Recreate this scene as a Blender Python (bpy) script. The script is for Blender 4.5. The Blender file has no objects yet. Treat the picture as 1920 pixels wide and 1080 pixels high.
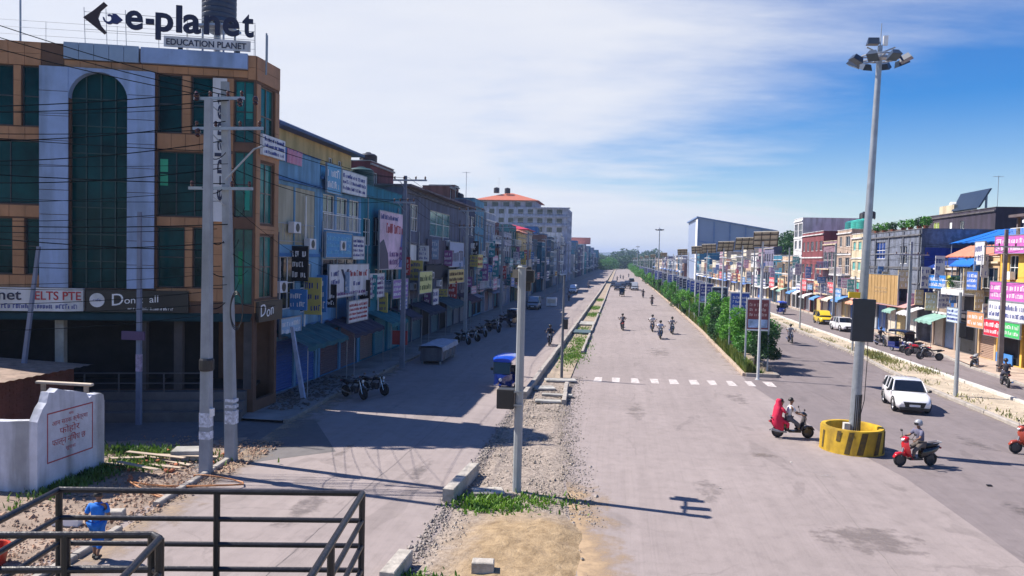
import bpy, bmesh, math, random
from mathutils import Vector, Matrix
R = random.Random(11)
SC = bpy.context.scene
COL = SC.collection
rad = math.radians
EYE = Vector((0, 0, 7.2))

# ------------------------------------------------------------------ camera, world, sun, exposure
def make_camera():
    yaw, pitch, roll = rad(8.13), rad(2.3), rad(1.4)
    f = Vector((-math.sin(yaw) * math.cos(pitch), math.cos(yaw) * math.cos(pitch), -math.sin(pitch)))
    r0 = Vector((math.cos(yaw), math.sin(yaw), 0)); u0 = r0.cross(f)
    r = r0 * math.cos(roll) + u0 * math.sin(roll); u = u0 * math.cos(roll) - r0 * math.sin(roll)
    cd = bpy.data.cameras.new('camera'); cd.sensor_width = 36; cd.lens = 36 * 1400 / 1920
    cd.clip_start = 0.1; cd.clip_end = 9000
    c = bpy.data.objects.new('camera', cd); COL.objects.link(c)
    m = Matrix((r, u, -f)).transposed().to_4x4(); m.translation = EYE
    c.matrix_world = m; SC.camera = c
make_camera()
SUN = Vector((-0.985, 0.165, 1.23)).normalized()          # direction towards the sun
elev = math.asin(SUN.z); azim = math.atan2(SUN.x, SUN.y)

def make_world():
    w = bpy.data.worlds.new('World'); SC.world = w; w.use_nodes = True
    nt = w.node_tree; nt.nodes.clear(); N = nt.nodes.new; L = nt.links.new
    out = N('ShaderNodeOutputWorld'); sky = N('ShaderNodeTexSky'); sky.sky_type = 'NISHITA'; sky.sun_disc = False
    sky.sun_elevation = elev; sky.sun_rotation = azim; sky.air_density = 1.0; sky.dust_density = 0.3; sky.ozone_density = 1.6; sky.altitude = 80
    bg = N('ShaderNodeBackground'); bg.inputs[1].default_value = 0.08
    hs = N('ShaderNodeHueSaturation'); hs.inputs['Saturation'].default_value = 1.8
    hs.inputs['Hue'].default_value = 0.515; L(sky.outputs[0], hs.inputs['Color']); L(hs.outputs[0], bg.inputs[0])
    bc = N('ShaderNodeBackground'); bc.inputs[1].default_value = 0.57
    tc = N('ShaderNodeTexCoord')
    sep = N('ShaderNodeSeparateXYZ'); L(tc.outputs['Generated'], sep.inputs[0])
    def math_(op, a, b=None, clamp=False, c=None):
        n = N('ShaderNodeMath'); n.operation = op; n.use_clamp = clamp
        for i, v in enumerate((a, b, c)):
            if v is None: continue
            if isinstance(v, (int, float)): n.inputs[i].default_value = v
            else: L(v, n.inputs[i])
        return n.outputs[0]
    zz = math_('ADD', math_('MAXIMUM', sep.outputs[2], 0.0), 0.16)
    px = math_('DIVIDE', sep.outputs[0], zz); py = math_('DIVIDE', sep.outputs[1], zz)
    cmb = N('ShaderNodeCombineXYZ'); L(px, cmb.inputs[0]); L(py, cmb.inputs[1])
    mp = N('ShaderNodeMapping'); L(cmb.outputs[0], mp.inputs[0]); mp.inputs['Rotation'].default_value = (0, 0, rad(-28)); mp.inputs['Scale'].default_value = (0.5, 0.85, 1)
    n1 = N('ShaderNodeTexNoise'); L(mp.outputs[0], n1.inputs['Vector']); n1.inputs['Scale'].default_value = 0.62; n1.inputs['Detail'].default_value = 6; n1.inputs['Roughness'].default_value = 0.5; n1.inputs['Distortion'].default_value = 0.7
    mp2 = N('ShaderNodeMapping'); L(cmb.outputs[0], mp2.inputs[0]); mp2.inputs['Rotation'].default_value = (0, 0, rad(-40)); mp2.inputs['Scale'].default_value = (1.2, 2.6, 1)
    n2 = N('ShaderNodeTexNoise'); L(mp2.outputs[0], n2.inputs['Vector']); n2.inputs['Scale'].default_value = 1.3; n2.inputs['Detail'].default_value = 6; n2.inputs['Roughness'].default_value = 0.62
    # the cloud bank lies over the left half of the sky and thins out towards the right
    hi = math_('MULTIPLY', math_('MAXIMUM', math_('SUBTRACT', sep.outputs[2], 0.30), 0.0), -3.2)      # clear blue overhead
    side = math_('ADD', math_('ADD', math_('ADD', math_('MULTIPLY', px, -0.02), math_('MULTIPLY_ADD', sep.outputs[0], -0.36, c=0.0)), math_('MINIMUM', math_('MULTIPLY', py, 0.12), 0.05)), hi)
    tot = math_('ADD', math_('ADD', math_('MULTIPLY', n1.outputs[0], 1.0), math_('MULTIPLY', n2.outputs[0], 0.17)), side)
    rmp = N('ShaderNodeValToRGB'); L(tot, rmp.inputs[0])
    rmp.color_ramp.interpolation = 'EASE'
    rmp.color_ramp.elements[0].position = 0.40; rmp.color_ramp.elements[0].color = (0.06,) * 3 + (1,)
    rmp.color_ramp.elements[1].position = 0.66; rmp.color_ramp.elements[1].color = (0.93,) * 3 + (1,)
    hz = math_('MULTIPLY', math_('POWER', math_('SUBTRACT', 1.0, math_('MAXIMUM', sep.outputs[2], 0.0), True), 11.0), 0.72)
    fac = math_('MAXIMUM', rmp.outputs[0], hz)
    cc = N('ShaderNodeValToRGB'); L(n2.outputs[0], cc.inputs[0])
    cc.color_ramp.elements[0].position = 0.25; cc.color_ramp.elements[0].color = (0.82, 0.85, 0.94, 1)
    cc.color_ramp.elements[1].position = 0.75; cc.color_ramp.elements[1].color = (0.92, 0.93, 0.97, 1)
    L(cc.outputs[0], bc.inputs[0])
    mix = N('ShaderNodeMixShader'); L(fac, mix.inputs[0]); L(bg.outputs[0], mix.inputs[1]); L(bc.outputs[0], mix.inputs[2]); L(mix.outputs[0], out.inputs[0])
make_world()
sl = bpy.data.lights.new('sun', 'SUN'); sl.energy = 5.0; sl.angle = rad(0.5); sl.color = (1.0, 0.93, 0.84)
so = bpy.data.objects.new('sun', sl); COL.objects.link(so); so.rotation_euler = SUN.to_track_quat('Z', 'Y').to_euler(); so.location = (0, 0, 60)
vs = SC.view_settings; vs.view_transform = 'Standard'; vs.look = 'None'; vs.gamma = 1; vs.use_curve_mapping = False; vs.exposure = 0.80

# ------------------------------------------------------------------ materials
MATS = {}
def _new(name):
    m = bpy.data.materials.new(name); m.use_nodes = True
    return m, m.node_tree, m.node_tree.nodes['Principled BSDF']
def surf(name, col, rough=0.75, metal=0.0, var=0.18, scale=1.2, streak=0.0, bump=0.0, bscale=30, spec=None, emit=None, stretch=None, col2=None):
    """procedural surface: base colour with soft blotches, optional vertical dirt streaks and fine relief"""
    if name in MATS: return MATS[name]
    m, nt, b = _new(name); N = nt.nodes.new; L = nt.links.new
    b.inputs['Roughness'].default_value = rough; b.inputs['Metallic'].default_value = metal
    if spec is not None: b.inputs['Specular IOR Level'].default_value = spec
    tc = N('ShaderNodeTexCoord'); mp = N('ShaderNodeMapping'); L(tc.outputs['Object'], mp.inputs[0])
    if stretch: mp.inputs['Scale'].default_value = stretch
    n = N('ShaderNodeTexNoise'); n.inputs['Scale'].default_value = scale; n.inputs['Detail'].default_value = 7; n.inputs['Roughness'].default_value = 0.65
    L(mp.outputs[0], n.inputs['Vector'])
    r = N('ShaderNodeValToRGB'); L(n.outputs[0], r.inputs[0])
    c2 = col2 or tuple(c * (1 - var) for c in col); c1 = tuple(min(1, c * (1 + var)) for c in col)
    r.color_ramp.elements[0].position = 0.32; r.color_ramp.elements[0].color = (*c2, 1)
    r.color_ramp.elements[1].position = 0.68; r.color_ramp.elements[1].color = (*c1, 1)
    last = r.outputs[0]
    if streak:
        m2 = N('ShaderNodeMapping'); L(tc.outputs['Object'], m2.inputs[0]); m2.inputs['Scale'].default_value = (0.9, 0.9, 0.13)
        n2 = N('ShaderNodeTexNoise'); n2.inputs['Scale'].default_value = 1.6; n2.inputs['Detail'].default_value = 5; L(m2.outputs[0], n2.inputs['Vector'])
        r2 = N('ShaderNodeValToRGB'); L(n2.outputs[0], r2.inputs[0]); k = 1 - streak
        r2.color_ramp.elements[0].position = 0.38; r2.color_ramp.elements[0].color = (k, k, k * 0.95, 1)
        r2.color_ramp.elements[1].position = 0.56; r2.color_ramp.elements[1].color = (1, 1, 1, 1)
        mx = N('ShaderNodeMix'); mx.data_type = 'RGBA'; mx.blend_type = 'MULTIPLY'; mx.inputs['Factor'].default_value = 1
        L(last, mx.inputs['A']); L(r2.outputs[0], mx.inputs['B']); last = mx.outputs['Result']
    L(last, b.inputs['Base Color'])
    if bump:
        n3 = N('ShaderNodeTexNoise'); n3.inputs['Scale'].default_value = bscale; n3.inputs['Detail'].default_value = 4; L(tc.outputs['Object'], n3.inputs['Vector'])
        bp = N('ShaderNodeBump'); bp.inputs['Strength'].default_value = bump; bp.inputs['Distance'].default_value = 0.02
        L(n3.outputs[0], bp.inputs['Height']); L(bp.outputs[0], b.inputs['Normal'])
    MATS[name] = m
    return m
def wall(col, dirt=0.32):
    return surf('wall_%d_%d_%d' % tuple(int(c * 100) for c in col), col, 0.88, var=0.14, scale=0.7, streak=dirt, bump=0.25, bscale=14)
def paint(col, rough=0.45):
    return surf('paint_%d_%d_%d_%d' % (*[int(c * 100) for c in col], int(rough * 10)), col, rough, var=0.10, scale=2.5)
def metal(col, rough=0.4):
    return surf('metal_%d_%d_%d' % tuple(int(c * 100) for c in col), col, rough, metal=0.6, var=0.15, scale=4, streak=0.15)
def gloss(name, col, rough=0.12, coat=0.6):
    if name in MATS: return MATS[name]
    m = surf(name, col, rough, var=0.04, scale=3); m.node_tree.nodes['Principled BSDF'].inputs['Coat Weight'].default_value = coat
    return m
def glass(name, col, rough=0.06, spec=0.6):
    return surf(name, col, rough, var=0.75, scale=0.35, spec=spec)  # strong blotches in the colour stand for curtains and reflections
GLASS = glass('window_glass', (0.015, 0.025, 0.035)); GREEN = glass('green_glass', (0.002, 0.040, 0.045), 0.12, 0.12); GREENL = glass('light_green_glass', (0.008, 0.12, 0.11), 0.1, 0.35)
DARK = surf('dark_interior', (0.012, 0.012, 0.015), 0.9, var=0.5, scale=1.5)  # near-black colour stands in for the shade of shop interiors
RUBBER = surf('rubber', (0.014, 0.014, 0.015), 0.8, var=0.3, scale=8)
BLACKP = surf('black_plastic', (0.018, 0.018, 0.02), 0.42, var=0.2, scale=6)
STEEL = surf('galvanised_steel', (0.34, 0.37, 0.42), 0.42, metal=0.5, var=0.16, scale=3, streak=0.2)
CHROME = surf('bright_metal', (0.6, 0.6, 0.62), 0.2, metal=1.0, var=0.1, scale=9)
CONC = surf('concrete', (0.36, 0.35, 0.33), 0.9, var=0.25, scale=1.6, streak=0.25, bump=0.5, bscale=22)
CONCL = surf('pale_concrete', (0.52, 0.50, 0.46), 0.9, var=0.22, scale=2.2, bump=0.5, bscale=22)
WHITE = surf('white_paint', (0.78, 0.78, 0.79), 0.6, var=0.06, scale=1.5, streak=0.15)
SIGNW = surf('white_sign_face', (0.66, 0.66, 0.70), 0.45, var=0.08, scale=1.5, streak=0.2)

# ------------------------------------------------------------------ mesh building
class FR:
    """a facade frame: s runs to the viewer's right, d outwards, z up"""
    def __init__(s, o, e):
        s.o = Vector((o[0], o[1], 0)); s.e = Vector((e[0], e[1], 0)).normalized(); s.n = s.e.cross(Vector((0, 0, 1)))
    def P(s, a, d, z): return s.o + s.e * a + s.n * d + Vector((0, 0, z))
WF = FR((0, 0), (1, 0))
class MB:
    def __init__(s): s.v = []; s.f = []; s.m = []
    def poly(s, pts, mi=0):
        k = len(s.v); s.v += [tuple(p) for p in pts]; s.f.append(tuple(range(k, k + len(pts)))); s.m.append(mi); return s
    def hexa(s, p, mi=0):
        k = len(s.v); s.v += [tuple(q) for q in p]
        for f in ((0, 3, 2, 1), (4, 5, 6, 7), (0, 1, 5, 4), (1, 2, 6, 5), (2, 3, 7, 6), (3, 0, 4, 7)):
            s.f.append(tuple(k + i for i in f)); s.m.append(mi)
        return s
    def box(s, x0, x1, y0, y1, z0, z1, mi=0):
        return s.hexa([(x0, y0, z0), (x1, y0, z0), (x1, y1, z0), (x0, y1, z0), (x0, y0, z1), (x1, y0, z1), (x1, y1, z1), (x0, y1, z1)], mi)
    def fbox(s, fr, a0, a1, d0, d1, z0, z1, mi=0):
        P = fr.P
        return s.hexa([P(a0, d1, z0), P(a1, d1, z0), P(a1, d0, z0), P(a0, d0, z0), P(a0, d1, z1), P(a1, d1, z1), P(a1, d0, z1), P(a0, d0, z1)], mi)
    def bevbox(s, x0, x1, y0, y1, z0, z1, b=0.03, mi=0):
        rings = []
        for z, k in ((z0, b), (z0 + b, 0), (z1 - b, 0), (z1, b)):
            rings.append([(x0 + k, y0 + k, z), (x1 - k, y0 + k, z), (x1 - k, y1 - k, z), (x0 + k, y1 - k, z)])
        return s.loft(rings, mi=mi)
    def loft(s, rings, cap=True, mi=0, closed=True):
        k = len(s.v); n = len(rings[0])
        for r in rings: s.v += [tuple(p) for p in r]
        for i in range(len(rings) - 1):
            for j in range(n if closed else n - 1):
                a = k + i * n + j; b = k + i * n + (j + 1) % n
                s.f.append((a, b, b + n, a + n)); s.m.append(mi)
        if cap:
            s.f.append(tuple(k + j for j in range(n))[::-1]); s.m.append(mi)
            e = k + (len(rings) - 1) * n
            s.f.append(tuple(e + j for j in range(n))); s.m.append(mi)
        return s
    def tube(s, pts, r, n=8, mi=0, cap=True):
        pts = [Vector(p) for p in pts]; rings = []
        rr = r if isinstance(r, (list, tuple)) else [r] * len(pts)
        ref = None
        for i, p in enumerate(pts):
            t = (pts[min(i + 1, len(pts) - 1)] - pts[max(i - 1, 0)]).normalized()
            if ref is None: ref = Vector((0, 0, 1)) if abs(t.z) < 0.9 else Vector((1, 0, 0))
            x = (ref - t * ref.dot(t)).normalized(); y = t.cross(x); ref = x
            rings.append([p + (x * math.cos(2 * math.pi * j / n) + y * math.sin(2 * math.pi * j / n)) * rr[i] for j in range(n)])
        return s.loft(rings, cap, mi)
    def lathe(s, prof, c=(0, 0, 0), axis='z', n=16, mi=0, cap=True):
        rings = []
        for r, h in prof:
            ring = []
            for j in range(n):
                a = 2 * math.pi * j / n; x, y = r * math.cos(a), r * math.sin(a)
                q = (x, y, h) if axis == 'z' else ((x, h, y) if axis == 'y' else (h, x, y))
                ring.append((q[0] + c[0], q[1] + c[1], q[2] + c[2]))
            rings.append(ring)
        return s.loft(rings, cap, mi)
    def blob(s, st, n=12, e=2.6, mi=0):
        """rounded body along x: stations (x, zc, half width, half height)"""
        rings = []
        for x, zc, w, h in st:
            ring = []
            for j in range(n):
                a = 2 * math.pi * (j + .5) / n; ca, sa = math.cos(a), math.sin(a)
                ring.append((x, math.copysign(abs(ca) ** (2 / e), ca) * w, zc + math.copysign(abs(sa) ** (2 / e), sa) * h))
            rings.append(ring)
        return s.loft(rings, True, mi)
    def build(s, name, mats, parent=None, org=(0, 0, 0), smooth=False, props=None):
        me = bpy.data.meshes.new(name); o = Vector(org)
        me.from_pydata([tuple(Vector(p) - o) for p in s.v], [], s.f)
        for m in (mats if isinstance(mats, (list, tuple)) else [mats]): me.materials.append(m)
        if any(s.m): me.polygons.foreach_set('material_index', s.m)
        bm = bmesh.new(); bm.from_mesh(me); bmesh.ops.recalc_face_normals(bm, faces=bm.faces); bm.to_mesh(me); bm.free()
        if smooth:
            me.polygons.foreach_set('use_smooth', [True] * len(me.polygons))
            if smooth is not True: me.set_sharp_from_angle(angle=rad(smooth))
        return link(name, me, parent, org)
def link(name, me, parent=None, org=(0, 0, 0)):
    ob = bpy.data.objects.new(name, me); COL.objects.link(ob)
    if parent is not None: ob.parent = parent
    else: ob.location = org
    return ob
def tag(o, label, cat, group=None, kind=None):
    if label: o['label'] = label
    if cat: o['category'] = cat
    if group: o['group'] = group
    if kind: o['kind'] = kind
    return o
def struct(o): o['kind'] = 'structure'; return o
def thing(name, label, cat, loc=(0, 0, 0), rz=0, group=None):
    o = bpy.data.objects.new(name, None); COL.objects.link(o); o.empty_display_size = 0.2
    o.location = loc; o.rotation_euler = (0, 0, rz)
    return tag(o, label, cat, group)
def dup(root, loc, rz, label=None, swap=None, scale=None):
    def cp(o, par):
        c = o.copy(); COL.objects.link(c)
        if par is not None: c.parent = par
        if swap and o.type == 'MESH':
            for i, sl_ in enumerate(c.material_slots):
                nm_ = sl_.material.name if sl_.material else ''
                if nm_ in swap: sl_.link = 'OBJECT'; sl_.material = swap[nm_]
        for k in list(o.children): cp(k, c)
        return c
    r = cp(root, None); r.location = loc; r.rotation_euler = (0, 0, rz)
    if scale: r.scale = scale
    if label: r['label'] = label
    return r
# meshes that need evaluation (text, skinned bodies) are made in a scratch scene of their own
TMP = bpy.data.scenes.new('scratch')
def evaluated(ob):
    TMP.collection.objects.link(ob); vl = TMP.view_layers[0]; vl.update()
    me = bpy.data.meshes.new_from_object(ob.evaluated_get(vl.depsgraph)); TMP.collection.objects.unlink(ob); bpy.data.objects.remove(ob)
    return me
TXT = {}
def text_geo(body, bold=0.0, ex=0.02):
    k = (body, bold, ex)
    if k not in TXT:
        c = bpy.data.curves.new('t', 'FONT'); c.body = body; c.extrude = ex; c.offset = bold; c.resolution_u = 4
        me = evaluated(bpy.data.objects.new('t', c)); TXT[k] = ([v.co.copy() for v in me.vertices], [tuple(p.vertices) for p in me.polygons]); bpy.data.meshes.remove(me)
    return TXT[k]
def put_text(name, body, fr, s0, z0, size, m, parent, org, d=0.03, width=None, bold=0.0, ex=0.02, rot=0, slant=0.0):
    """flat lettering standing on facade frame fr, left end at s0, baseline z0"""
    V, F = text_geo(body, bold, ex); xs = [v.x for v in V]; w = max(xs) - min(xs); x0 = min(xs)
    kx = (width / w) if width else size
    mb = MB()
    for v in V:
        x, z = (v.x - x0) * kx, v.y * size; z += x * slant
        if rot: x, z = -z * 1.0, x
        mb.v.append(tuple(fr.P(s0 + x, d + v.z, z0 + z)))
    mb.f = list(F); mb.m = [0] * len(F)
    o = mb.build(name, m, parent, org)
    if len(body) > 1: o['kind'] = 'stuff'
    return o
def fake_lines(fr, a0, a1, z0, z1, rows, m, parent, org, d, rnd, name='lettering'):
    """print too small to read in the photograph: rows of short strokes"""
    mb = MB(); h = (z1 - z0) / rows
    for i in range(rows):
        x = a0; hh = h * (0.62 if i else 0.7)
        zb = z1 - (i + 1) * h + (h - hh) / 2
        while x < a1 - 0.05:
            w = rnd.uniform(0.25, 0.6) * hh
            if x + w > a1: break
            t = hh * rnd.uniform(0.75, 1)
            if rnd.random() < 0.5: mb.fbox(fr, x, x + w, d, d + .01, zb + t * .82, zb + t)
            mb.fbox(fr, x, x + w * .35, d, d + .01, zb, zb + t * .8)
            if rnd.random() < 0.6: mb.fbox(fr, x + w * .6, x + w * .9, d, d + .01, zb + t * .1, zb + t * .8)
            if rnd.random() < 0.5: mb.fbox(fr, x + w * .36, x + w * .59, d, d + .01, zb, zb + t * .2)
            x += w + (hh * .12 if rnd.random() < .8 else hh * .5)
    if mb.f:
        o = mb.build(name, m, parent, org); o['kind'] = 'stuff'; return o
# ------------------------------------------------------------------ ground, roads, dividers
def road_mat(name, col, var=0.10, lines=0.06, crack=0.17):
    m, nt, b = _new(name); N = nt.nodes.new; L = nt.links.new
    b.inputs['Roughness'].default_value = 0.86; b.inputs['Specular IOR Level'].default_value = 0.3
    tc = N('ShaderNodeTexCoord')
    def noise(scale, detail, st=(1, 1, 1), dist=0.0):
        mp = N('ShaderNodeMapping'); mp.inputs['Scale'].default_value = st; L(tc.outputs['Object'], mp.inputs[0])
        n = N('ShaderNodeTexNoise'); n.inputs['Scale'].default_value = scale; n.inputs['Detail'].default_value = detail; n.inputs['Distortion'].default_value = dist
        n.inputs['Roughness'].default_value = 0.6; L(mp.outputs[0], n.inputs['Vector']); return n.outputs[0]
    def ramp(v, p0, c0, p1, c1):
        r = N('ShaderNodeValToRGB'); L(v, r.inputs[0]); r.color_ramp.elements[0].position = p0; r.color_ramp.elements[1].position = p1
        r.color_ramp.elements[0].color = (c0, c0, c0, 1); r.color_ramp.elements[1].color = (c1, c1, c1, 1); return r.outputs[0]
    def mul(a, c):
        x = N('ShaderNodeMix'); x.data_type = 'RGBA'; x.blend_type = 'MULTIPLY'; x.inputs['Factor'].default_value = 1; L(a, x.inputs['A']); L(c, x.inputs['B']); return x.outputs['Result']
    base = N('ShaderNodeRGB'); base.outputs[0].default_value = (*col, 1); c = base.outputs[0]
    c = mul(c, ramp(noise(0.11, 6, dist=0.4), 0.3, 1 - var, 0.7, 1 + var))
    c = mul(c, ramp(noise(1.3, 8), 0.25, 1 - var * .9, 0.75, 1 + var * .6))
    c = mul(c, ramp(noise(1.0, 5, (1.6, 0.035, 1)), 0.35, 1 - lines, 0.62, 1.03))
    c = mul(c, ramp(noise(4.5, 3, (3.2, 0.05, 1)), 0.52, 1.0, 0.72, 1 - lines * 1.6))
    c = mul(c, ramp(noise(45, 3), 0.3, 0.86, 0.7, 1.1))
    c = mul(c, ramp(noise(0.5, 6, dist=1.2), 0.66, 1.0, 0.78, 0.78))          # old damp stains and patches
    c = mul(c, ramp(noise(2.6, 9, dist=.6), 0.30, 0.90, 0.5, 1.0))            # worn, pitted areas
    c = mul(c, ramp(noise(7.0, 2, (1, .55, 1)), 0.72, 1.0, 0.82, 0.78))       # oil drips and dark spots
    c = mul(c, ramp(noise(0.33, 2, (1, .3, 1), 2.2), 0.63, 1.0, 0.645, 0.87))  # asphalt patches with clear edges
    c = mul(c, ramp(noise(120, 2), 0.35, 0.84, 0.65, 1.12))
    # cracks
    wn = N('ShaderNodeTexNoise'); wn.inputs['Scale'].default_value = 0.9; wn.inputs['Detail'].default_value = 5; L(tc.outputs['Object'], wn.inputs['Vector'])
    add = N('ShaderNodeMix'); add.data_type = 'VECTOR'; add.inputs['Factor'].default_value = 0.55
    L(tc.outputs['Object'], add.inputs['A']); L(wn.outputs['Color'], add.inputs['B'])
    vo = N('ShaderNodeTexVoronoi'); vo.feature = 'DISTANCE_TO_EDGE'; vo.inputs['Scale'].default_value = 0.42; L(add.outputs['Result'], vo.inputs['Vector'])
    ck = ramp(vo.outputs['Distance'], 0.0, 1 - crack, 0.012, 1.0)
    msk = N('ShaderNodeMix'); msk.data_type = 'RGBA'; L(ramp(noise(0.16, 3), 0.48, 0.0, 0.6, 1.0), msk.inputs['Factor']); msk.inputs['A'].default_value = (1, 1, 1, 1); L(ck, msk.inputs['B'])
    c = mul(c, msk.outputs['Result'])
    L(c, b.inputs['Base Color'])
    bp = N('ShaderNodeBump'); bp.inputs['Strength'].default_value = 0.35; bp.inputs['Distance'].default_value = 0.01; L(noise(60, 3), bp.inputs['Height']); L(bp.outputs[0], b.inputs['Normal'])
    return m
ROADL = road_mat('worn_pale_asphalt', (0.292, 0.248, 0.238)); ROADD = road_mat('grey_asphalt', (0.205, 0.174, 0.174), lines=0.08)
ROADC = road_mat('side_street_asphalt', (0.15, 0.14, 0.14)); 
SOIL = surf('dusty_soil', (0.30, 0.24, 0.18), 0.95, var=0.3, scale=0.8, bump=0.9, bscale=9)
PAVE = surf('pavement', (0.25, 0.23, 0.22), 0.92, var=0.3, scale=0.7, bump=0.5, bscale=8)
PAVR = surf('red_sand_pavement', (0.42, 0.32, 0.25), 0.92, var=0.3, scale=0.7, bump=0.5, bscale=8)
def interp(pts, y):
    for (x0, y0), (x1, y1) in zip(pts, pts[1:]):
        if y <= y1: return x0 + (x1 - x0) * max(0, (y - y0)) / (y1 - y0)
    return pts[-1][0]
def strip(name, left, right, m, z, y0, y1, ny=40, nx=1, hf=None):
    """a sheet between two edge lines, cut finely enough for relief"""
    mb = MB(); ys = [y0 + (y1 - y0) * (i / ny) ** 1.6 for i in range(ny + 1)]; rows = []
    for y in ys:
        a, b = interp(left, y), interp(right, y)
        rows.append([(a + (b - a) * j / nx, y, z + (hf(a + (b - a) * j / nx, y, j / nx) if hf else 0)) for j in range(nx + 1)])
    for r in rows: mb.v += r
    n = nx + 1
    for i in range(ny):
        for j in range(nx): mb.f.append((i * n + j, i * n + j + 1, (i + 1) * n + j + 1, (i + 1) * n + j)); mb.m.append(0)
    o = mb.build(name, m); return struct(o)
# ground to the horizon
g = MB().poly([(-4000, -500, -0.06), (4000, -500, -0.06), (4000, 6000, -0.06), (-4000, 6000, -0.06)]).build('ground', surf('plain_earth', (0.16, 0.16, 0.10), 0.95, var=0.3, scale=0.02)); struct(g)
FAR = 640
DL = [(-4.75, 0), (-4.7, 22), (-4.72, 38), (-4.5, 80), (-4.2, 170), (-4.2, FAR)]
DR = [(0.3, 0), (-0.1, 13), (-0.45, 17), (-0.9, 21), (-1.5, 27), (-2.1, 32), (-2.5, 42), (-2.55, 60), (-2.35, 140), (-2.35, FAR)]
MLE = [(8.0, 49), (8.6, 80), (8.8, 130), (8.8, FAR)]; MRE = [(10.3, 49), (10.9, 80), (11.0, 130), (11.0, FAR)]
JO = [(10.0, -10), (10.05, 19.6), (10.1, 23.3), (9.9, 27.4), (9.1, 31.5), (8.46, 35.7), (8.45, 41.8), (7.9, 46), (8.0, 49.2), (8.62, 80), (8.82, 130), (8.82, FAR)]
RL = [(18.2, -10), (18.2, 48), (18.5, 55), (19.2, 63), (19.5, 95), (19.9, 140), (19.9, FAR)]; RR = [(21.9, -10), (21.8, 60), (21.9, 75), (22.1, 111), (22.3, FAR)]
KR = [(24.6, -10), (24.8, 45), (25.2, 52), (25.5, 59), (26.9, 68), (27.5, 80), (28.0, 104), (28.0, FAR)]
KL = [(-12.0, -10), (-12.1, 15), (-12.9, 23), (-13.6, 29), (-14.0, 37), (-13.9, 60), (-13.6, 120), (-13.2, FAR)]
LOFF = lambda P, d: [(x + d, y) for x, y in P]
strip('service_road', LOFF(KL, -1.0), LOFF(DL, 0.3), ROADL, 0.0, -10, FAR, 60)
strip('carriageway', LOFF(DR, -0.4), JO, ROADL, 0.004, -10, FAR, 60)
strip('far_carriageway', LOFF(JO, -0.5), LOFF(RL, 0.3), ROADD, 0.0, -10, FAR, 60)
strip('far_service_road', LOFF(RR, -0.3), LOFF(KR, 0.3), ROADD, 0.0, -10, FAR, 60)
cs = MB(); cf = FR((-16.2, 30.6), (0.956, 0.292))
cs.poly([cf.P(-60, 1.0, 0.004), cf.P(-60, 8.0, 0.004), cf.P(0.5, 8.3, 0.004), cf.P(4.5, 6.4, 0.004), cf.P(3.2, 1.0, 0.004)])
struct(cs.build('side_street', ROADC))
# dividers: rough ground with stones
from mathutils import noise as MN
def hn(x, y, t, amp=0.07):
    e = min(1, 5 * min(t, 1 - t)); return -0.045 + e * 0.085 + amp * e * MN.fractal(Vector((x * 0.7, y * 0.7, 1.3)), 1, 2, 5) + 0.03 * e * MN.noise(Vector((x * 3, y * 3, 0)))
def divider_mat():
    m, nt, b = _new('gravel_and_sand'); N = nt.nodes.new; L = nt.links.new; b.inputs['Roughness'].default_value = 0.95
    tc = N('ShaderNodeTexCoord')
    def noise(s, d, dist=0.0):
        n = N('ShaderNodeTexNoise'); n.inputs['Scale'].default_value = s; n.inputs['Detail'].default_value = d; n.inputs['Distortion'].default_value = dist; n.inputs['Roughness'].default_value = .62; L(tc.outputs['Object'], n.inputs['Vector']); return n.outputs[0]
    gr = N('ShaderNodeValToRGB'); L(noise(9, 8), gr.inputs[0]); gr.color_ramp.elements[0].position = .3; gr.color_ramp.elements[0].color = (.13, .10, .085, 1); gr.color_ramp.elements[1].position = .66; gr.color_ramp.elements[1].color = (.38, .32, .27, 1)
    sd = N('ShaderNodeValToRGB'); L(noise(3, 8, .6), sd.inputs[0]); sd.color_ramp.elements[0].position = .3; sd.color_ramp.elements[0].color = (.20, .135, .07, 1); sd.color_ramp.elements[1].position = .7; sd.color_ramp.elements[1].color = (.40, .29, .17, 1)
    sx = N('ShaderNodeSeparateXYZ'); L(tc.outputs['Object'], sx.inputs[0])
    # a sand heap was tipped at the near end of the strip
    mr = N('ShaderNodeMapRange'); L(sx.outputs[1], mr.inputs[0]); mr.inputs[1].default_value = 21.5; mr.inputs[2].default_value = 19.3
    mrx = N('ShaderNodeMapRange'); L(sx.outputs[0], mrx.inputs[0]); mrx.inputs[1].default_value = -4.6; mrx.inputs[2].default_value = -3.0
    a = N('ShaderNodeMath'); a.operation = 'MULTIPLY'; L(mr.outputs[0], a.inputs[0]); L(mrx.outputs[0], a.inputs[1])
    a2 = N('ShaderNodeMath'); a2.operation = 'MULTIPLY_ADD'; L(noise(1.6, 10), a2.inputs[0]); a2.inputs[1].default_value = 0.9; L(a.outputs[0], a2.inputs[2])
    rp = N('ShaderNodeMapRange'); L(a2.outputs[0], rp.inputs[0]); rp.inputs[1].default_value = 0.62; rp.inputs[2].default_value = 1.4
    mx = N('ShaderNodeMix'); mx.data_type = 'RGBA'; L(rp.outputs[0], mx.inputs['Factor']); L(gr.outputs[0], mx.inputs['A']); L(sd.outputs[0], mx.inputs['B']); L(mx.outputs['Result'], b.inputs['Base Color'])
    bp = N('ShaderNodeBump'); bp.inputs['Strength'].default_value = 0.9; bp.inputs['Distance'].default_value = .04; L(noise(14, 8), bp.inputs['Height']); L(bp.outputs[0], b.inputs['Normal'])
    return m
GRAV = divider_mat()
wob = lambda P, k: [(interp(P, y) + k * MN.noise(Vector((P[1][0], y * .9, 0))) * .35, y) for y in [i * .5 for i in range(0, 90)]]
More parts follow.
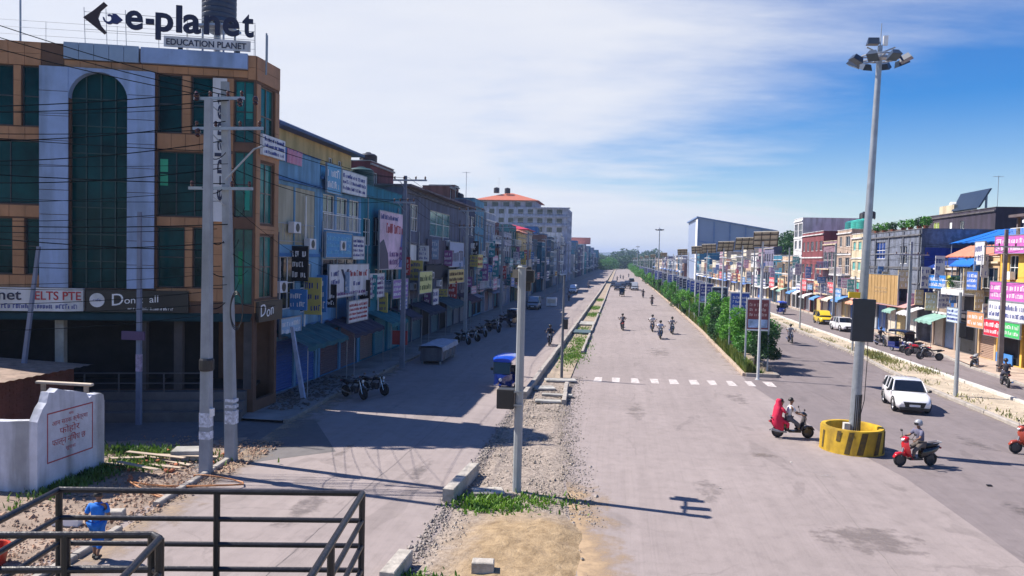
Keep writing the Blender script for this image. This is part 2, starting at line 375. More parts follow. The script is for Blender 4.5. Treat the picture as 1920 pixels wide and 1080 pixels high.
strip('near_divider', wob(LOFF(DL, -.05), 1), wob(LOFF(DR, .05), 1), GRAV, 0.005, 8, 43.5, 190, 24, hf=lambda x, y, t: hn(x, y, t) + (0.13 * max(0, 1 - ((x + 2.1) / 1.6) ** 2 - ((y - 18.2) / 3.0) ** 2)))
strip('left_divider', LOFF(DL, .25), LOFF(DR, -.2), SOIL, 0.06, 43.0, FAR, 120, 6, hf=lambda x, y, t: 0.06 * MN.noise(Vector((x, y, 0))))
strip('right_divider', RL, RR, surf('dry_soil', (0.42, 0.35, 0.26), 0.95, var=.28, scale=.6, bump=.8, bscale=7), 0.07, -10, FAR, 120, 8, hf=lambda x, y, t: 0.05 * MN.noise(Vector((x, y, 0))) - (.05 if t in (0, 1) else 0))
strip('median', LOFF(MLE, .18), LOFF(MRE, -.18), SOIL, 0.17, 49.4, FAR, 60, 4, hf=lambda x, y, t: .1 * MN.noise(Vector((x, y, 0))) if 0 < t < 1 else 0)
strip('left_pavement', [(-40, 33), (-40, 33.1), (-17, 34), (-17, FAR)], LOFF(KL, -.22), PAVE, 0.13, 29.5, FAR, 50)
strip('right_pavement', LOFF(KR, .2), [(40, -10), (40, FAR)], PAVR, 0.13, -10, FAR, 50)
strip('rubble_ground', [(-40, 4), (-40, 40)], LOFF(KL, -.05), surf('rubble_soil', (0.25, 0.19, 0.15), .95, var=.35, scale=.9, bump=1, bscale=6), 0.02, 4, 28.8, 90, 40, hf=lambda x, y, t: -.05 * max(0, (y - 26.5 - (x + 13) * .4) / 2) + .06 * MN.fractal(Vector((x * .6, y * .6, 3)), 1, 2, 4) if t < 1 else -.06)
def kerb(name, line, y0, y1, w, h, m, step, side=1, until=150, gap=0.03, tilt=0.012, skip=()):
    """a kerb laid stone by stone: each stone a part, the far run (too small to pick apart) one part"""
    root = MB().box(0, .01, 0, .01, -.3, -.29).build(name, m); struct(root)
    y = y0; far = MB(); rr = random.Random(len(name) * 7 + int(y0))
    while y < y1:
        st = step if y < until else 14
        a = Vector((interp(line, y), y, 0)); b = Vector((interp(line, min(y + st, y1)), min(y + st, y1), 0)); y += st
        if any(lo <= a.y <= hi for lo, hi in skip): continue
        t = (b - a).normalized(); p = Vector((t.y, -t.x, 0)) * side; b = b - t * gap
        mb = MB() if y < until else far; dz = rr.uniform(-1, 1) * tilt; dx = p * rr.uniform(-1, 1) * tilt * 1.5; c = .025
        Z = Vector((0, 0, 1)); pts = []
        for q in (a, b):
            q = q + dx
            pts.append([q - p * 0 + Z * -.1, q + Z * (h - c + dz), q + p * c + Z * (h + dz), q + p * (w - c) + Z * (h + dz), q + p * w + Z * (h - c + dz), q + p * w + Z * -.1])
        mb.loft(pts)
        if y < until: mb.build('kerb_stone', m, root)
    if far.f: o = far.build('kerb_run', m, root); o['kind'] = 'stuff'
    return root
KM = surf('kerb_concrete', (0.33, 0.30, 0.27), .9, var=.25, scale=2.2, bump=.5, bscale=15); KMD = surf('old_kerb_concrete', (0.24, 0.22, 0.2), .9, var=.3, scale=2.2, bump=.5, bscale=15)
kerb('divider_kerb', DL, 37.5, FAR, .26, .42, KM, 2.4, 1)
kerb('divider_inner_kerb', LOFF(DR, -.16), 57, FAR, .2, .26, KM, 2.4, 1, skip=((70, 71.5), (96, 98)))
kerb('divider_inner_kerb', LOFF(DR, -.34), 36.5, 42, .22, .3, KM, 2.4, 1)
kerb('median_kerb', MLE, 49.2, FAR, .2, .2, surf('dusty_kerb', (0.40, 0.31, 0.24), .9, var=.25, scale=1.5, bump=.5, bscale=12), 2.4, 1)
kerb('median_far_kerb', LOFF(MRE, -.2), 49.2, FAR, .2, .2, KMD, 2.4, 1)
o = MB().box(8.22, 10.08, 49.05, 49.25, -.1, .22).build('median_end_kerb', KM); struct(o)
kerb('right_divider_kerb', LOFF(RL, .0), 12, FAR, .24, .18, KM, 2.0, 1)
kerb('right_divider_back_kerb', LOFF(RR, -.24), 12, FAR, .26, .22, CONCL, 2.0, 1)
kerb('left_pavement_kerb', LOFF(KL, -.22), 29.6, FAR, .22, .16, KMD, 2.4, 1)
kerb('rubble_kerb', LOFF(KL, -.2), 10, 24, .2, .14, KM, 1.8, 1, skip=((17.0, 18.6),))
kerb('right_pavement_kerb', KR, 30, FAR, .22, .15, KM, 2.4, 1)
# zebra crossing
zc = MB(); rr = random.Random(5)
ZP = surf('worn_road_paint', (0.60, 0.56, 0.54), .85, var=.1, scale=4, col2=(.29, .25, .24))
zroot = MB().box(0, .01, 0, .01, -.3, -.29).build('zebra_crossing', ZP); struct(zroot)
for i in range(10):
    x = -1.35 + i * 1.14
    a = 45.0 if i < 8 else 45.1
    w = rr.uniform(.42, .56)
    k = [(x + rr.uniform(-.05, .05), a - .9 + .13 * i + rr.uniform(0, .2)), (x + w, a - .9 + .13 * i + rr.uniform(0, .2)), (x + w + rr.uniform(-.1, .05), a + 1.0 + .13 * i), (x + rr.uniform(-.05, .1), a + .95 + .13 * i)]
    MB().poly([(p[0], p[1], .009) for p in k]).build('stripe', ZP, zroot)
# far-off wood and hills at the end of the avenue
def hill(name, y, x0, x1, h, m, seed):
    mb = MB(); top = []; n = 60
    for i in range(n + 1):
        x = x0 + (x1 - x0) * i / n; top.append((x, h * (.45 + .55 * abs(MN.fractal(Vector((x / 420.0, seed, 0)), 1, 2, 5))) * math.sin(math.pi * i / n) ** .6))
    rings = [[(x, y - 300, -1), (x, y - 120, z * .55), (x, y, z), (x, y + 300, -1)] for x, z in top]
    mb.loft(rings, closed=False, cap=False); struct(mb.build(name, m, smooth=True))
hill('hills', 3600, -2600, 2600, 75, surf('distant_hill', (0.05, 0.075, 0.06), .95, scale=.01), 2.2)

def dust(name, pts, col, z, thr, scale=1.2):
    """thin sand and dust lying on the asphalt, patchy and fading out towards its rim"""
    m, nt, b = _new(name); N = nt.nodes.new; L = nt.links.new; b.inputs['Base Color'].default_value = (*col, 1); b.inputs['Roughness'].default_value = .95
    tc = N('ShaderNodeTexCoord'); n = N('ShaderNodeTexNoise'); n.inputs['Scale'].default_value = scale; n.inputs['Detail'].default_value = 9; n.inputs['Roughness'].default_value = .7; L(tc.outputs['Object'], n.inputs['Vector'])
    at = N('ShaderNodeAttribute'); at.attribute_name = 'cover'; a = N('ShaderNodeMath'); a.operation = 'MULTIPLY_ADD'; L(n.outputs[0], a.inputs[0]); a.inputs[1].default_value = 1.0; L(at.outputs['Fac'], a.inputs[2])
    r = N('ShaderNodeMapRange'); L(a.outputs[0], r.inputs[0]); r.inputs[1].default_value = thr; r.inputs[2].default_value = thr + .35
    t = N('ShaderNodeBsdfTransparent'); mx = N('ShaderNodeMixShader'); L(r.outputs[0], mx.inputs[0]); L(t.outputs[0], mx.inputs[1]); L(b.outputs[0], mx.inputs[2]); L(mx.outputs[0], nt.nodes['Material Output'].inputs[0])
    mb = MB(); n_ = len(pts[0]); cov = []
    for row in pts: mb.v += [(x, y, z) for x, y, c in row]; cov += [c for _, _, c in row]
    for i in range(len(pts) - 1):
        for j in range(n_ - 1): mb.f.append((i * n_ + j, i * n_ + j + 1, (i + 1) * n_ + j + 1, (i + 1) * n_ + j)); mb.m.append(0)
    o = mb.build(name, m); at_ = o.data.attributes.new('cover', 'FLOAT', 'POINT'); at_.data.foreach_set('value', cov); return struct(o)
ys = [12 + i * .75 for i in range(46)]
dust('sand_drift', [[(interp(DR, y) - .3 + j * .4, y, (.62 - .11 * j) * max(0, min(1, (24 - y) / 3 + .55)) - (0 if y < 26 else .1 * (y - 26) / 4)) for j in range(8)] for y in ys], (.38, .27, .165), .0095, .78)
dust('gravel_dust', [[(interp(DR, y) - .4 + j * .3, y, .5 - .12 * j) for j in range(6)] for y in ys if y > 20], (.33, .28, .25), .0085, .8, 2.5)
dust('kerb_dust', [[(interp(DL, y) + .3 - j * .3, y, .42 - .12 * j) for j in range(6)] for y in ys], (.30, .25, .21), .0065, .82, 2.0)
dust('kerb_dust', [[(interp(KL, y) - .1 + j * .45, y, .55 - .11 * j) for j in range(7)] for y in ys], (.36, .27, .19), .0075, .8, 1.4)
dust('kerb_dust', [[(interp(MLE, y) + .1 - j * .35, y, .42 - .1 * j) for j in range(6)] for y in [49.5 + i * 3 for i in range(50)]], (.34, .26, .20), .0095, .8, .9)
dust('kerb_dust', [[(interp(RL, y) + .1 - j * .35, y, .42 - .1 * j) for j in range(6)] for y in [20 + i * 3 for i in range(40)]], (.36, .30, .23), .0065, .8, .9)
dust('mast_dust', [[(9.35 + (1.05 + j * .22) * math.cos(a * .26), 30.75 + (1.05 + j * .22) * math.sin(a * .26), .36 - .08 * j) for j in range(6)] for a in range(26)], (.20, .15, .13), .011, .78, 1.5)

def blot(x, y, rx, ry, col, strength, z, seed, scale=1.6):
    n = 7; dust('road_patch', [[(x + rx * (2 * j / n - 1), y + ry * (2 * i / n - 1), strength - .75 * ((2 * j / n - 1) ** 2 + (2 * i / n - 1) ** 2)) for j in range(n + 1)] for i in range(n + 1)], col, z, .80, scale)
for i, (x, y, rx, ry, c, st_) in enumerate(((6.8, 20.6, 2.6, 2.0, (.185, .155, .15), .52), (8.4, 17.2, 2.4, 1.6, (.18, .15, .145), .5), (5.6, 28.9, 1.9, .9, (.19, .155, .14), .42), (3.0, 24.0, 1.0, 3.2, (.21, .18, .175), .42), (1.0, 36, 1.2, 5, (.22, .19, .18), .42), (6.4, 41, 1.4, 4, (.21, .18, .175), .42), (7.3, 26.6, .9, .5, (.40, .36, .34), .45), (12.6, 24, 2.2, 2.2, (.14, .12, .12), .45), (14.8, 33, 1.6, 3.4, (.15, .13, .13), .4), (-8.6, 20, 1.0, 4.2, (.17, .145, .145), .45), (-6.4, 24, .5, 3.4, (.16, .14, .14), .46), (-9.8, 26, .4, 4, (.18, .155, .15), .42), (3.4, 60, 2.4, 8, (.23, .2, .19), .42))):
    blot(x, y, rx, ry, c, st_, .0062 if not (DR[3][0] < x < 10) else .0105 + .0004 * i, i)
SEAM = surf('road_seam', (.19, .165, .16), .95, var=.3, scale=4)
for i, (x0, x1, y0, y1) in enumerate(((6.5, 6.9, 12, 27), (-7.6, -7.3, 15, 40), (13.6, 13.9, 16, 50))):
    mb = MB(); n = 60; L_ = []; Rr = []; z = .0095 if x0 > -2 and x0 < 9 else .0058
    for k in range(n + 1):
        t = k / n; y = y0 + (y1 - y0) * t; x = x0 + (x1 - x0) * t + .09 * MN.noise(Vector((y * .5, i * 3.1, 0))) + .04 * MN.noise(Vector((y * 2.3, i, 5))); w = .008 + .014 * abs(MN.noise(Vector((y * 1.1, i, 9)))); L_.append((x - w, y, z)); Rr.append((x + w, y, z))
    mb.loft([L_, Rr], cap=False, closed=False); struct(mb.build('road_seam', SEAM))
# ------------------------------------------------------------------ buildings
def holed(mb, fr, s0, s1, z0, z1, holes, rec=.16, mi=0, d=0.0):
    """a wall face with real openings: front cells plus the reveals of each hole"""
    xs = sorted({s0, s1, *[min(max(h[k], s0), s1) for h in holes for k in (0, 1)]}); zs = sorted({z0, z1, *[min(max(h[k], z0), z1) for h in holes for k in (2, 3)]})
    P = fr.P
    for i in range(len(xs) - 1):
        for j in range(len(zs) - 1):
            cx, cz = (xs[i] + xs[i + 1]) / 2, (zs[j] + zs[j + 1]) / 2
            if any(h[0] < cx < h[1] and h[2] < cz < h[3] for h in holes): continue
            mb.poly([P(xs[i], d, zs[j]), P(xs[i + 1], d, zs[j]), P(xs[i + 1], d, zs[j + 1]), P(xs[i], d, zs[j + 1])], mi)
    for a, b, c, e in [h[:4] for h in holes]:
        for q in (((a, c), (a, e)), ((b, c), (b, e)), ((a, c), (b, c)), ((a, e), (b, e))):
            (u, v), (w, x) = q; mb.poly([P(u, d, v), P(w, d, x), P(w, d - rec, x), P(u, d - rec, v)], mi)
def window(fr, a, b, z0, z1, par, org, fm, gm, cols=2, rows=1, d=-.10, bar=.05, name='window'):
    mb = MB(); k = bar
    mb.fbox(fr, a, a + k, d - .05, d + .03, z0, z1); mb.fbox(fr, b - k, b, d - .05, d + .03, z0, z1); mb.fbox(fr, a + k, b - k, d - .05, d + .03, z0, z0 + k); mb.fbox(fr, a + k, b - k, d - .05, d + .03, z1 - k, z1)
    for i in range(1, cols): x = a + (b - a) * i / cols; mb.fbox(fr, x - k / 2, x + k / 2, d - .04, d + .02, z0 + k, z1 - k)
    for i in range(1, rows): z = z0 + (z1 - z0) * i / rows; mb.fbox(fr, a + k, b - k, d - .04, d + .02, z - k / 2, z + k / 2)
    o = mb.build(name, fm, par, org)
    MB().poly([fr.P(a + k / 2, d - .02, z0 + k / 2), fr.P(b - k / 2, d - .02, z0 + k / 2), fr.P(b - k / 2, d - .02, z1 - k / 2), fr.P(a + k / 2, d - .02, z1 - k / 2)]).build('pane', gm, o, org)
    return o
def shutter(fr, a, b, z0, z1, par, org, m, d=-.12, pitch=.13):
    mb = MB(); n = max(4, int((z1 - z0) / pitch)); prof = []
    for i in range(n):
        z = z0 + (z1 - z0) * i / n; dz = (z1 - z0) / n
        prof += [(d, z), (d + .025, z + dz * .35), (d + .025, z + dz * .7)]
    prof.append((d, z1)); mb.loft([[fr.P(a, p, z) for p, z in prof], [fr.P(b, p, z) for p, z in prof]], cap=False, closed=False)
    return mb.build('roller_shutter', m, par, org)
def railing(fr, a, b, d, z, h, par, org, m, step=.14, name='railing', dep=None):
    mb = MB(); t = .02
    mb.fbox(fr, a, b, d - t, d + t, z + h - .04, z + h); mb.fbox(fr, a, b, d - t, d + t, z + .06, z + .1)
    x = a
    while x <= b: mb.fbox(fr, x - .009, x + .009, d - .009, d + .009, z + .1, z + h - .04); x += step
    if dep:
        for e in (a, b): mb.fbox(fr, e - t, e + t, d - dep, d - t, z + h - .04, z + h); mb.fbox(fr, e - t, e + t, d - dep, d - t, z + .06, z + .1)
    return mb.build(name, m, par, org)
def sign(fr, a, b, z0, z1, d, label, face, group=None, th=.09, frame=None, name='shop_sign', cat='sign', rows=0, ink=None, seed=1, text=None):
    org = fr.P(a, d, z0); t = thing(name, label, cat, org, group=group)
    MB().fbox(fr, a, b, d - th, d, z0, z1).build('board', face, t, org)
    k = .05; mb = MB()
    mb.fbox(fr, a - k, b + k, d - th - .01, d + .025, z1, z1 + k); mb.fbox(fr, a - k, b + k, d - th - .01, d + .025, z0 - k, z0); mb.fbox(fr, a - k, a, d - th - .01, d + .025, z0, z1); mb.fbox(fr, b, b + k, d - th - .01, d + .025, z0, z1)
    mb.build('frame', frame or STEEL, t, org)
    if rows: fake_lines(fr, a + .12 * (b - a) ** .5 * .6, b - .1, z0 + .08 * (z1 - z0), z1 - .08 * (z1 - z0), rows, ink, t, org, d + .004, random.Random(seed))
    if text:
        for body, ta, tz, size, m_ in text: put_text('lettering', body, fr, ta, tz, size, m_, t, org, d=d + .012, ex=.008)
    return t
def tank(x, y, z, r, h, m, label, group='rooftop water tanks'):
    t = thing('water_tank', label, 'water tank', (x, y, z), group=group)
    mb = MB(); prof = [(r * .96, .12)]
    for i in range(6): zz = .12 + (h - .35) * i / 6; prof += [(r, zz + .02), (r, zz + (h - .35) / 6 - .05), (r * .965, zz + (h - .35) / 6 - .02)]
    prof += [(r, h - .22), (r * .75, h - .08), (r * .3, h)]
    mb.lathe(prof, n=16); mb.build('drum', m, t, smooth=35)
    MB().lathe([(r * .32, h - .03), (r * .32, h + .05), (r * .2, h + .08)], n=12).build('lid', m, t)
    s = MB()
    for k in range(4): a = k * math.pi / 2; s.box(r * .8 * math.cos(a) - .06, r * .8 * math.cos(a) + .06, r * .8 * math.sin(a) - .06, r * .8 * math.sin(a) + .06, 0, .12)
    s.build('stand', CONC, t); return t
def shop_house(name, label, cat, fr, W, D, H, wm, floors, ground=3.3, group=None, openings=None, trim=None, parapet=.8, wm2=None, shut=None, gl=None, fm=None, far=False, balcony=(), overhang=.0, seed=1, roof=None, canopy=None, ncol=None, sidewin=0):
    """a street house: wall with real openings, windows, ground floor shutters, slabs, parapet, balconies"""
    rr = random.Random(seed); org = fr.P(W / 2, 0, 0); t = thing(name, label, cat, org, group=group)
    gl = gl or GLASS; fm = fm or WHITE; shut = shut or [paint((.25, .3, .36)), paint((.12, .2, .3))]; trim = trim or CONC
    Hr = H - parapet; holes = []; wins = []; shs = []
    nb = ncol or max(1, round(W / 3.1)); bw = (W - .3) / nb
    for i in range(nb):
        a = .15 + i * bw + .14; b = a + bw - .28
        shs.append((a, b, .16, ground - .55)); holes.append((a, b, .16, ground - .55))
    fh = (Hr - ground) / floors
    if openings is None:
        for f in range(floors):
            z = ground + f * fh; nw = max(1, round(W / 2.6))
            style = rr.random()
            for i in range(nw):
                c = W * (i + .5) / nw; w = rr.uniform(.55, .95) if style < .75 else W / nw * .42
                lo = .95 if (style < .7 and f not in balcony) else .15
                h_ = (c - w, c + w, z + lo, z + min(fh - .45, lo + (1.45 if lo > .5 else 2.2))); holes.append(h_); wins.append(h_)
    else:
        for q in openings: holes.append(q[:4]); wins.append(q)
    mb = MB(); holed(mb, fr, 0, W, 0, H, holes)
    P = fr.P
    for a in (0, W): mb.poly([P(a, 0, 0), P(a, -D, 0), P(a, -D, H), P(a, 0, H)])
    mb.poly([P(0, -D, 0), P(W, -D, 0), P(W, -D, H), P(0, -D, H)])
    mb.poly([P(.0, .0, Hr), P(W, .0, Hr), P(W, -D, Hr), P(.0, -D, Hr)])
    w_ = mb.build('wall', wm, t, org)
    pb = MB(); k = .14
    pb.fbox(fr, -.04, W + .04, -k, .05, H, H + .07); pb.fbox(fr, -.04, k, -D, -k - .003, H, H + .07); pb.fbox(fr, W - k, W + .04, -D, -k - .003, H, H + .07); pb.fbox(fr, k + .003, W - k - .003, -D, -D + k, H, H + .07)
    pb.fbox(fr, k + .003, W - k - .003, -k, -.003, Hr + .003, H - .003)
    pb.build('parapet_cap', trim, t, org)
    sb = MB()
    for f in range(floors): sb.fbox(fr, -.02, W + .02, .003, .07 + overhang, ground + f * fh - .12, ground + f * fh + .06)
    sb.fbox(fr, -.02, W + .02, .003, .16, Hr - .1, Hr + .05); sb.build('floor_band', trim, t, org)
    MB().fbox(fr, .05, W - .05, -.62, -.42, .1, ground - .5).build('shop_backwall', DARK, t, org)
    for i, (a, b, z0, z1) in enumerate(shs):
        r = rr.random()
        if far and r < .35 or not far and r < .22: MB().fbox(fr, a, b, -.4, -.17, .17, z1).build('dark_shop_fill', DARK, t, org)  # near-black block stands in for the shade inside an open shop
        else: shutter(fr, a, b, z0, z1, t, org, rr.choice(shut), pitch=.3 if far else .13)
    for q in wins:
        a, b, z0, z1 = q[:4]; kind = q[4] if len(q) > 4 else 'win'
        if kind == 'panel': MB().fbox(fr, a, b, -.12, -.05, z0, z1).build('infill_panel', q[5], t, org)
        elif far: 
            m_ = MB().fbox(fr, a, b, -.16, -.10, z0, z1, 0); m_.fbox(fr, (a + b) / 2 - .03, (a + b) / 2 + .03, -.10, -.06, z0, z1, 1); m_.build('window', [gl, fm], t, org)
        else: window(fr, a, b, z0, z1, t, org, fm, q[5] if len(q) > 5 else gl, cols=2 if b - a < 2 else 3, rows=2 if z1 - z0 > 1.7 else 1)
    for f in balcony:
        z = ground + f * fh; MB().fbox(fr, .1, W - .1, .073 + overhang, 1.0, z - .1, z + .05).build('balcony_slab', trim, t, org)
        railing(fr, .15, W - .15, .95, z + .05, .95, t, org, rr.choice([WHITE, STEEL, paint((.05, .1, .25))]), step=.3 if far else .15, dep=.85)
    if canopy:
        c = MB(); c.poly([P(-.05, .08, ground - .25), P(W + .05, .08, ground - .25), P(W + .05, 1.3, ground - .75), P(-.05, 1.3, ground - .75)]); c.poly([P(-.05, .08, ground - .29), P(W + .05, .08, ground - .29), P(W + .05, 1.3, ground - .79), P(-.05, 1.3, ground - .79)]); c.build('canopy', canopy, t, org)
    if roof: roof(t, org, fr, W, D, H)
    if sidewin:
        for i in range(sidewin):
            pass
    return t
def hip_roof(fr, a, b, d0, d1, z, h, par, org, m, over=.5, name='roof'):
    """hipped roof over the plan rectangle, d0 the street edge"""
    a -= over; b += over; d0 += over; d1 -= over; k = min(b - a, d0 - d1) / 2; P = fr.P; mb = MB()
    if b - a >= d0 - d1: r0, r1 = P(a + k, (d0 + d1) / 2, z + h), P(b - k, (d0 + d1) / 2, z + h)
    else: r0, r1 = P((a + b) / 2, d0 - k, z + h), P((a + b) / 2, d1 + k, z + h)
    e = [P(a, d0, z), P(b, d0, z), P(b, d1, z), P(a, d1, z)]
    if b - a >= d0 - d1:
        mb.poly([e[0], e[1], r1, r0]); mb.poly([e[2], e[3], r0, r1]); mb.poly([e[1], e[2], r1]); mb.poly([e[3], e[0], r0])
    else:
        mb.poly([e[0], e[1], r0]); mb.poly([e[1], e[2], r1, r0]); mb.poly([e[2], e[3], r1]); mb.poly([e[3], e[0], r0, r1])
    mb.fbox(fr, a, b, d1, d0, z - .16, z - .002)
    return mb.build(name, m, par, org)
def antenna(x, y, z, h, label, group='rooftop aerials'):
    t = thing('roof_aerial', label, 'aerial', (x, y, z), group=group)
    MB().tube([(0, 0, 0), (0, 0, h)], .03, 6).build('mast', STEEL, t)
    b = MB(); b.tube([(-.5, 0, h - .1), (.5, 0, h - .1)], .018, 5)
    for i in range(6): b.tube([(-.45 + i * .18, -.3 + i * .03, h - .1), (-.45 + i * .18, .3 - i * .03, h - .1)], .012, 4)
    b.build('boom', STEEL, t); return t
# ------------------------------------------------------------------ the corner building with the roof sign
TAN = surf('tan_cladding', (0.40, 0.20, 0.095), .6, var=.14, scale=1.3, streak=.2); TANB = surf('brown_wall', (0.13, 0.07, 0.045), .9, var=.2)
PANW = surf('pale_blue_grey_panel', (0.27, 0.37, 0.60), .4, var=.14, scale=.9, streak=.3); PANG = surf('grey_blue_panel', (0.24, 0.32, 0.44), .3, var=.1, scale=.8)
INK = surf('navy_lettering', (0.012, 0.014, 0.05), .5, var=.1); INKR = surf('red_lettering', (0.42, 0.03, 0.04), .6, var=.15); INKB = surf('blue_lettering', (0.03, 0.05, 0.26), .5, var=.15); WL = surf('white_lettering', (0.8, 0.8, 0.82), .5, var=.05); INKP = surf('purple_lettering', (0.16, 0.05, 0.22), .6, var=.2)
LOGOB = surf('dark_brown_lettering', (0.03, 0.012, 0.012), .5, var=.1)
def corner_building():
    F = FR((-16.2, 30.6), (0.956, 0.292)); Z = lambda z: 7.2 + (z - 7.2) * .9; U = lambda u: -.9 * u
    org = F.P(-6, 0, 0)
    t = thing('corner_building', 'tan clad corner block with white pilasters, a tall glass arch and dark open ground floor', 'building', org)
    SE, SW = .42, -15.0
    fr2 = FR((F.P(SE, 0, 0).x, F.P(SE, 0, 0).y), (0, 1)); SL = 2.25
    H = Z(16.6)
    # (u right, u left, z0, z1, glass, columns)
    W = [(2.91, 3.99, 12.75, 15.45, GREEN, 1), (1.45, 2.46, 12.75, 15.45, GREEN, 1), (-.38, .51, 12.44, 15.4, GREENL, 2),
         (1.5, 3.99, 8.8, 11.86, GREEN, 3), (-.38, .51, 8.85, 12.0, GREENL, 2), (2.75, 3.99, 5.4, 8.29, GREEN, 1), (1.5, 2.35, 5.4, 8.29, GREEN, 1), (-.38, .51, 4.6, 8.3, GREENL, 2),
         (9.06, 9.88, 12.75, 15.5, GREEN, 1), (10.25, 11.5, 12.75, 15.5, GREEN, 1), (12.0, 13.4, 12.75, 15.5, GREEN, 1), (9.06, 14.5, 9.15, 12.07, GREEN, 4), (9.06, 9.75, 5.9, 8.5, GREEN, 1), (10.3, 11.6, 5.9, 8.5, GREEN, 1), (12.1, 14, 5.9, 8.5, GREEN, 2)]
    holes = [(U(b), U(a), Z(c), Z(d), g, n) for a, b, c, d, g, n in W]
    arch = (U(7.8), U(5.24), Z(5.3), Z(15.42)); gf = (U(15.5), U(-.1), 1.15, Z(3.86))
    mb = MB(); holed(mb, F, SW, SE, 0, H, [h[:4] for h in holes] + [arch, gf], rec=.22)
    sh = [(.45, 1.75, Z(12.45), Z(15.3)), (.45, 1.75, Z(8.6), Z(11.6)), (.45, 1.75, Z(4.9), Z(8.0)), (.3, 2.0, .6, Z(3.86))]
    holed(mb, fr2, 0, SL, 0, H, sh, rec=.22)
    A, B = F.P(SW, 0, 0), fr2.P(SL, 0, 0); Cc, Dd = Vector((A.x - .5, B.y, 0)), None
    up = Vector((0, 0, H)); ur = Vector((0, 0, H - .75))
    mb.poly([B, Cc, Cc + up, B + up]); mb.poly([Cc, A, A + up, Cc + up]); mb.poly([A + ur, F.P(SE, 0, H - .75), B + ur, Cc + ur])
    mb.build('wall', TANB, t, org)
    for a, b, c, d, g, n in holes: window(F, a, b, c, d, t, org, paint((.03, .035, .04)), g, cols=n, rows=1 if n > 2 else 2, d=-.12, bar=.045)
    for a, b, c, d in sh[:3]: window(fr2, a, b, c, d, t, org, paint((.16, .12, .1)), GREENL, cols=2, rows=2, d=-.1)
    for (u0, u1, z0, z1, c_) in ((3.55, 3.9, 10.9, 11.5, (.05, .42, .24)), (3.55, 3.9, 10.25, 10.8, (.04, .34, .2)), (-.2, .1, 9.2, 10.2, (.02, .30, .22)), (.1, .3, 5.6, 7.2, (.02, .22, .10)), (-.3, 0, 13.6, 14.8, (.02, .24, .22))):
        MB().fbox(F, U(u1), U(u0), -.135, -.125, Z(z0), Z(z1)).build('lit_pane_patch', paint(c_, .8), t, org)  # light green patches painted for a lit pane, curtains and reflections
    # ground floor: recess, columns, steps
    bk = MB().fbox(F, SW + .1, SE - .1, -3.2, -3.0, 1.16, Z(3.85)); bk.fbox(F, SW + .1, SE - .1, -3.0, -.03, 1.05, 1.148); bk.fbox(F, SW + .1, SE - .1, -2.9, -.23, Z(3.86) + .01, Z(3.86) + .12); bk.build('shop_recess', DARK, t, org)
    for u in (-.2, 3.0, 4.63, 8.28, 11.5, 14.5):
        MB().fbox(F, U(u) - .17, U(u) + .17, -.35, .02, 1.152, Z(3.86)).build('column', surf('dark_column', (.07, .06, .06), .8, var=.3) if u != 8.28 else CONC, t, org)
    st = MB().fbox(F, U(15), U(-.2), .004, 1.3, 0, .42); st.fbox(F, U(15), U(-.2), .004, .9, .424, .78); st.fbox(F, U(15), U(-.2), .004, .5, .784, 1.13); st.build('entrance_steps', surf('dark_stone_steps', (.11, .1, .1), .7, var=.25), t, org)
    rl = MB()
    for u in (11, 9, 7, 5.5, 3.5, 1.5): rl.tube([F.P(U(u), .45, 1.13), F.P(U(u), .45, 1.95)], .035, 6)
    for z in (1.5, 1.93): rl.tube([F.P(U(11.2), .45, z), F.P(U(1.4), .45, z)], .03, 6)
    rl.build('steps_railing', paint((.07, .07, .08)), t, org)
    # tan cladding panels, joint by joint
    rr = random.Random(3); reg = [(SW, U(9.06), Z(15.52), H, .62), (U(8.06), U(-.1), Z(15.52), Z(15.86), .62), (U(-.1), SE, Z(15.45), H, .5), (U(14.5), U(9.06), Z(12.12), Z(12.7), .6), (U(14.5), U(9.06), Z(8.56), Z(9.1), .6), (U(10.22), U(9.9), Z(12.75), Z(15.5), .4), (U(10.28), U(9.78), Z(5.9), Z(8.5), .5), (U(11.95), U(11.65), Z(5.9), Z(8.5), .4), (U(11.95), U(11.55), Z(12.75), Z(15.5), .4),
         (U(4.0), U(1.45), Z(11.9), Z(12.7), .6), (U(4.0), U(1.45), Z(8.33), Z(8.76), .6), (U(4.0), U(.55), Z(4.75), Z(5.36), .6), (U(2.88), U(2.5), Z(12.75), Z(15.45), .4), (U(2.72), U(2.38), Z(5.4), Z(8.29), .4), (U(1.42), U(.55), Z(12.0), Z(15.45), .44), (U(1.42), U(.55), Z(5.4), Z(11.86), .44), (U(14.5), U(9.06), Z(5.25), Z(5.86), .6)]
    for a, b, c, d, k in reg:
        nx, nz = max(1, round((b - a) / k)), max(1, round((d - c) / (.62 if d - c < 1.2 else .7)))
        for i in range(nx):
            for j in range(nz):
                x0, z0 = a + (b - a) * i / nx, c + (d - c) * j / nz; o_ = rr.uniform(.03, .042)
                MB().fbox(F, x0 + .008, x0 + (b - a) / nx - .008, .003, o_, z0 + .008, z0 + (d - c) / nz - .008).build('cladding_panel', TAN, t, org)
    for c, d in ((Z(15.45), H), (Z(11.7), Z(12.3)), (Z(8.1), Z(8.5)), (Z(4.2), Z(4.8))):
        for j in range(2): MB().fbox(fr2, .03, SL - .02, .003, .04, c + (d - c) * j / 2 + .008, c + (d - c) * (j + 1) / 2 - .008).build('cladding_panel', TAN, t, org)
    for a, b in ((.05, .4), (1.8, 2.2)):
        for j in range(5): z0 = Z(4.9) + (Z(15.3) - Z(4.9)) * j / 5; MB().fbox(fr2, a, b, .003, .035, z0 + .01, z0 + (Z(15.3) - Z(4.9)) / 5 - .01).build('cladding_panel', TAN, t, org)
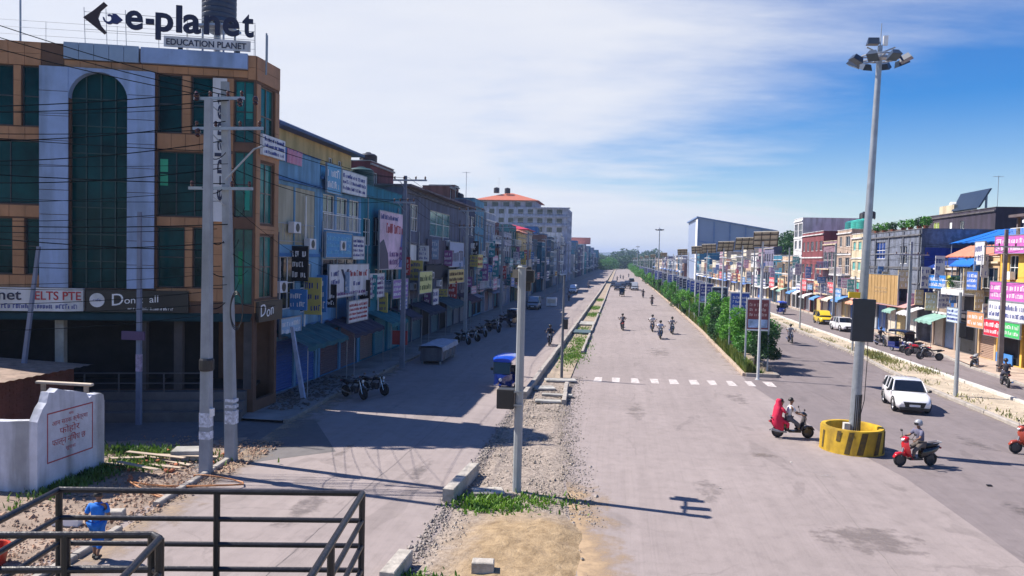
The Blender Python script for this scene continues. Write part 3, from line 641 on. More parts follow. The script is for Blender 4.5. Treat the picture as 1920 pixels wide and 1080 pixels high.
    # white pilasters, panel by panel, and the arch head between them
    for a, b in ((9.03, 7.8), (5.24, 4.04)):
        MB().fbox(F, U(a) + .03, U(b) - .03, .003, .2, Z(5.3), Z(15.5)).build('pilaster_core', TANB, t, org)
        n = 9
        for j in range(n): z0 = Z(5.3) + (Z(15.5) - Z(5.3)) * j / n; MB().fbox(F, U(a), U(b), .203, .26 + rr.uniform(0, .006), z0 + .012, z0 + (Z(15.5) - Z(5.3)) / n - .012).build('pilaster_panel', PANW, t, org)
    ah = MB(); x0, x1, zs = U(7.8), U(5.24), Z(14.1); n = 18; cx = (x0 + x1) / 2; rx = (x1 - x0) / 2; top = Z(15.5)
    arc = [(cx - rx * math.cos(math.pi * i / n), zs + 1.12 * math.sin(math.pi * i / n)) for i in range(n + 1)]
    for d in (.24,):
        for i in range(n):
            (xa, za), (xb, zb) = arc[i], arc[i + 1]
            ah.poly([F.P(xa, d, za), F.P(xb, d, zb), F.P(xb, d, top), F.P(xa, d, top)]); ah.poly([F.P(xa, d, za), F.P(xb, d, zb), F.P(xb, -.1, zb), F.P(xa, -.1, za)])
    ah.build('arch_head', PANW, t, org)
    ag = MB().poly([F.P(arch[0], -.16, arch[2]), F.P(arch[1], -.16, arch[2]), F.P(arch[1], -.16, arch[3]), F.P(arch[0], -.16, arch[3])]).build('arch_glazing', GREEN, t, org)
    mg = MB()
    for i in range(1, 4): x = arch[0] + (arch[1] - arch[0]) * i / 4; mg.fbox(F, x - .025, x + .025, -.158, -.1, arch[2], arch[3])
    for i in range(1, 8): z = arch[2] + (arch[3] - arch[2]) * i / 8; mg.fbox(F, arch[0], arch[1], -.157, -.115, z - .02, z + .02)
    mg.build('glazing_bar', paint((.015, .05, .05)), ag, org)
    # parapet panels
    gw = (U(8.06), U(4.79))
    for i in range(5): x = gw[0] + (gw[1] - gw[0]) * i / 5; MB().fbox(F, x + .01, x + (gw[1] - gw[0]) / 5 - .01, .02, .14, Z(15.9), Z(16.66)).build('parapet_panel', PANG, t, org)
    MB().fbox(F, U(4.68), U(-.1), .02, .22, Z(15.9), Z(16.62)).build('blank_sign_panel', PANW, t, org)
    # roof rail
    rr_ = MB()
    for u in [x * 3.1 - .3 for x in range(0, 6)]: rr_.tube([F.P(U(u), -.3, H - .7), F.P(U(u), -.3, H + .95)], .009, 5)
    for z in (.35, .65, .93): rr_.tube([F.P(SW, -.3, H + z), F.P(SE - .1, -.3, H + z)], .008, 5)
    rr_.build('roof_railing', STEEL, t, org)
    for u, h in ((10.14, 2.4), (-.85, 1.1)): MB().tube([F.P(U(u), -.4, H - .7), F.P(U(u), -.4, H + h)], .04, 6).build('roof_pole', STEEL, t, org)
    MB().tube([fr2.P(1.6, -.3, H - .7), fr2.P(1.6, -.3, H + 1.35)], .035, 6).build('roof_pole', STEEL, t, org)
    # ---- the roof sign (stands on the roof)
    so_ = F.P(U(3.5), .05, Z(16.8)); s = thing('roof_sign', 'roof sign with dark letters reading e-planet and an arrow shaped emblem', 'sign', so_)
    fm = MB()
    for u in (7.25, 6.3, 5.45, 4.0, 2.7, 1.2, -.38): fm.tube([F.P(U(u), -.25, H - .7), F.P(U(u), -.05, Z(18.35 if u > 4.5 else 18.1))], .014, 5)
    for z in (17.35, 17.75, 18.15): fm.tube([F.P(U(7.25), -.05, Z(z)), F.P(U(-.4), -.05, Z(z))], .012, 5)
    fm.build('sign_frame', STEEL, s, so_)
    x = U(5.42); size = 1.56; base = Z(17.5)
    for ch, w in (('e', .76), ('-', .36), ('p', .78), ('l', .26), ('a', .80), ('n', .72), ('e', .76), ('t', .52)):
        put_text('letter', ch, F, x, base, size, INK, s, so_, d=.0, width=w * .9, bold=.022, ex=.05); x += w * 1.045 + .01
    lg = MB(); ex = .06
    def slab(pts):
        f = [F.P(U(u), ex, Z(z)) for u, z in pts]; b = [F.P(U(u), -ex, Z(z)) for u, z in pts]
        for i in range(len(pts) // 2 - 1):
            j = len(pts) - 1 - i; q = (i, i + 1, j - 1, j); lg.poly([f[k] for k in q]); lg.poly([b[k] for k in q])
        for i in range(len(pts)): k = (i + 1) % len(pts); lg.poly([f[i], f[k], b[k], b[i]])
    o_ = [(6.35, 18.62), (6.8, 18.2), (7.25, 17.85), (6.8, 17.5), (6.35, 17.15)]; i_ = [(6.25, 17.25), (6.5, 17.55), (6.62, 17.88), (6.52, 18.2), (6.22, 18.5)]
    slab(o_ + i_); lg.build('emblem_arrow', LOGOB, s, so_)
    lg = MB(); sp = [(6.12 + .27 * k * math.cos(a) * -1, 17.9 + .3 * k * math.sin(a)) for a, k in [(2.2 - i * .42, .55 + .5 * i / 13) for i in range(14)]]
    inn = [(6.12 + .27 * k * math.cos(a) * -1, 17.9 + .3 * k * math.sin(a)) for a, k in [(2.2 - i * .42, .55 + .5 * i / 13 - .34 * math.sin(math.pi * (i + 1) / 15) - .08) for i in range(14)]]
    slab(sp + inn[::-1]); slab([(6.0, 18.12), (5.8, 18.1), (5.55, 17.88), (5.8, 17.66), (6.0, 17.68), (5.93, 17.9)]); lg.build('emblem_swirl', surf('blue_emblem', (.02, .03, .13), .5), s, so_)
    so2 = F.P(U(3.6), .1, Z(16.75)); s2 = thing('roof_sign', 'narrow white roof board reading EDUCATION PLANET', 'sign', so2)
    MB().fbox(F, U(3.72), U(-.2), .0, .05, Z(16.76), Z(17.26)).build('board', SIGNW, s2, so2)
    for u in (3.0, .4): MB().fbox(F, U(u) - .09, U(u) + .09, -.09, -.003, H - .02, Z(16.95)).build('bracket', BLACKP, s2, so2)
    put_text('lettering', 'EDUCATION PLANET', F, U(3.6), Z(16.86), .36, INK, s2, so2, d=.06, width=3.25, ex=.01, bold=.012)
    # ---- ground floor signs
    o1 = F.P(U(11), .3, Z(4.26)); a = thing('shop_sign', 'white shop sign with dark blue net and red IELTS PTE lettering', 'sign', o1)
    MB().fbox(F, U(13.5), U(7.15), .05, .24, Z(4.2), Z(5.28)).build('board', SIGNW, a, o1)
    put_text('lettering', 'e-planet', F, U(12.3), Z(4.72), .62, INK, a, o1, d=.255, width=2.25, ex=.008, bold=.01); put_text('lettering', 'IELTS PTE', F, U(9.35), Z(4.74), .5, INKR, a, o1, d=.255, width=1.9, ex=.008, bold=.01)
    fake_lines(F, U(12.2), U(7.3), Z(4.28), Z(4.6), 1, INKB, a, o1, .245, random.Random(9))
    o1 = F.P(U(5), .3, Z(4.26)); a = thing('shop_sign', 'black shop sign with round white badge and cursive white lettering', 'sign', o1)
    MB().fbox(F, U(7.05), U(2.5), .05, .2, Z(4.2), Z(5.22)).build('board', surf('black_sign_face', (.012, .012, .015), .4), a, o1)
    MB().lathe([(.3, .0), (.3, .02)], n=20).build('badge', SIGNW, a).matrix_local = Matrix.Translation(F.P(U(6.55), .21, Z(4.75)) - o1) @ Matrix((F.e, Vector((0, 0, 1)), F.n)).transposed().to_4x4()
    put_text('lettering', 'cafe', F, U(6.72), Z(4.7), .17, INKB, a, o1, d=.24, width=.3, ex=.004)
    put_text('lettering', 'D', F, U(5.9), Z(4.5), .72, WL, a, o1, d=.21, width=.45, ex=.006, slant=.1); put_text('lettering', 'on t  all', F, U(5.35), Z(4.6), .42, WL, a, o1, d=.21, width=1.35, ex=.006, slant=.06)
    fake_lines(F, U(5.2), U(3.1), Z(4.28), Z(4.45), 1, WL, a, o1, .205, random.Random(4))
    o1 = F.P(U(1.15), .1, Z(8.6)); a = thing('banner', 'tall narrow white banner with dark upright lettering behind the twin poles', 'banner', o1)
    MB().fbox(F, U(1.47), U(.84), .06, .16, Z(8.6), Z(15.4)).build('board', SIGNW, a, o1)
    put_text('lettering', 'e-planet', F, U(.98), Z(9.6), .5, INK, a, o1, d=.175, width=4.6, ex=.006, rot=1, bold=.01)
    o1 = fr2.P(.8, .3, Z(12)); sg = thing('shop_sign', 'white sign board wrapping the building corner above the green windows', 'sign', o1)
    MB().fbox(fr2, .3, 2.5, .06, .2, Z(11.95), Z(12.95)).build('board', SIGNW, sg, o1); fake_lines(fr2, .45, 2.4, Z(12.0), Z(12.9), 3, INKB, sg, o1, .204, random.Random(2))
    o1 = fr2.P(.8, .3, Z(3.8)); sg = thing('shop_sign', 'dark sign with white cursive lettering under the building corner', 'sign', o1)
    MB().fbox(fr2, .1, 2.4, .06, .2, Z(3.75), Z(4.75)).build('board', surf('black_sign_face', (.012, .012, .015)), sg, o1); put_text('lettering', 'D', fr2, .25, Z(4.0), .75, WL, sg, o1, d=.21, ex=.006, slant=.2); put_text('lettering', 'on', fr2, .8, Z(3.95), .7, WL, sg, o1, d=.21, ex=.006, slant=.2)
    # fringe of a dark green awning and rooftop tank
    aw = MB(); aw.poly([F.P(U(13), .06, Z(4.18)), F.P(U(-.4), .06, Z(4.18)), F.P(U(-.4), .5, Z(3.86)), F.P(U(13), .5, Z(3.86))]); aw.poly([F.P(U(13), .06, Z(4.14)), F.P(U(-.4), .06, Z(4.14)), F.P(U(-.4), .5, Z(3.82)), F.P(U(13), .5, Z(3.82))])
    aw.build('awning', surf('dark_green_awning', (.012, .045, .04), .8, var=.3), t, org)
    tk = F.P(U(1.75), -2.0, H - .75); tt = tank(tk.x, tk.y, tk.z + 2.4, .75, 1.7, surf('dark_blue_tank', (.03, .05, .1), .5), 'dark water tank on a steel tower behind the roof sign')
    tw = MB()
    for dx in (-.5, .5):
        for dy in (-.5, .5): tw.tube([(tk.x + dx, tk.y + dy, tk.z), (tk.x + dx, tk.y + dy, tk.z + 2.4)], .05, 6)
    tw.tube([(tk.x - .1, tk.y, tk.z), (tk.x - .1, tk.y, tk.z + 2.4)], .14, 8); tw.box(tk.x - .7, tk.x + .7, tk.y - .7, tk.y + .7, tk.z + 2.3, tk.z + 2.4)
    tag(tw.build('tank_tower', STEEL, None, (tk.x, tk.y, tk.z)), 'steel leg tower carrying the dark tank above the corner block', 'tower')
corner_building()

# ------------------------------------------------------------------ left row, nearest houses one by one
LX = -16.8
LF = lambda y: FR((LX, y), (0, 1))
BLUE = wall((0.058, 0.178, 0.394)); LBLUE = wall((0.128, 0.251, 0.476)); TEAL = wall((0.023, 0.145, 0.246)); GREY = wall((0.110, 0.125, 0.189)); MAUVE = wall((0.174, 0.165, 0.271)); BRICKW = wall((0.174, 0.079, 0.066)); YEL = wall((.62, .50, .26)); CREAM = wall((.60, .50, .36)); WHT = wall((.62, .62, .65)); BROWN = wall((0.116, 0.092, 0.098)); PINK = wall((0.319, 0.198, 0.271)); DKB = wall((0.041, 0.059, 0.131))
BLUEROOF = surf('dark_blue_roof', (.02, .05, .16), .5, var=.2, streak=.2); REDROOF = surf('red_tile_roof', (.40, .11, .06), .75, var=.2, scale=3)
ORROOF = surf('salmon_tin_roof', (.55, .20, .12), .6, var=.15); BTIN = surf('bright_blue_tin', (.01, .14, .55), .45, var=.1, scale=1.5)
BEIGE = surf('beige_panel', (.40, .37, .27), .6, var=.1, scale=.9, streak=.3)
f = LF(34.3)
h1 = shop_house('shop_house', 'narrow blue shop house with beige panelled upper front and laundry on its parapet', 'building', f, 5.9, 14, 12.4, wall((.16, .34, .52)), 2, trim=BLUE, parapet=1.5, seed=3, shut=[paint((.01, .07, .3)), paint((.02, .1, .35))],
    openings=[(.5, 2.6, 7.6, 10.6, 'panel', BEIGE), (2.75, 5.3, 7.6, 10.6, 'panel', BEIGE), (.45, 2.9, 4.3, 7.0, 'win', GLASS), (3.5, 4.9, 4.0, 6.6, 'win', GREEN)])
rg = railing(f, .6, 5.2, .06, 7.7, 1.0, h1, f.P(2.95, 0, 0), STEEL, step=.4)
pk = thing('cloth', 'pink and blue cloths hung over the parapet of the blue shop house', 'laundry', f.P(3, .1, 12.4))
for a, b, m_ in ((1.6, 2.5, paint((.5, .2, .3))), (2.5, 3.4, paint((.48, .22, .33))), (.7, 1.5, paint((.03, .12, .4)))):
    q = MB()
    rings = [[f.P(a + (b - a) * i / 6, .07 + .04 * math.sin(i * 2.1 + z), z) for i in range(7)] for z in (11.75, 12.0, 12.3, 12.5)]
    q.loft(rings, cap=False, closed=False); q.build('cloth_piece', m_, pk, f.P(3, .1, 12.4))
sign(f, .3, 2.6, 3.0, 3.9, .45, 'small pale blue sign over the blue shop house shutters', paint((.25, .42, .6)), rows=2, ink=WL, seed=4)
f = LF(40.3)
h2 = shop_house('shop_house', 'pale blue three storey shop house covered with banners', 'building', f, 6.7, 14, 12.1, wall((.11, .29, .52)), 2, parapet=.6, trim=BLUE, seed=7, shut=[paint((.10, .06, .08)), paint((.16, .12, .12))],
    openings=[(.4, 2.2, 8.6, 10.6, 'win', GLASS), (2.5, 4.3, 8.6, 10.6, 'win', GLASS), (4.6, 6.4, 8.6, 10.6, 'win', GLASS), (.5, 6.2, 5.9, 6.9, 'win', GLASS)], balcony=())
railing(f, .3, 6.4, .12, 8.5, 1.0, h2, f.P(3.35, 0, 0), WHITE, step=.18)
sign(f, .1, 2.2, 10.7, 12.3, .35, 'square blue hoarding at the left end of the pale blue parapet', paint((.06, .28, .5)), rows=2, ink=WL, seed=5)
sign(f, 2.4, 6.7, 10.9, 12.2, .35, 'long pale hoarding with small print along the pale blue parapet', SIGNW, rows=3, ink=INKB, seed=6)
sign(f, .2, 4.3, 7.0, 8.4, .30, 'bright blue banner below the white balcony rail', paint((.02, .24, .52)), rows=3, ink=paint((.2, .5, .7)), seed=8)
sign(f, 4.5, 6.6, 6.9, 8.3, .30, 'pale square panel beside the bright blue banner', SIGNW, rows=4, ink=INKB, seed=81)
vs_ = sign(f, .1, 6.8, 4.65, 6.55, .55, 'wide white banner with a big dark Y and red lettering', SIGNW, rows=0)
o_ = f.P(.1, .55, 4.65)
put_text('lettering', 'Y', f, 1.9, 4.95, 1.9, INK, vs_, o_, d=.565, width=1.35, ex=.006, bold=.02)
fake_lines(f, 3.3, 6.5, 5.75, 6.3, 1, INKR, vs_, o_, .56, random.Random(3)); fake_lines(f, .4, 1.7, 5.35, 6.3, 2, INKB, vs_, o_, .56, random.Random(5)); fake_lines(f, 4.0, 5.2, 5.2, 5.6, 1, INKB, vs_, o_, .56, random.Random(6)); fake_lines(f, .4, 6.4, 4.7, 5.0, 1, INKP, vs_, o_, .56, random.Random(7))
sign(f, 2.2, 5.6, 3.1, 4.35, .95, 'white sign with dark red print below the wide banner', SIGNW, rows=4, ink=INKR, seed=11)
f = LF(47.0)
h3 = shop_house('shop_house', 'teal shop house with a tall pink and white hoarding', 'building', f, 9.2, 13, 11.8, wall((.02, .20, .30)), 2, parapet=.7, trim=wall((.03, .16, .22)), seed=9, shut=[paint((.03, .2, .24)), paint((.2, .12, .1)), paint((.3, .3, .2))],
    openings=[(.5, 2.0, 7.8, 9.6, 'win', GREEN), (2.6, 4.2, 7.8, 9.8, 'win', GLASS), (6.2, 8.6, 8.2, 9.9, 'win', GLASS), (.6, 2.2, 4.4, 6.2, 'win', GLASS), (3.0, 4.8, 4.4, 6.2, 'win', GLASS), (5.6, 8.4, 4.4, 6.2, 'win', GREEN)])
b3 = sign(f, 2.1, 8.4, 6.2, 10.2, .6, 'tall hoarding in pink, white and dark blue with figures of dark shapes', surf('pink_white_print', (.60, .42, .55), .5, var=.35, scale=.5), rows=0, name='hoarding', cat='hoarding')
ob = f.P(2.1, .6, 6.2)
MB().poly([f.P(2.12, .612, 6.22), f.P(4.2, .612, 6.22), f.P(4.0, .612, 7.3), f.P(3.0, .612, 8.3), f.P(2.12, .612, 8.0)]).build('dark_print', surf('dark_print', (.03, .025, .08), .5), b3, ob)
MB().poly([f.P(6.6, .612, 6.3), f.P(8.38, .612, 6.3), f.P(8.38, .612, 9.0), f.P(7.3, .612, 9.2)]).build('blue_print', surf('blue_print', (.02, .07, .35), .5), b3, ob)
fake_lines(f, 3.6, 8.2, 8.6, 9.6, 1, INKR, b3, ob, .614, random.Random(8)); fake_lines(f, 2.3, 6.4, 9.6, 10.1, 1, INKB, b3, ob, .614, random.Random(8)); fake_lines(f, 4.4, 6.5, 6.4, 7.6, 2, INKP, b3, ob, .614, random.Random(9))
sign(f, .4, 3.6, 4.3, 5.9, .5, 'white and violet sign with close print on the teal house', SIGNW, rows=4, ink=INKP, seed=12)
sign(f, 4.4, 8.2, 4.1, 5.4, .9, 'violet sign with pale lettering on the teal house', paint((.22, .12, .42)), rows=3, ink=WL, seed=13)
sign(f, 6.8, 8.8, 3.0, 4.0, .7, 'small blue and white sign low on the teal house', paint((.12, .2, .5)), rows=3, ink=WL, seed=14)
rm = shop_house('roof_room', 'maroon brick stair room rising above the start of the long grey block', 'roof room', FR((LX - 3.2, 58.0), (0, 1)), 6.2, 4, 14.7, wall((.17, .045, .05)), 1, ground=12.4, openings=[(1, 1.9, 12.6, 13.9)], seed=2, parapet=.2)
tank(LX - 2.6, 54.2, 11.1, .95, 2.6, surf('dark_green_tank', (.02, .06, .06), .5), 'dark green water tank beside the maroon roof room'); tank(LX - 4.6, 61.5, 14.5, .75, 1.3, surf('black_tank', (.02, .02, .03), .5), 'small black tank on top of the maroon roof room')
f = LF(56.4)
h4 = shop_house('shop_house', 'long grey unfinished block with a green window above dark open brickwork', 'building', f, 25.5, 14, 12.5, GREY, 2, ground=4.2, parapet=.25, trim=wall((.14, .14, .17)), seed=15, shut=[paint((.03, .12, .16)), paint((.12, .12, .16)), paint((.2, .2, .12))],
    openings=[(2.2, 4.6, 9.2, 11.4, 'win', surf('dark_violet_glass', (.02, .015, .04), .2)), (8.6, 16.5, 9.0, 11.3, 'win', GREENL), (2.4, 4.4, 6.3, 8.3, 'panel', WHITE), (5.0, 7.0, 5.9, 8.2, 'win', GLASS)], ncol=8)
MB().fbox(f, -.3, 25.9, -14.2, .75, 12.58, 12.72).build('roof_slab', wall((.16, .13, .15)), h4, f.P(12.75, 0, 0))
MB().fbox(f, 6.4, 25.2, .2, .32, 5.2, 6.4).build('dark_fascia', surf('dark_fascia', (.015, .017, .03), .7, var=.3), h4, f.P(12.75, 0, 0))
MB().fbox(f, 7.2, 24.8, .073, .19, 6.5, 8.7).build('brick_infill', wall((.11, .10, .14)), h4, f.P(12.75, 0, 0))
sign(f, 1.0, 5.0, 4.2, 5.9, 1.2, 'pale yellow green sign with dark print on the grey block', paint((.62, .62, .22)), rows=2, ink=surf('dark_green_ink', (.05, .09, .04)), seed=21)
sign(f, 13.0, 20.0, 4.6, 5.9, .8, 'yellow sign with brown print on the grey block', paint((.62, .45, .12)), rows=2, ink=surf('brown_ink', (.12, .06, .03)), seed=22)
sign(f, 14.0, 20.5, 6.2, 8.6, .6, 'pale blue poster with a dark letter above the yellow sign', paint((.25, .32, .52)), rows=1, ink=INK, seed=23)
sign(f, 6.2, 8.2, 3.0, 4.3, 1.0, 'small white hanging sign right of the yellow green sign', SIGNW, rows=2, ink=INKB, seed=24)
# yellow house set back behind the first houses
yf = FR((-19.3, 39.6), (0, 1)); yo = yf.P(6, 0, 0)
yh = thing('yellow_house', 'yellow house with dark blue hipped roof set back above the blue shop houses', 'house', yo)
ym = MB(); wn = [(8.0, 8.7, 12.1, 13.6), (9.7, 10.4, 12.1, 13.6), (2.3, 4.6, 12.2, 13.0)]
holed(ym, yf, 0, 12.2, 0, 14.3, wn, rec=.18)
for a in (0, 12.2): ym.poly([yf.P(a, 0, 0), yf.P(a, -8, 0), yf.P(a, -8, 14.3), yf.P(a, 0, 14.3)])
ym.poly([yf.P(0, -8, 0), yf.P(12.2, -8, 0), yf.P(12.2, -8, 14.3), yf.P(0, -8, 14.3)]); ym.build('wall', wall((.62, .44, .20), .25), yh, yo)
for a, b, c, d in wn: window(yf, a, b, c, d, yh, yo, WHITE, GLASS)
hip_roof(yf, 0, 12.2, 0, -8, 14.4, 1.9, yh, yo, BLUEROOF, over=.75)
# ---- houses further on, left
def hotel():
    o = Vector((-31, 236, 0)); t = thing('hotel', 'tall pale hotel with red hipped roof over the far left row', 'building', o); f = FR((-46, 236), (1, 0)); g = FR((-16.6, 236), (0, 1))
    wn = []; 
    for k in range(7):
        z = 3.6 + k * 2.8
        for i in range(9): a = 1.2 + i * 3.1; wn.append((a, a + 1.7, z + .9, z + 2.4))
    m = MB(); holed(m, f, 0, 29.4, 0, 23.4, wn, rec=.3); sw = [(2 + 4 * i, 4 + 4 * i, 3.6 + k * 2.8 + .9, 3.6 + k * 2.8 + 2.2) for i in range(5) for k in range(7)]
    holed(m, g, 0, 22, 0, 23.4, sw, rec=.3); m.poly([f.P(0, 0, 0), f.P(0, -22, 0), f.P(0, -22, 23.4), f.P(0, 0, 23.4)]); m.poly([f.P(0, 0, 22.6), f.P(29.4, 0, 22.6), f.P(29.4, -22, 22.6), f.P(0, -22, 22.6)]); m.build('wall', wall((.34, .37, .50), .3), t, o)
    for fr, L in ((f, wn), (g, sw)):
        for a, b, c, d in L: MB().fbox(fr, a, b, -.3, -.2, c, d).build('window', GLASS, t, o)
    for k in (3, 5, 6, 7): MB().fbox(f, 11.5 if k < 7 else 18, 30.2, .004, 1.3, 3.5 + k * 2.8, 3.8 + k * 2.8).build('balcony_slab', wall((.30, .33, .45)), t, o); 
    for k in (5, 6): railing(f, 11.8, 30, 1.25, 3.8 + k * 2.8, 1.0, t, o, WHITE, step=.9)
    MB().fbox(f, 0, 19, -18, -1, 23.403, 25.4).build('roof_storey', wall((.34, .35, .46)), t, o)
    for i in range(5): MB().fbox(f, 1.5 + i * 3.6, 3.4 + i * 3.6, -.998, -.93, 23.7, 25.0).build('window', GLASS, t, o)
    hip_roof(f, 0, 19, -1, -18, 25.6, 3.0, t, o, REDROOF, over=1.2)
    for i, x in enumerate((-40.6, -37.0)): tank(x, 243, 28.2 if i else 28.3, .95, 1.9, surf('black_tank', (.02, .02, .03)), 'black tank on the ridge of the red hotel roof, %s of two' % ('left', 'right')[i])
    antenna(-39.6, 241.5, 28.2, 5, 'tall aerial above the red hotel roof', 'hotel aerials')
hotel()
PAL = [GREY, wall((.40, .46, .56)), TEAL, MAUVE, BLUE, WHT, BRICKW, wall((0.186, 0.238, 0.377)), wall((0.058, 0.106, 0.164)), wall((0.244, 0.264, 0.377)), wall((.07, .34, .42)), wall((0.116, 0.185, 0.246))]
LAB = {0: 'grey', 1: 'pale steel', 2: 'teal', 3: 'mauve', 4: 'blue', 5: 'white', 6: 'brick red', 7: 'steel blue', 8: 'dark slate', 9: 'pale grey', 10: 'cyan', 11: 'grey green'}
y = 82.2; i = 0; rr = random.Random(41)
SP = {0: (DKB, 13.6, 5.6), 1: (wall((.12, .30, .44)), 14.2, 7.0), 2: (wall((.34, .39, .50)), 13.0, 7.4), 3: (wall((.15, .06, .07)), 12.2, 6.0), 4: (wall((.42, .43, .52)), 11.0, 7.0), 5: (wall((.08, .24, .28)), 12.4, 8.0)}
NM = ['dark navy house with railed roof just beyond the grey block', 'dusty blue house with blue and white sign at mid height', 'grey blue house with banded balconies on the left row', 'maroon house squeezed between blue grey ones on the left row', 'pale grey house with white ledges on the left row', 'dark teal house before the orange roofed one']
SCOL = [SIGNW, paint((.04, .14, .5)), paint((.45, .05, .06)), paint((.6, .5, .12)), paint((.06, .3, .35)), paint((.45, .2, .35))]
FH = False
while y < FAR - 10:
    if y > 345 and not FH: FH = True; y0_ = y; y += 14.3
    W = SP[i][2] if i in SP else rr.uniform(6, 11) * (1 + max(0, y - 250) / 500)
    f = FR((LX + rr.uniform(-.9, .5), y), (0, 1)); k = rr.randrange(12); H = SP[i][1] if i in SP else rr.choice([8.6, 9.6, 11, 12.4, 13.2]) + rr.uniform(-.4, .5)
    if i not in SP and y > 220: H = rr.choice([9.0, 11, 12.5, 14, 15])
    m = SP[i][0] if i in SP else PAL[k]; fl = max(1, int(round((H - 4) / 3.0)))
    lb = NM[i] if i in NM or i < len(NM) else '%s painted shop house in the distant run of the left row' % LAB[k]
    h = shop_house('shop_house', lb, 'building', f, W - .15, 12, H, m, fl, far=y > 100, seed=100 + i, group=None if i < len(NM) else 'distant shop houses on the left', balcony=rr.sample(range(fl), min(fl, rr.choice([1, 1, 2]))) if rr.random() < .75 else (), parapet=rr.choice([.4, .9, .9]), trim=rr.choice([CONC, WHITE, wall((.14, .16, .2))]), shut=[paint((.05, .12, .25)), paint((.2, .2, .24)), paint((.03, .2, .22)), paint((.2, .1, .12))],
        canopy=rr.choice([None, None, paint((.1, .12, .2)), STEEL]))
    if y < 230:
        for q in range(2 if y < 160 else 1):
            a = rr.uniform(.3, W * .35); z = 3.0 + q * rr.choice([3.0, 3.2]); c = rr.randrange(6)
            sign(f, a, a + rr.uniform(.4, .6) * W, z, z + rr.uniform(.8, 1.5), rr.uniform(.4, 1.1), ['white', 'blue', 'red', 'yellow', 'teal', 'rose'][c] + ' shop sign fixed to a house on the left row', SCOL[c], rows=2, ink=[INKB, WL, WL, INKR, WL, WL][c], seed=i * 3 + q, group='small shop signs along the left row')
    if rr.random() < .5 and y < 330:
        sx = LX - 2 - rr.uniform(0, 3); shop_house('roof_room', 'small stair room on a roof of the left row', 'roof room', FR((sx, y + W * rr.uniform(.1, .5)), (0, 1)), rr.uniform(2.2, 3.6), 3.2, H + rr.uniform(1.6, 2.4), m if rr.random() < .5 else PAL[rr.randrange(12)], 1, ground=H - .2, far=True, seed=i, parapet=.15, openings=[(.5, 1.4, H + .1, H + 1.4)], group='stair rooms on the left roofs')
    if rr.random() < .5 and y < 330: tank(LX - 3 - rr.uniform(0, 3), y + W * .5, H - .5, .7, 1.4, surf('black_tank', (.02, .02, .03)), 'black water tank on a roof of the left row', 'water tanks on the left roofs')
    if rr.random() < .35 and y < 330: antenna(LX - 2, y + W * .3, H - .5, rr.uniform(2, 4), 'thin aerial on a roof of the left row', 'aerials on the left roofs')
    y += W; i += 1
    if i == 6:                 # small house with orange roof and a red one in front of the hotel
        f = LF(y); hh = shop_house('shop_house', 'small yellow house with salmon tiled lean-to roof before the hotel', 'building', f, 11, 10, 11.5, YEL, 2, far=True, seed=77, shut=[paint((.3, .05, .05))]); hip_roof(f, 0, 11, 0, -6, 11.6, 1.3, hh, f.P(5.5, 0, 0), ORROOF, over=.6)
        sign(f, 1, 8, 3.2, 5.2, 1.0, 'dark red fascia board under the yellow house', paint((.22, .03, .03)), rows=0)
        y += 11.3; f = LF(y); hh = shop_house('shop_house', 'pale house with crimson roof edge right of the yellow one', 'building', f, 9, 10, 12.4, wall((.50, .45, .40)), 2, far=True, seed=78); hip_roof(f, 0, 9, 0, -6, 12.5, .9, hh, f.P(4.5, 0, 0), surf('crimson_roof', (.40, .02, .06), .6), over=.5)
        y += 9.3
f = LF(y0_ + .1); hh = shop_house('shop_house', 'white far house topped by a salmon pink rooftop hoarding', 'building', f, 14, 12, 14.5, WHT, 3, far=True, seed=5); sign(FR((LX, y0_ + 6), (1, 0)), -7, 3, 14.6, 17.6, 1.0, 'salmon pink hoarding on a far white roof', surf('salmon_board', (.62, .22, .18), .6), rows=0, name='hoarding', cat='hoarding')

rr = random.Random(77); VC = [SIGNW, paint((.05, .2, .5)), paint((.45, .06, .06)), paint((.04, .25, .28)), paint((.3, .12, .3)), paint((.55, .45, .12)), surf('black_sign_face', (.012, .012, .015)), paint((.3, .4, .55))]
VN = ['white', 'blue', 'red', 'teal', 'violet', 'yellow', 'black', 'pale blue']
for i in range(46):
    y = 36 + 110 * (i / 46) ** 1.25 + rr.uniform(-.5, .5); z = rr.uniform(2.7, 7.5); h = rr.uniform(.7, 2.2); w = rr.uniform(.5, 1.0); c = rr.randrange(8)
    o = (LX + .5, y, z); t = thing('hanging_sign', '%s upright sign sticking out from a front of the left row' % VN[c], 'sign', o, group='upright signs sticking out along the left row')
    MB().box(LX + .12, LX + .12 + w, y - .05, y + .05, z, z + h).build('board', VC[c], t, o); MB().box(LX, LX + .12, y - .02, y + .02, z + h * .8, z + h * .85).build('bracket', STEEL, t, o)
    fake_lines(FR((LX + .16, y - .05), (1, 0)), 0, w - .08, z + .1, z + h - .1, 3 if h > 1.2 else 2, WL if c not in (0, 5) else INKB, t, o, .004, rr)
for i in range(30):
    y = 35 + 90 * (i / 30) ** 1.2; z = rr.choice([4.4, 5.2, 7.4, 8.2]); o = (LX, y, z); t = thing('air_conditioner', 'air conditioner box hung on a front of the left row', 'air conditioner', o, group='air conditioners on the left row')
    MB().bevbox(LX + .05, LX + .38, y - .42, y + .42, z, z + .58, .02).build('case', SIGNW, t, o); MB().lathe([(.22, .383), (.22, .395), (.05, .4)], c=(LX, y, z + .29), axis='x', n=14).build('fan_grille', BLACKP, t, o)
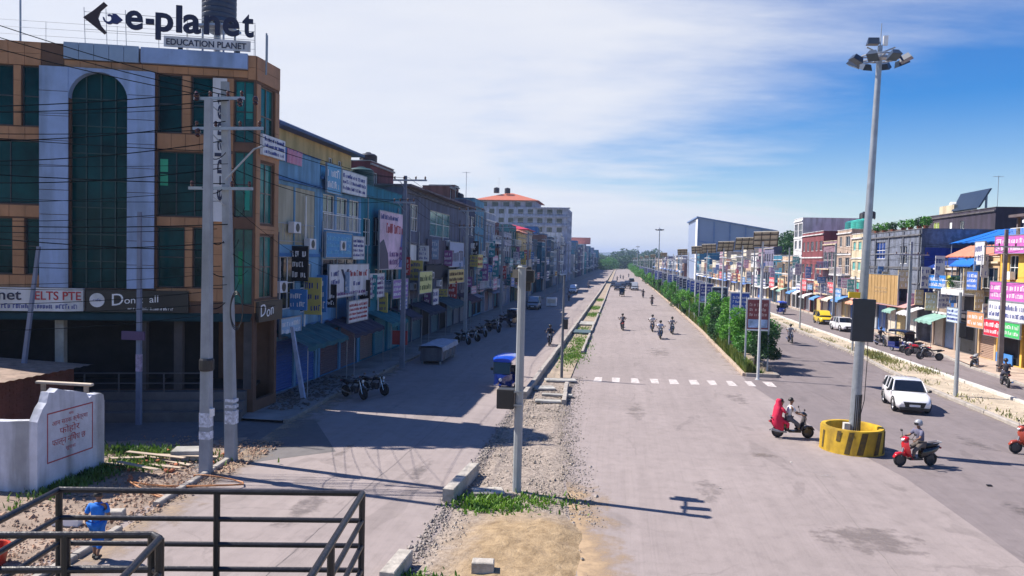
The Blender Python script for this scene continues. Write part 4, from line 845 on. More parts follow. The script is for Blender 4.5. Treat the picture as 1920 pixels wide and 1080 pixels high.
for i, (y0, w, m_, n) in enumerate(((34.5, 5.5, (.02, .10, .12), 'dark teal'), (41, 5.5, (.03, .03, .06), 'black'), (48, 4, (.02, .14, .16), 'teal'), (53, 3, (.05, .05, .08), 'charcoal'), (58, 6, (.02, .03, .06), 'navy'), (66, 7, (.03, .08, .10), 'dark green'), (75, 6, (.06, .03, .05), 'dark maroon'))):  # dark cloth awnings added to make the ground floors darker
    o = (LX, y0 + w / 2, 3.1); t = thing('awning', n + ' cloth awning over the ground floor of the left row', 'awning', o); n_ = 14; rows = [[(LX + d, y0 + w * j / n_, z + .05 * math.sin(j * 1.9 + d)) for j in range(n_ + 1)] for d, z in ((.08, 3.3), (.9, 3.02), (1.9, 2.6), (1.92, 2.38))]
    MB().loft(rows, cap=False, closed=False).build('cloth', surf('awning_%d' % i, m_, .9, var=.3, scale=1.5), t, o)
    for y in (y0 + .1, y0 + w - .1): MB().tube([(LX + 1.85, y, .14), (LX + 1.85, y, 2.55)], .025, 6).build('pole', STEEL, t, o)
for i in range(22):
    y = 35 + i * 2.6 + rr.uniform(-.8, .8); MBp = MB(); MBp.tube([(LX + .1, y, 3), (LX + .1, y, rr.uniform(7, 11.5))], rr.choice([.04, .055]), 6); o = MBp.build('drain_pipe', rr.choice([STEEL, WHITE, paint((.1, .12, .16))]), None, (LX + .1, y, 3)); tag(o, 'upright drain pipe on a front of the left row', 'pipe', 'drain pipes on the left row')
# ------------------------------------------------------------------ right row
RX = 29.0
RFR = lambda y, x=RX: FR((x, y), (0, -1))
SHR = [paint((.55, .5, .42)), paint((.35, .38, .42)), paint((.05, .16, .45)), paint((.5, .4, .2)), paint((.6, .6, .6))]
f = RFR(62.2)
r1 = shop_house('shop_house', 'yellow shop house with purple signs and a roof terrace at the right edge', 'building', f, 10.5, 12, 9.4, wall((.72, .42, .07), .2), 2, ground=3.4, parapet=.5, seed=31, trim=WHT, shut=[WHITE, paint((.6, .6, .65))], openings=[(1.3, 2.6, 6.5, 8.3, 'win', GLASS), (4.4, 6.4, 6.5, 8.3, 'win', GLASS), (7.4, 9.4, 6.5, 8.3, 'win', GLASS)])
PUR = paint((.50, .12, .42))
sign(f, .1, 8, 8.45, 9.75, .5, 'large pink purple sign with white lettering at the top of the yellow house', PUR, rows=2, ink=WL, seed=31)
sign(f, .1, 8, 4.95, 6.3, .7, 'pink purple sign with white lettering across the middle of the yellow house', PUR, rows=2, ink=WL, seed=32)
sign(f, .2, 8, 3.5, 4.85, .8, 'wide white sign with faint print below the purple sign of the yellow house', SIGNW, rows=2, ink=INKB, seed=33)
sign(f, .0, 2.6, 2.2, 3.4, .95, 'bright red sign low on the yellow house', paint((.62, .02, .05)), rows=2, ink=WL, seed=34)
sign(f, 2.8, 5.2, 2.35, 3.4, .95, 'green and white sign beside the low red sign', paint((.05, .45, .12)), rows=2, ink=WL, seed=35)
MB().fbox(f, .2, 2.6, .02, .1, .17, .9).build('painted_dado', paint((.05, .22, .6)), r1, f.P(5.25, 0, 0))
ac = MB().fbox(f, 1.5, 2.3, .02, .4, 6.5, 7.1).build('air_conditioner', WHITE, r1, f.P(5.25, 0, 0))
t = thing('roof_terrace', 'brown roofed terrace frame on the yellow house', 'roof shelter', (32, 58, 9)); m = MB()
for x in (29.8, 34):
    for y in (53, 57, 61.5): m.box(x - .1, x + .1, y - .1, y + .1, 8.9, 11.2)
m.build('post', BROWN, t, (32, 58, 9)); MB().box(29.3, 34.6, 52.5, 62, 11.2, 11.4).build('canopy', BROWN, t, (32, 58, 9)); railing(FR((29.5, 62), (0, -1)), 0, 9, 0, 9.4, 1.0, t, (32, 58, 9), WHITE, step=.2)
t = thing('white_tower', 'white cylindrical tower rising behind the blue tin roofs at the right edge', 'tower', (36.8, 74.2, 7.3)); MB().lathe([(.35, 0), (.35, 4.2), (.5, 4.25), (.5, 4.5), (.36, 4.55), (.36, 8.4)], n=14).build('shaft', WHITE, t, smooth=35)
f = RFR(65.3)
r2 = shop_house('shop_house', 'narrow sand coloured shop house left of the yellow one', 'building', f, 3.0, 12, 8.2, wall((.52, .36, .20)), 2, parapet=.4, seed=36, shut=[paint((.3, .2, .15))], trim=CREAM)
sign(f, .2, 2.0, 5.6, 7.0, 1.1, 'blue and white projecting sign on the sand coloured house', paint((.06, .16, .55)), rows=3, ink=WL, seed=36)
sign(f, .1, 2.9, 2.6, 3.8, .9, 'orange and white sign over the dark doorway of the sand coloured house', paint((.62, .28, .14)), rows=2, ink=WL, seed=37)
sign(f, .2, 1.8, 7.6, 9.4, .6, 'white upright board at roof height of the sand coloured house', SIGNW, rows=2, ink=INKB, seed=38)
f = RFR(69.2)
r3 = shop_house('shop_house', 'dark fronted house with white balcony, blue shutters and salmon roof', 'building', f, 3.8, 10, 8.0, wall((.10, .09, .10)), 2, parapet=.2, ground=3.6, seed=39, shut=[paint((.01, .16, .60)), paint((.02, .2, .62))], trim=WHT, openings=[(.4, 1.7, 5.2, 7.4, 'win', GLASS), (2.1, 3.4, 5.2, 7.4, 'win', GLASS)])
MB().fbox(f, -.2, 4.0, .173, 1.3, 5.0, 5.15).build('balcony_slab', WHT, r3, f.P(1.9, 0, 0)); MB().fbox(f, -.2, 4.0, 1.2, 1.3, 5.153, 5.5).build('balcony_wall', WHITE, r3, f.P(1.9, 0, 0)); railing(f, -.1, 3.9, 1.25, 5.5, .7, r3, f.P(1.9, 0, 0), WHITE, step=.22)
sign(f, .2, 2.6, 2.7, 3.9, .9, 'pale blue round cornered sign above the bright blue shutters', paint((.5, .6, .75)), rows=3, ink=INKB, seed=40)
f = RFR(74.2)
r4 = shop_house('shop_house', 'narrow house with blue signboard and blue glass front', 'building', f, 4.9, 10, 7.4, wall((.30, .22, .18)), 2, parapet=.2, ground=3.2, seed=41, shut=[paint((.5, .45, .4)), paint((.2, .3, .5))], trim=WHT, openings=[(.5, 4.3, 3.6, 5.2, 'win', surf('blue_glass', (.02, .10, .35), .15))])
sign(f, .3, 3.9, 5.4, 6.6, .6, 'bright blue signboard with yellow end panel', paint((.03, .20, .62)), rows=2, ink=WL, seed=42)
MB().fbox(f, 3.95, 4.6, .4, .5, 5.4, 6.6).build('yellow_panel', paint((.7, .62, .1)), r4, f.P(2.4, 0, 0))
def lean_roof(name, label, y0, y1, x0, x1, zf, zb, m, hip=1.2):
    """a sheet metal pitched roof on posts, low edge at the street"""
    t = thing(name, label, 'roof', ((x0 + x1) / 2, (y0 + y1) / 2, zf)); o = ((x0 + x1) / 2, (y0 + y1) / 2, zf); b = MB(); n = 26
    top, bot = [], []
    for i in range(n + 1):
        y = y0 + (y1 - y0) * i / n; k = .03 * (i % 2); q = max(0, hip - min(y - y0, 9e9)) * 0; top.append((x1, y + 0, zb + k)); bot.append((x0, y, zf + k))
    b.loft([bot, top], cap=False, closed=False); b.loft([[(p[0], p[1], p[2] - .07) for p in bot], [(p[0], p[1], p[2] - .07) for p in top]], cap=False, closed=False)
    b.build('sheet', m, t, o); p = MB()
    for y in (y0 + .3, (y0 + y1) / 2, y1 - .3): p.tube([(x0 + .2, y, zf - 2.2), (x0 + .2, y, zf)], .05, 6); p.tube([(x1 - .2, y, zf - 2.2), (x1 - .2, y, zb)], .05, 6)
    p.build('post', STEEL, t, o)
    e = MB(); e.poly([(x0 + .05, y1, zf), (x1, y1, zb), (x1, y1, zf)]); e.poly([(x0 + .05, y0, zf), (x1, y0, zb), (x1, y0, zf)]); e.build('gable_sheet', m, t, o)
lean_roof('tin_roof', 'bright blue tin roof above the salmon one on the right row', 62.6, 77.3, 31.3, 35.5, 9.6, 11.0, BTIN)
lean_roof('tin_roof', 'salmon pink tin roof below the long blue one', 63.8, 72.9, 29.2, 31.3, 8.25, 9.3, ORROOF)
lean_roof('tin_roof', 'small bright blue tin awning roof over the white balcony', 65.4, 69.4, 28.2, 29.0, 7.45, 8.1, BTIN)
lean_roof('tin_roof', 'dark blue tin roof left of the salmon one', 73.9, 80, 29.4, 34, 7.2, 9.6, paint((.01, .04, .22)))
f = RFR(95.2)
r5 = shop_house('shop_house', 'wide raw grey concrete house with plants on its roof', 'building', f, 17.6, 14, 11.0, surf('raw_block_wall', (.15, .17, .23), .95, var=.35, scale=2.6, streak=.4, bump=1, bscale=5), 2, parapet=.5, ground=4, seed=43, trim=wall((.14, .14, .16)), shut=SHR, openings=[(4.6, 7.6, 8.1, 10.0, 'win', surf('blue_shutter_glass', (.01, .04, .2), .3)), (12, 14, 7.6, 9.4, 'win', GLASS)], canopy=paint((.55, .3, .28)), ncol=6)
for q in range(5): MB().fbox(f, .3 + q * 4.2, .55 + q * 4.2, .01, .1, 4.1, 10.9).build('pilaster', wall((.12, .13, .17)), r5, f.P(8.8, 0, 0))
for q, z in enumerate((5.6, 7.05, 8.6)): MB().fbox(f, .0, 17.6, .012, .07, z, z + .12).build('ledge', wall((.20, .21, .25)), r5, f.P(8.8, 0, 0))
hb = sign(f, 3.4, 15.4, 3.35, 6.4, 1.2, 'long plain tan hoarding on the front of the raw grey house', surf('tan_hoarding', (.40, .25, .10), .7, var=.12, streak=.2), rows=0, name='hoarding', cat='hoarding')
for i in range(1, 12): MB().fbox(f, 3.4 + i - .02, 3.4 + i + .02, 1.203, 1.23, 3.37, 6.38).build('batten', surf('tan_hoarding', (.40, .25, .10)), hb, f.P(3.4, 1.2, 3.35))
fake_lines(f, 8.5, 12.5, 4.4, 5.2, 2, paint((.5, .36, .2)), hb, f.P(3.4, 1.2, 3.35), 1.204, random.Random(3))
f = RFR(99.6)
shop_house('shop_house', 'slim cream house with green shutters beside the raw grey one', 'building', f, 4.2, 12, 11.2, CREAM, 3, parapet=.5, seed=44, shut=SHR, trim=WHT, gl=paint((.05, .35, .32)))
f = RFR(125.6)
r6 = shop_house('shop_house', 'maroon house with white roof edge beside the white stair tower', 'building', f, 12.6, 12, 12.2, wall((.20, .05, .06)), 2, parapet=.4, ground=5.0, seed=45, trim=WHT, shut=SHR, ncol=4)
shop_house('shop_house', 'mauve house with railed balconies right of the maroon one', 'building', RFR(112.8), 6.6, 12, 10.6, wall((.24, .15, .20)), 2, parapet=.4, seed=145, trim=CREAM, shut=SHR, balcony=(0, 1), canopy=paint((.5, .2, .2)))
shop_house('shop_house', 'sand and white house with green tanks on its roof', 'building', RFR(106.0), 6.2, 12, 11.9, wall((.42, .32, .26)), 3, parapet=.4, seed=146, trim=WHT, shut=SHR, balcony=(1,), canopy=paint((.6, .6, .6)))
for i, (y, c) in enumerate(((103.2, (.03, .30, .26)), (105.4, (.04, .36, .3)), (108, (.02, .2, .2)))): tank(RX + 2.4, y, 11.6, .95, 1.8, surf('green_tank_%d' % i, c, .5), ['bright green tank nearest beside the maroon house', 'bright green tank second beside the maroon house', 'dark green tank third beside the maroon house'][i])
for i, y in enumerate((103.8, 106.5)): tank(RX + 3.4, y, 13.4, .6, 1.1, surf('black_tank', (.02, .02, .03)), 'small black tank above the green ones, %s of two' % ['right', 'left'][i])
for q in range(7): sign(f, .6 + q * 3.6, 3.4 + q * 3.6, 3.0 + (q % 3) * .3, 4.3 + (q % 2) * .7, .8, ['white', 'red', 'blue', 'sand'][q % 4] + ' shop sign low on the row between the maroon house and the grey one', [SIGNW, paint((.6, .1, .12)), paint((.1, .25, .5)), paint((.65, .5, .3))][q % 4], rows=2, ink=[INKB, WL, WL, INKR][q % 4], seed=50 + q, group='signs on the maroon house')
f = RFR(131.6)
shop_house('shop_house', 'tall white stair tower house with thin ledges', 'building', f, 5.8, 10, 14.8, WHT, 4, parapet=.4, seed=46, trim=WHITE, shut=SHR)
# dark building behind with rooftop water heater
f = FR((38, 101), (0, -1)); o = f.P(9, 0, 0)
r7 = shop_house('shop_house', 'dark unplastered block rising behind the blue tin roofs', 'building', f, 18, 10, 13.6, wall((.045, .035, .06)), 3, parapet=.3, ground=4, seed=47, trim=wall((.1, .09, .1)), openings=[(2.6, 4.4, 10.6, 12.8, 'win', surf('leafy_screen', (.20, .26, .06), .9)), (7.2, 7.9, 11.2, 12.6, 'panel', WHITE), (10, 11, 10.8, 12.6, 'win', GLASS)])
t = thing('water_heater', 'dark solar water heater panel with tank on the dark block roof', 'water heater', (39.5, 92, 13.4))
MB().hexa([(38.3, 87.6, 13.9), (38.5, 87.6, 13.9), (38.5, 94.2, 13.9), (38.3, 94.2, 13.9), (39.9, 88.6, 16.1), (40.1, 88.6, 16.1), (40.1, 95.8, 16.1), (39.9, 95.8, 16.1)]).build('panel', surf('dark_collector', (.02, .03, .05), .3), t, (39.5, 92, 13.4))
MB().tube([(38.6, 95.2, 14.6), (40, 95.2, 14.6)], .5, 12).build('drum', WHITE, t, (39.5, 92, 13.4)); m = MB()
for y in (88.5, 92, 95.5): m.box(39.4, 39.6, y - .06, y + .06, 13.3, 15.3)
m.build('leg', STEEL, t, (39.5, 92, 13.4))
MB().box(38.5, 41, 94, 98, 13.35, 14.7).build('parapet_block', CREAM, r7, o)
antenna(38.8, 84.5, 13.4, 3.6, 'aerial on a tall pole at the right end of the dark block', 'dark block aerials')
RPAL = [WHT, CREAM, MAUVE, wall((.45, .46, .52)), wall((.55, .40, .30)), BRICKW, wall((.30, .34, .42)), PINK, TEAL, wall((.6, .55, .45))]; RLAB = ['white', 'cream', 'mauve', 'pale grey', 'sand', 'brick red', 'blue grey', 'pink', 'teal', 'pale buff']
y = 132; i = 0; rr = random.Random(17)
while y < FAR - 10:
    if 288 < y < 345: y = 345
    W = rr.uniform(6, 10) * (1 + max(0, y - 250) / 500); k = rr.randrange(10); H = rr.choice([6.6, 7.8, 8.8, 9.6, 10.6]) + rr.uniform(-.3, .3); f = RFR(y + W - .15); fl = max(1, int(round((H - 4) / 2.9)))
    shop_house('shop_house', '%s shop house in the distant run of the right row' % RLAB[k], 'building', f, W - .15, 11, H, RPAL[k], fl, far=True, seed=300 + i, group='distant shop houses on the right', parapet=rr.choice([.3, .8]), shut=SHR, trim=rr.choice([WHT, CONC]), balcony=rr.sample(range(fl), 1) if rr.random() < .5 else (), canopy=rr.choice([None, paint((.1, .2, .5)), paint((.6, .6, .6))]))
    if y < 240: c = rr.randrange(4); sign(f, W * .15, W * .75, 2.9, 4.0 + rr.random(), .9, ['white', 'red', 'blue', 'sand'][c] + ' shop sign on a distant house of the right row', [SIGNW, paint((.6, .1, .12)), paint((.1, .25, .5)), paint((.65, .5, .3))][c], rows=2, ink=[INKB, WL, WL, INKR][c], seed=i, group='distant signs on the right row')
    y += W; i += 1
# sheet metal hall far off on the right
o = (45, 320, 0); t = thing('sheet_metal_hall', 'huge blue grey sheet clad hall with sloping roof line far off on the right', 'hall', o); HALL = surf('blue_grey_sheet', (.24, .30, .44), .5, var=.05, scale=.2)
hz = lambda x: 24.6 - (x - 30.2) * .162; x0, x1, y0, y1 = 30.2, 60, 300, 343
m = MB()
for a, b in (((x0, y0), (x1, y0)), ((x1, y0), (x1, y1)), ((x1, y1), (x0, y1)), ((x0, y1), (x0, y0))): m.poly([(*a, 0), (*b, 0), (*b, hz(b[0])), (*a, hz(a[0]))])
m.build('wall', HALL, t, o); m = MB(); m.hexa([(x0 - .8, y0 - .6, hz(x0 - .8)), (x1, y0 - .6, hz(x1)), (x1, y1, hz(x1)), (x0 - .8, y1, hz(x0 - .8)), (x0 - .8, y0 - .6, hz(x0 - .8) + .5), (x1, y0 - .6, hz(x1) + .5), (x1, y1, hz(x1) + .5), (x0 - .8, y1, hz(x0 - .8) + .5)]); m.build('roof', surf('blue_edge', (.14, .22, .40)), t, o)
for i in range(6): x = x0 + (x1 - x0) * i / 5; MB().box(x - .25, x + .25, y0 - .28, y0 - .02, 0, hz(x) - .35).build('rib', surf('blue_edge', (.14, .22, .40)), t, o)
MB().hexa([(x0, y0 - .25, 15.2), (x1, y0 - .25, 12.2), (x1, y0 - .03, 12.2), (x0, y0 - .03, 15.2), (x0, y0 - .25, 15.7), (x1, y0 - .25, 12.7), (x1, y0 - .03, 12.7), (x0, y0 - .03, 15.7)]).build('girt', surf('blue_edge', (.14, .22, .40)), t, o)
MB().box(x0 - .4, x0 - .02, y0 + .02, y0 + 7, 0, hz(x0) - .4).build('white_edge_wall', WHITE, t, o)

t = thing('tarpaulin', 'dark blue tarpaulin hung down the end wall of the raw grey house', 'tarpaulin', (32, 77.5, 5)); MB().loft([[(29.3 + i * .5, 77.5 + .05 * math.sin(i * 1.7 + z), z) for i in range(14)] for z in (4.6, 6, 7.5, 9.2)], cap=False, closed=False).build('sheet', surf('dark_blue_tarp', (.006, .03, .22), .5, var=.25), t, (32, 77.5, 5))

rr = random.Random(99); VC = [SIGNW, SIGNW, paint((.1, .25, .55)), paint((.6, .1, .12)), paint((.62, .5, .3)), paint((.55, .3, .45)), paint((.1, .35, .35)), SIGNW]; VN = ['white', 'white', 'blue', 'red', 'sand', 'rose', 'teal', 'white']
for i in range(70):
    y = 63 + 190 * (i / 70) ** 1.5 + rr.uniform(-.5, .5); z = rr.uniform(2.6, 6.8); h = rr.uniform(.8, 2.4); w = rr.uniform(.5, 1.1); c = rr.randrange(8); o = (RX - .5, y, z)
    t = thing('hanging_sign', '%s upright sign sticking out from a front of the right row' % VN[c], 'sign', o, group='upright signs sticking out along the right row')
    MB().box(RX - .15 - w, RX - .15, y - .05, y + .05, z, z + h).build('board', VC[c], t, o); MB().box(RX - .15, RX, y - .02, y + .02, z + h * .8, z + h * .85).build('bracket', STEEL, t, o); fake_lines(FR((RX - .11 - w, y - .05), (1, 0)), 0, w - .08, z + .1, z + h - .1, 3 if h > 1.2 else 2, INKB if VC[c] is SIGNW else WL, t, o, .004, rr)
AC_ = [(.55, .5, .42), (.6, .3, .2), (.1, .25, .55), (.62, .55, .1), (.5, .5, .52), (.2, .35, .3)]; AN_ = ['cream', 'rust red', 'blue', 'yellow', 'grey', 'green']
for i in range(13):
    y0 = 70 + i * 5.6 + rr.uniform(-1.2, 1.2); w = rr.uniform(2.2, 4.2); c = rr.randrange(6); zo = rr.uniform(-.1, .5); o = (RX, y0, 2.9); t = thing('awning', AN_[c] + ' cloth awning over a shopfront of the right row', 'awning', o, group='awnings along the right row'); n_ = 12; rows = [[(RX - d, y0 + w * j / n_, z + zo + .05 * math.sin(j * 1.9 + d)) for j in range(n_ + 1)] for d, z in ((.1, 3.1), (.9, 2.85), (1.7, 2.5), (1.72, 2.3))]
    MB().loft(rows, cap=False, closed=False).build('cloth', surf('right_awning_%d' % c, AC_[c], .9, var=.25, scale=1.5), t, o)
    for y in (y0 + .1, y0 + w - .1): MB().tube([(RX - 1.65, y, .14), (RX - 1.65, y, 2.45)], .025, 6).build('pole', STEEL, t, o)
# ------------------------------------------------------------------ poles, wires, boards, mast
POLE = surf('pole_concrete', (0.32, 0.345, 0.38), .85, var=.14, scale=1.5, streak=.25, bump=.3, bscale=25)
def sqpole(name, label, x, y, h, a, b, group=None, lean=(0, 0), m=None, arms=(), bands=(), ins=True, cat='utility pole'):
    t = thing(name, label, cat, (x, y, 0), group=group); m = m or POLE; p = MB()
    p.loft([[((1 if i in (1, 2) else -1) * s + lean[0] * k, (1 if i > 1 else -1) * s * .8 + lean[1] * k, z) for i in range(4)] for s, z, k in ((a, -.3, 0), (a, 0, 0), ((a + b) / 2, h / 2, .5), (b, h, 1))]); p.build('shaft', m, t)
    for z, w, ox in arms:
        k = z / h; ar = MB().box(ox - w + lean[0] * k, ox + w + lean[0] * k, -a - .09 + lean[1] * k, -a - .01 + lean[1] * k, z - .05, z + .05)
        ar.tube([(ox - w * .6 + lean[0] * k, -a - .05 + lean[1] * k, z), (lean[0] * k, -a + .0 + lean[1] * k, z - .55)], .02, 5); o = ar.build('crossarm', STEEL, t)
        if ins:
            im = MB()
            for q in (-.9, -.35, .35, .9): im.lathe([(.025, 0), (.06, .05), (.045, .1), (.065, .14), (.03, .2)], c=(ox + q * w + lean[0] * k, -a - .05 + lean[1] * k, z + .05), n=8)
            im.build('insulator', surf('brown_porcelain', (.08, .03, .02), .25), o)
    for z0, z1, mm in bands:
        s = a + .006 - (a - b) * (z0 / h); MB().box(-s, s, -s * .8 - .004, s * .8, z0, z1).build('painted_band', mm, t)
    return t
PB = surf('stencilled_paint', (.55, .58, .66), .7, var=.45, scale=9)
tp = sqpole('utility_pole', 'left of the twin square concrete poles with number stencilled near its foot', -13.0, 22.2, 12.0, .17, .105, arms=((11.2, .0001, 0),) if 0 else (), bands=((1.55, 2.0, PB), (1.15, 1.4, PB)))
MB().lathe([(.2, 0), (.23, .05), (.23, .35), (.2, .4)], c=(0, 0, 3.35), n=12).build('dark_collar', BLACKP, tp)
MB().box(.16, .26, -.1, .05, 1.9, 2.15).build('switch_box', WHITE, tp)
tq = sqpole('utility_pole', 'right of the twin square concrete poles carrying crossarms and lamps', -13.0, 23.8, 12.9, .175, .11, lean=(-.35, 0), arms=((9.3, 1.15, -.1), (11.3, 1.25, .2), (12.3, .9, -.1)), bands=((1.3, 1.75, PB), (1.85, 1.95, PB), (2.05, 2.15, PB)))
br = MB().tube([(-.2, -.2, 9.6), (.9, -.35, 10.6), (1.3, -.4, 10.7)], .035, 6); br.build('lamp_arm', STEEL, tq)
for q, (x, z) in enumerate(((-1.2, 12.2), (.35, 12.0), (-1.15, 11.0), (.9, 12.05))): m = MB().lathe([(.02, 0), (.09, .05), (.07, .12), (.1, .16), (.08, .26), (.02, .3)], c=(x, -.3, z), n=10); m.build('insulator', surf('dark_porcelain', (.05, .02, .015), .2), tq)
cw = MB(); n = 40
for k in range(3): cw.tube([(.28 + .22 * math.cos(2 * math.pi * i / n + k), -.24 - .02 * k, 5.2 + (.55 + .05 * k) * math.sin(2 * math.pi * i / n + k)) for i in range(n + 1)], .014, 5)
cw.build('cable_coil', BLACKP, tq)
sqpole('utility_pole', 'thin pole with purple name plate before the dark open ground floor', -19.3, 27.9, 8.7, .10, .07, m=surf('blue_grey_pole', (.16, .19, .28), .6, var=.2), bands=((2.2, 2.9, surf('poster', (.35, .28, .4), .7, var=.5, scale=7)),))
MB().box(-19.95, -18.95, 27.7, 27.78, 3.5, 3.85).build('name_plate', surf('purple_plate', (.10, .06, .14)), None, (-19.4, 27.74, 3.5)); tag(bpy.data.objects['name_plate'], 'purple name plate fixed across the thin pole before the corner block', 'plate')
sqpole('leaning_post', 'thin blue grey post leaning right behind the brick shed', -23.4, 26.2, 7.2, .09, .06, lean=(1.0, 0), m=surf('blue_grey_pole', (.16, .19, .28), .6), cat='post')
sqpole('leaning_post', 'short pale blue post leaning left at the pavement edge by the blue shutters', -15.0, 34.3, 3.6, .11, .08, lean=(-.65, 0), m=surf('pale_blue_post', (.36, .42, .58), .7, var=.25), cat='post')
LP = [(-13.6, 46.2, 12.25), (-12.9, 62.5, 11.4), (-13.4, 85, 11), (-13.2, 108, 11), (-13.2, 134, 11), (-13.2, 162, 11), (-13.2, 195, 11)]
LL = ['concrete pole with one wide crossarm at the corner of the grey block', 'pale pole standing before the end of the grey block']
for i, (x, y, h) in enumerate(LP):
    sqpole('utility_pole', LL[i] if i < 2 else 'concrete utility pole further along the left pavement', x, y, h, .15, .09, arms=((h - .3, 1.1, .35), (h - 1.7, .7, 0)), group=None if i < 2 else 'utility poles along the left pavement', m=surf('dark_pole', (.17, .19, .24), .8, var=.2) if i == 0 else POLE)
RP = [(26.3, 55.8, 10.0), (26.8, 74, 9.6), (27.2, 100, 10), (27.6, 128, 10), (27.6, 160, 10)]
RLb = ['dark stained pole with crossarm before the yellow house', 'pale pole with crossarm left of the salmon roof']
for i, (x, y, h) in enumerate(RP): sqpole('utility_pole', RLb[i] if i < 2 else 'concrete utility pole further along the right pavement', x, y, h, .16, .1, arms=((h - 1.2, 1.5, 0),), group=None if i < 2 else 'utility poles along the right pavement', m=surf('stained_pole', (.14, .12, .12), .9, var=.4) if i == 0 else POLE)
WIRE = surf('wire', (.006, .009, .012), 1.0, var=.1, spec=0.0)
def wire(a, b, sag, group, label, r=.015, n=18):
    a, b = Vector(a), Vector(b); pts = [a.lerp(b, i / n) - Vector((0, 0, sag * 4 * (i / n) * (1 - i / n))) for i in range(n + 1)]
    o = MB().tube(pts, r, 4, cap=False).build('overhead_wire', WIRE, None, a); tag(o, label, 'wire', group); return o
rr = random.Random(23)
for k in range(5):
    z = 5.5 + k * 1.2; wire((-13.3, 23.75, z), (-15.7 - rr.random(), 30.0 + rr.random() * 1.2, z + rr.uniform(-1.2, .8)), rr.uniform(.2, .6), 'service wires from the twin poles to the corner', 'slack service wire from the twin poles to the building corner', r=.010)
    wire((-13.2, 22.2, z + .1), (-13.2 + rr.uniform(-.2, .1), 23.75, z + rr.uniform(-.4, .5)), rr.uniform(.1, .4), 'wires between the twin poles', 'short slack wire looped between the twin poles', r=.016, n=10)
for k in range(23):
    z = 5.1 + k * .34 + rr.uniform(-.12, .12); b = (-31 + rr.uniform(-2, 2), 20.5 + rr.uniform(-1, 1), z + rr.uniform(-.6, 1.3))
    wire((-13.1 - (.0 if k % 2 else .9 * rr.random()), 23.6 - .2 * (k % 3), z), b, rr.uniform(.15, .75), 'wires across the corner building front', 'dark overhead wire strung across the front of the corner building', r=rr.choice([.009, .011, .013, .017]))
for k in range(3): wire((-13.3 + .2 * k, 23.7, 12.3 + .1 * k), (-33, 22 + k, 17.5 + k * .8), .5, 'wires rising to the upper left', 'thin overhead wire rising to the top left corner')
for (x0, y0, h0), (x1, y1, h1) in list(zip([(-13.2, 23.8, 11.6)] + LP, LP)) + list(zip(RP, RP[1:])):
    for k in range(4): o_ = (-.7, -.2, .3, .8)[k]; wire((x0 + o_, y0 - .2, h0 - .15 - (k % 2) * 1.3), (x1 + o_, y1 - .2, h1 - .15 - (k % 2) * 1.3), rr.uniform(.3, .8), 'wires along the avenue pavements', 'overhead wire running along a pavement from pole to pole', r=.013)
for k in range(3): wire((-13.0, 23.8, 5.5 + k * 1.6), (LX + .1, 36 + k * 2.5, 4.8 + k * .8), .3, 'service wires to the left houses', 'slack service wire from the twin poles to a house front', r=.010)
for k in range(5): wire((-13.6, 46.2, 7.2 + .3 * k), (LX + .1, 50 + k * 3.5, 5.2 + (k * 1.7) % 4), .3, 'service wires to the left houses', 'slack service wire from the twin poles to a house front' if 0 else 'slack service wire from a pavement pole to a house front', r=.010)
# signal pole on the left divider
OCT = surf('grey_painted_pole', (.33, .35, .37), .5, var=.1, scale=2, streak=.15)
t = thing('signal_pole', 'grey signal pole with black box standing on the rubble divider', 'signal pole', (-2.9, 22.4, 0))
MB().lathe([(.2, 0), (.2, .03), (.135, .04), (.12, 7.0)], n=8).build('shaft', OCT, t); MB().lathe([(.14, 6.9), (.16, 6.93), (.05, 7.0)], n=8).build('cap', OCT, t)
b = MB().bevbox(-.66, -.14, -.2, .18, 2.62, 3.22, .02); b.build('control_box', BLACKP, t); m = MB()
for z in (2.72, 3.12): m.box(-.16, .16, -.16, -.12, z, z + .06)
m.build('bracket', STEEL, t); MB().tube([(-.1, -.02, 6.3), (-.1, .9, 6.45), (-.1, 1.5, 6.5)], .045, 6).build('signal_arm', OCT, t)
s = MB().bevbox(-.32, .12, 1.25, 1.5, 6.15, 6.95, .03); so_ = s.build('signal_head', BLACKP, t); v = MB()
for z in (6.27, 6.55, 6.82): v.lathe([(.1, 0), (.11, .14)], c=(-.1, 1.5, z), axis='y', n=12, cap=False)
v.build('lens_hood', BLACKP, so_); MB().bevbox(-.3, .3, .5, .78, 6.45, 6.85, .03).build('small_signal', BLACKP, t)
MB().box(-.28, -.13, -.1, -.04, 6.6, 6.85).build('small_plate', surf('dull_yellow', (.25, .22, .16)), t)
t = thing('street_pole', 'thin dark pole on the left divider beyond the signal pole', 'pole', (-3.25, 44.8, 0)); MB().lathe([(.09, 0), (.09, 1), (.055, 6.2)], n=10).build('shaft', surf('dark_pole2', (.12, .13, .15), .6), t); MB().box(.06, .3, -.12, .12, 3.0, 3.6).build('small_box', BLACKP, t)
t = thing('street_pole', 'grey pole with small black box on the right divider', 'pole', (18.9, 44.8, 0)); MB().lathe([(.14, 0), (.12, .5), (.085, 5.9)], n=10).build('shaft', OCT, t); MB().box(-.02, .3, -.2, .1, 3.4, 4.2).build('control_box', BLACKP, t)
for i, (x, y) in enumerate(((19.6, 66), (20.4, 88), (20.6, 112))):
    t = thing('street_pole', 'slim grey pole further along the right divider', 'pole', (x, y, 0), group='slim poles on the right divider'); MB().lathe([(.1, 0), (.06, 6.4)], n=8).build('shaft', OCT, t)
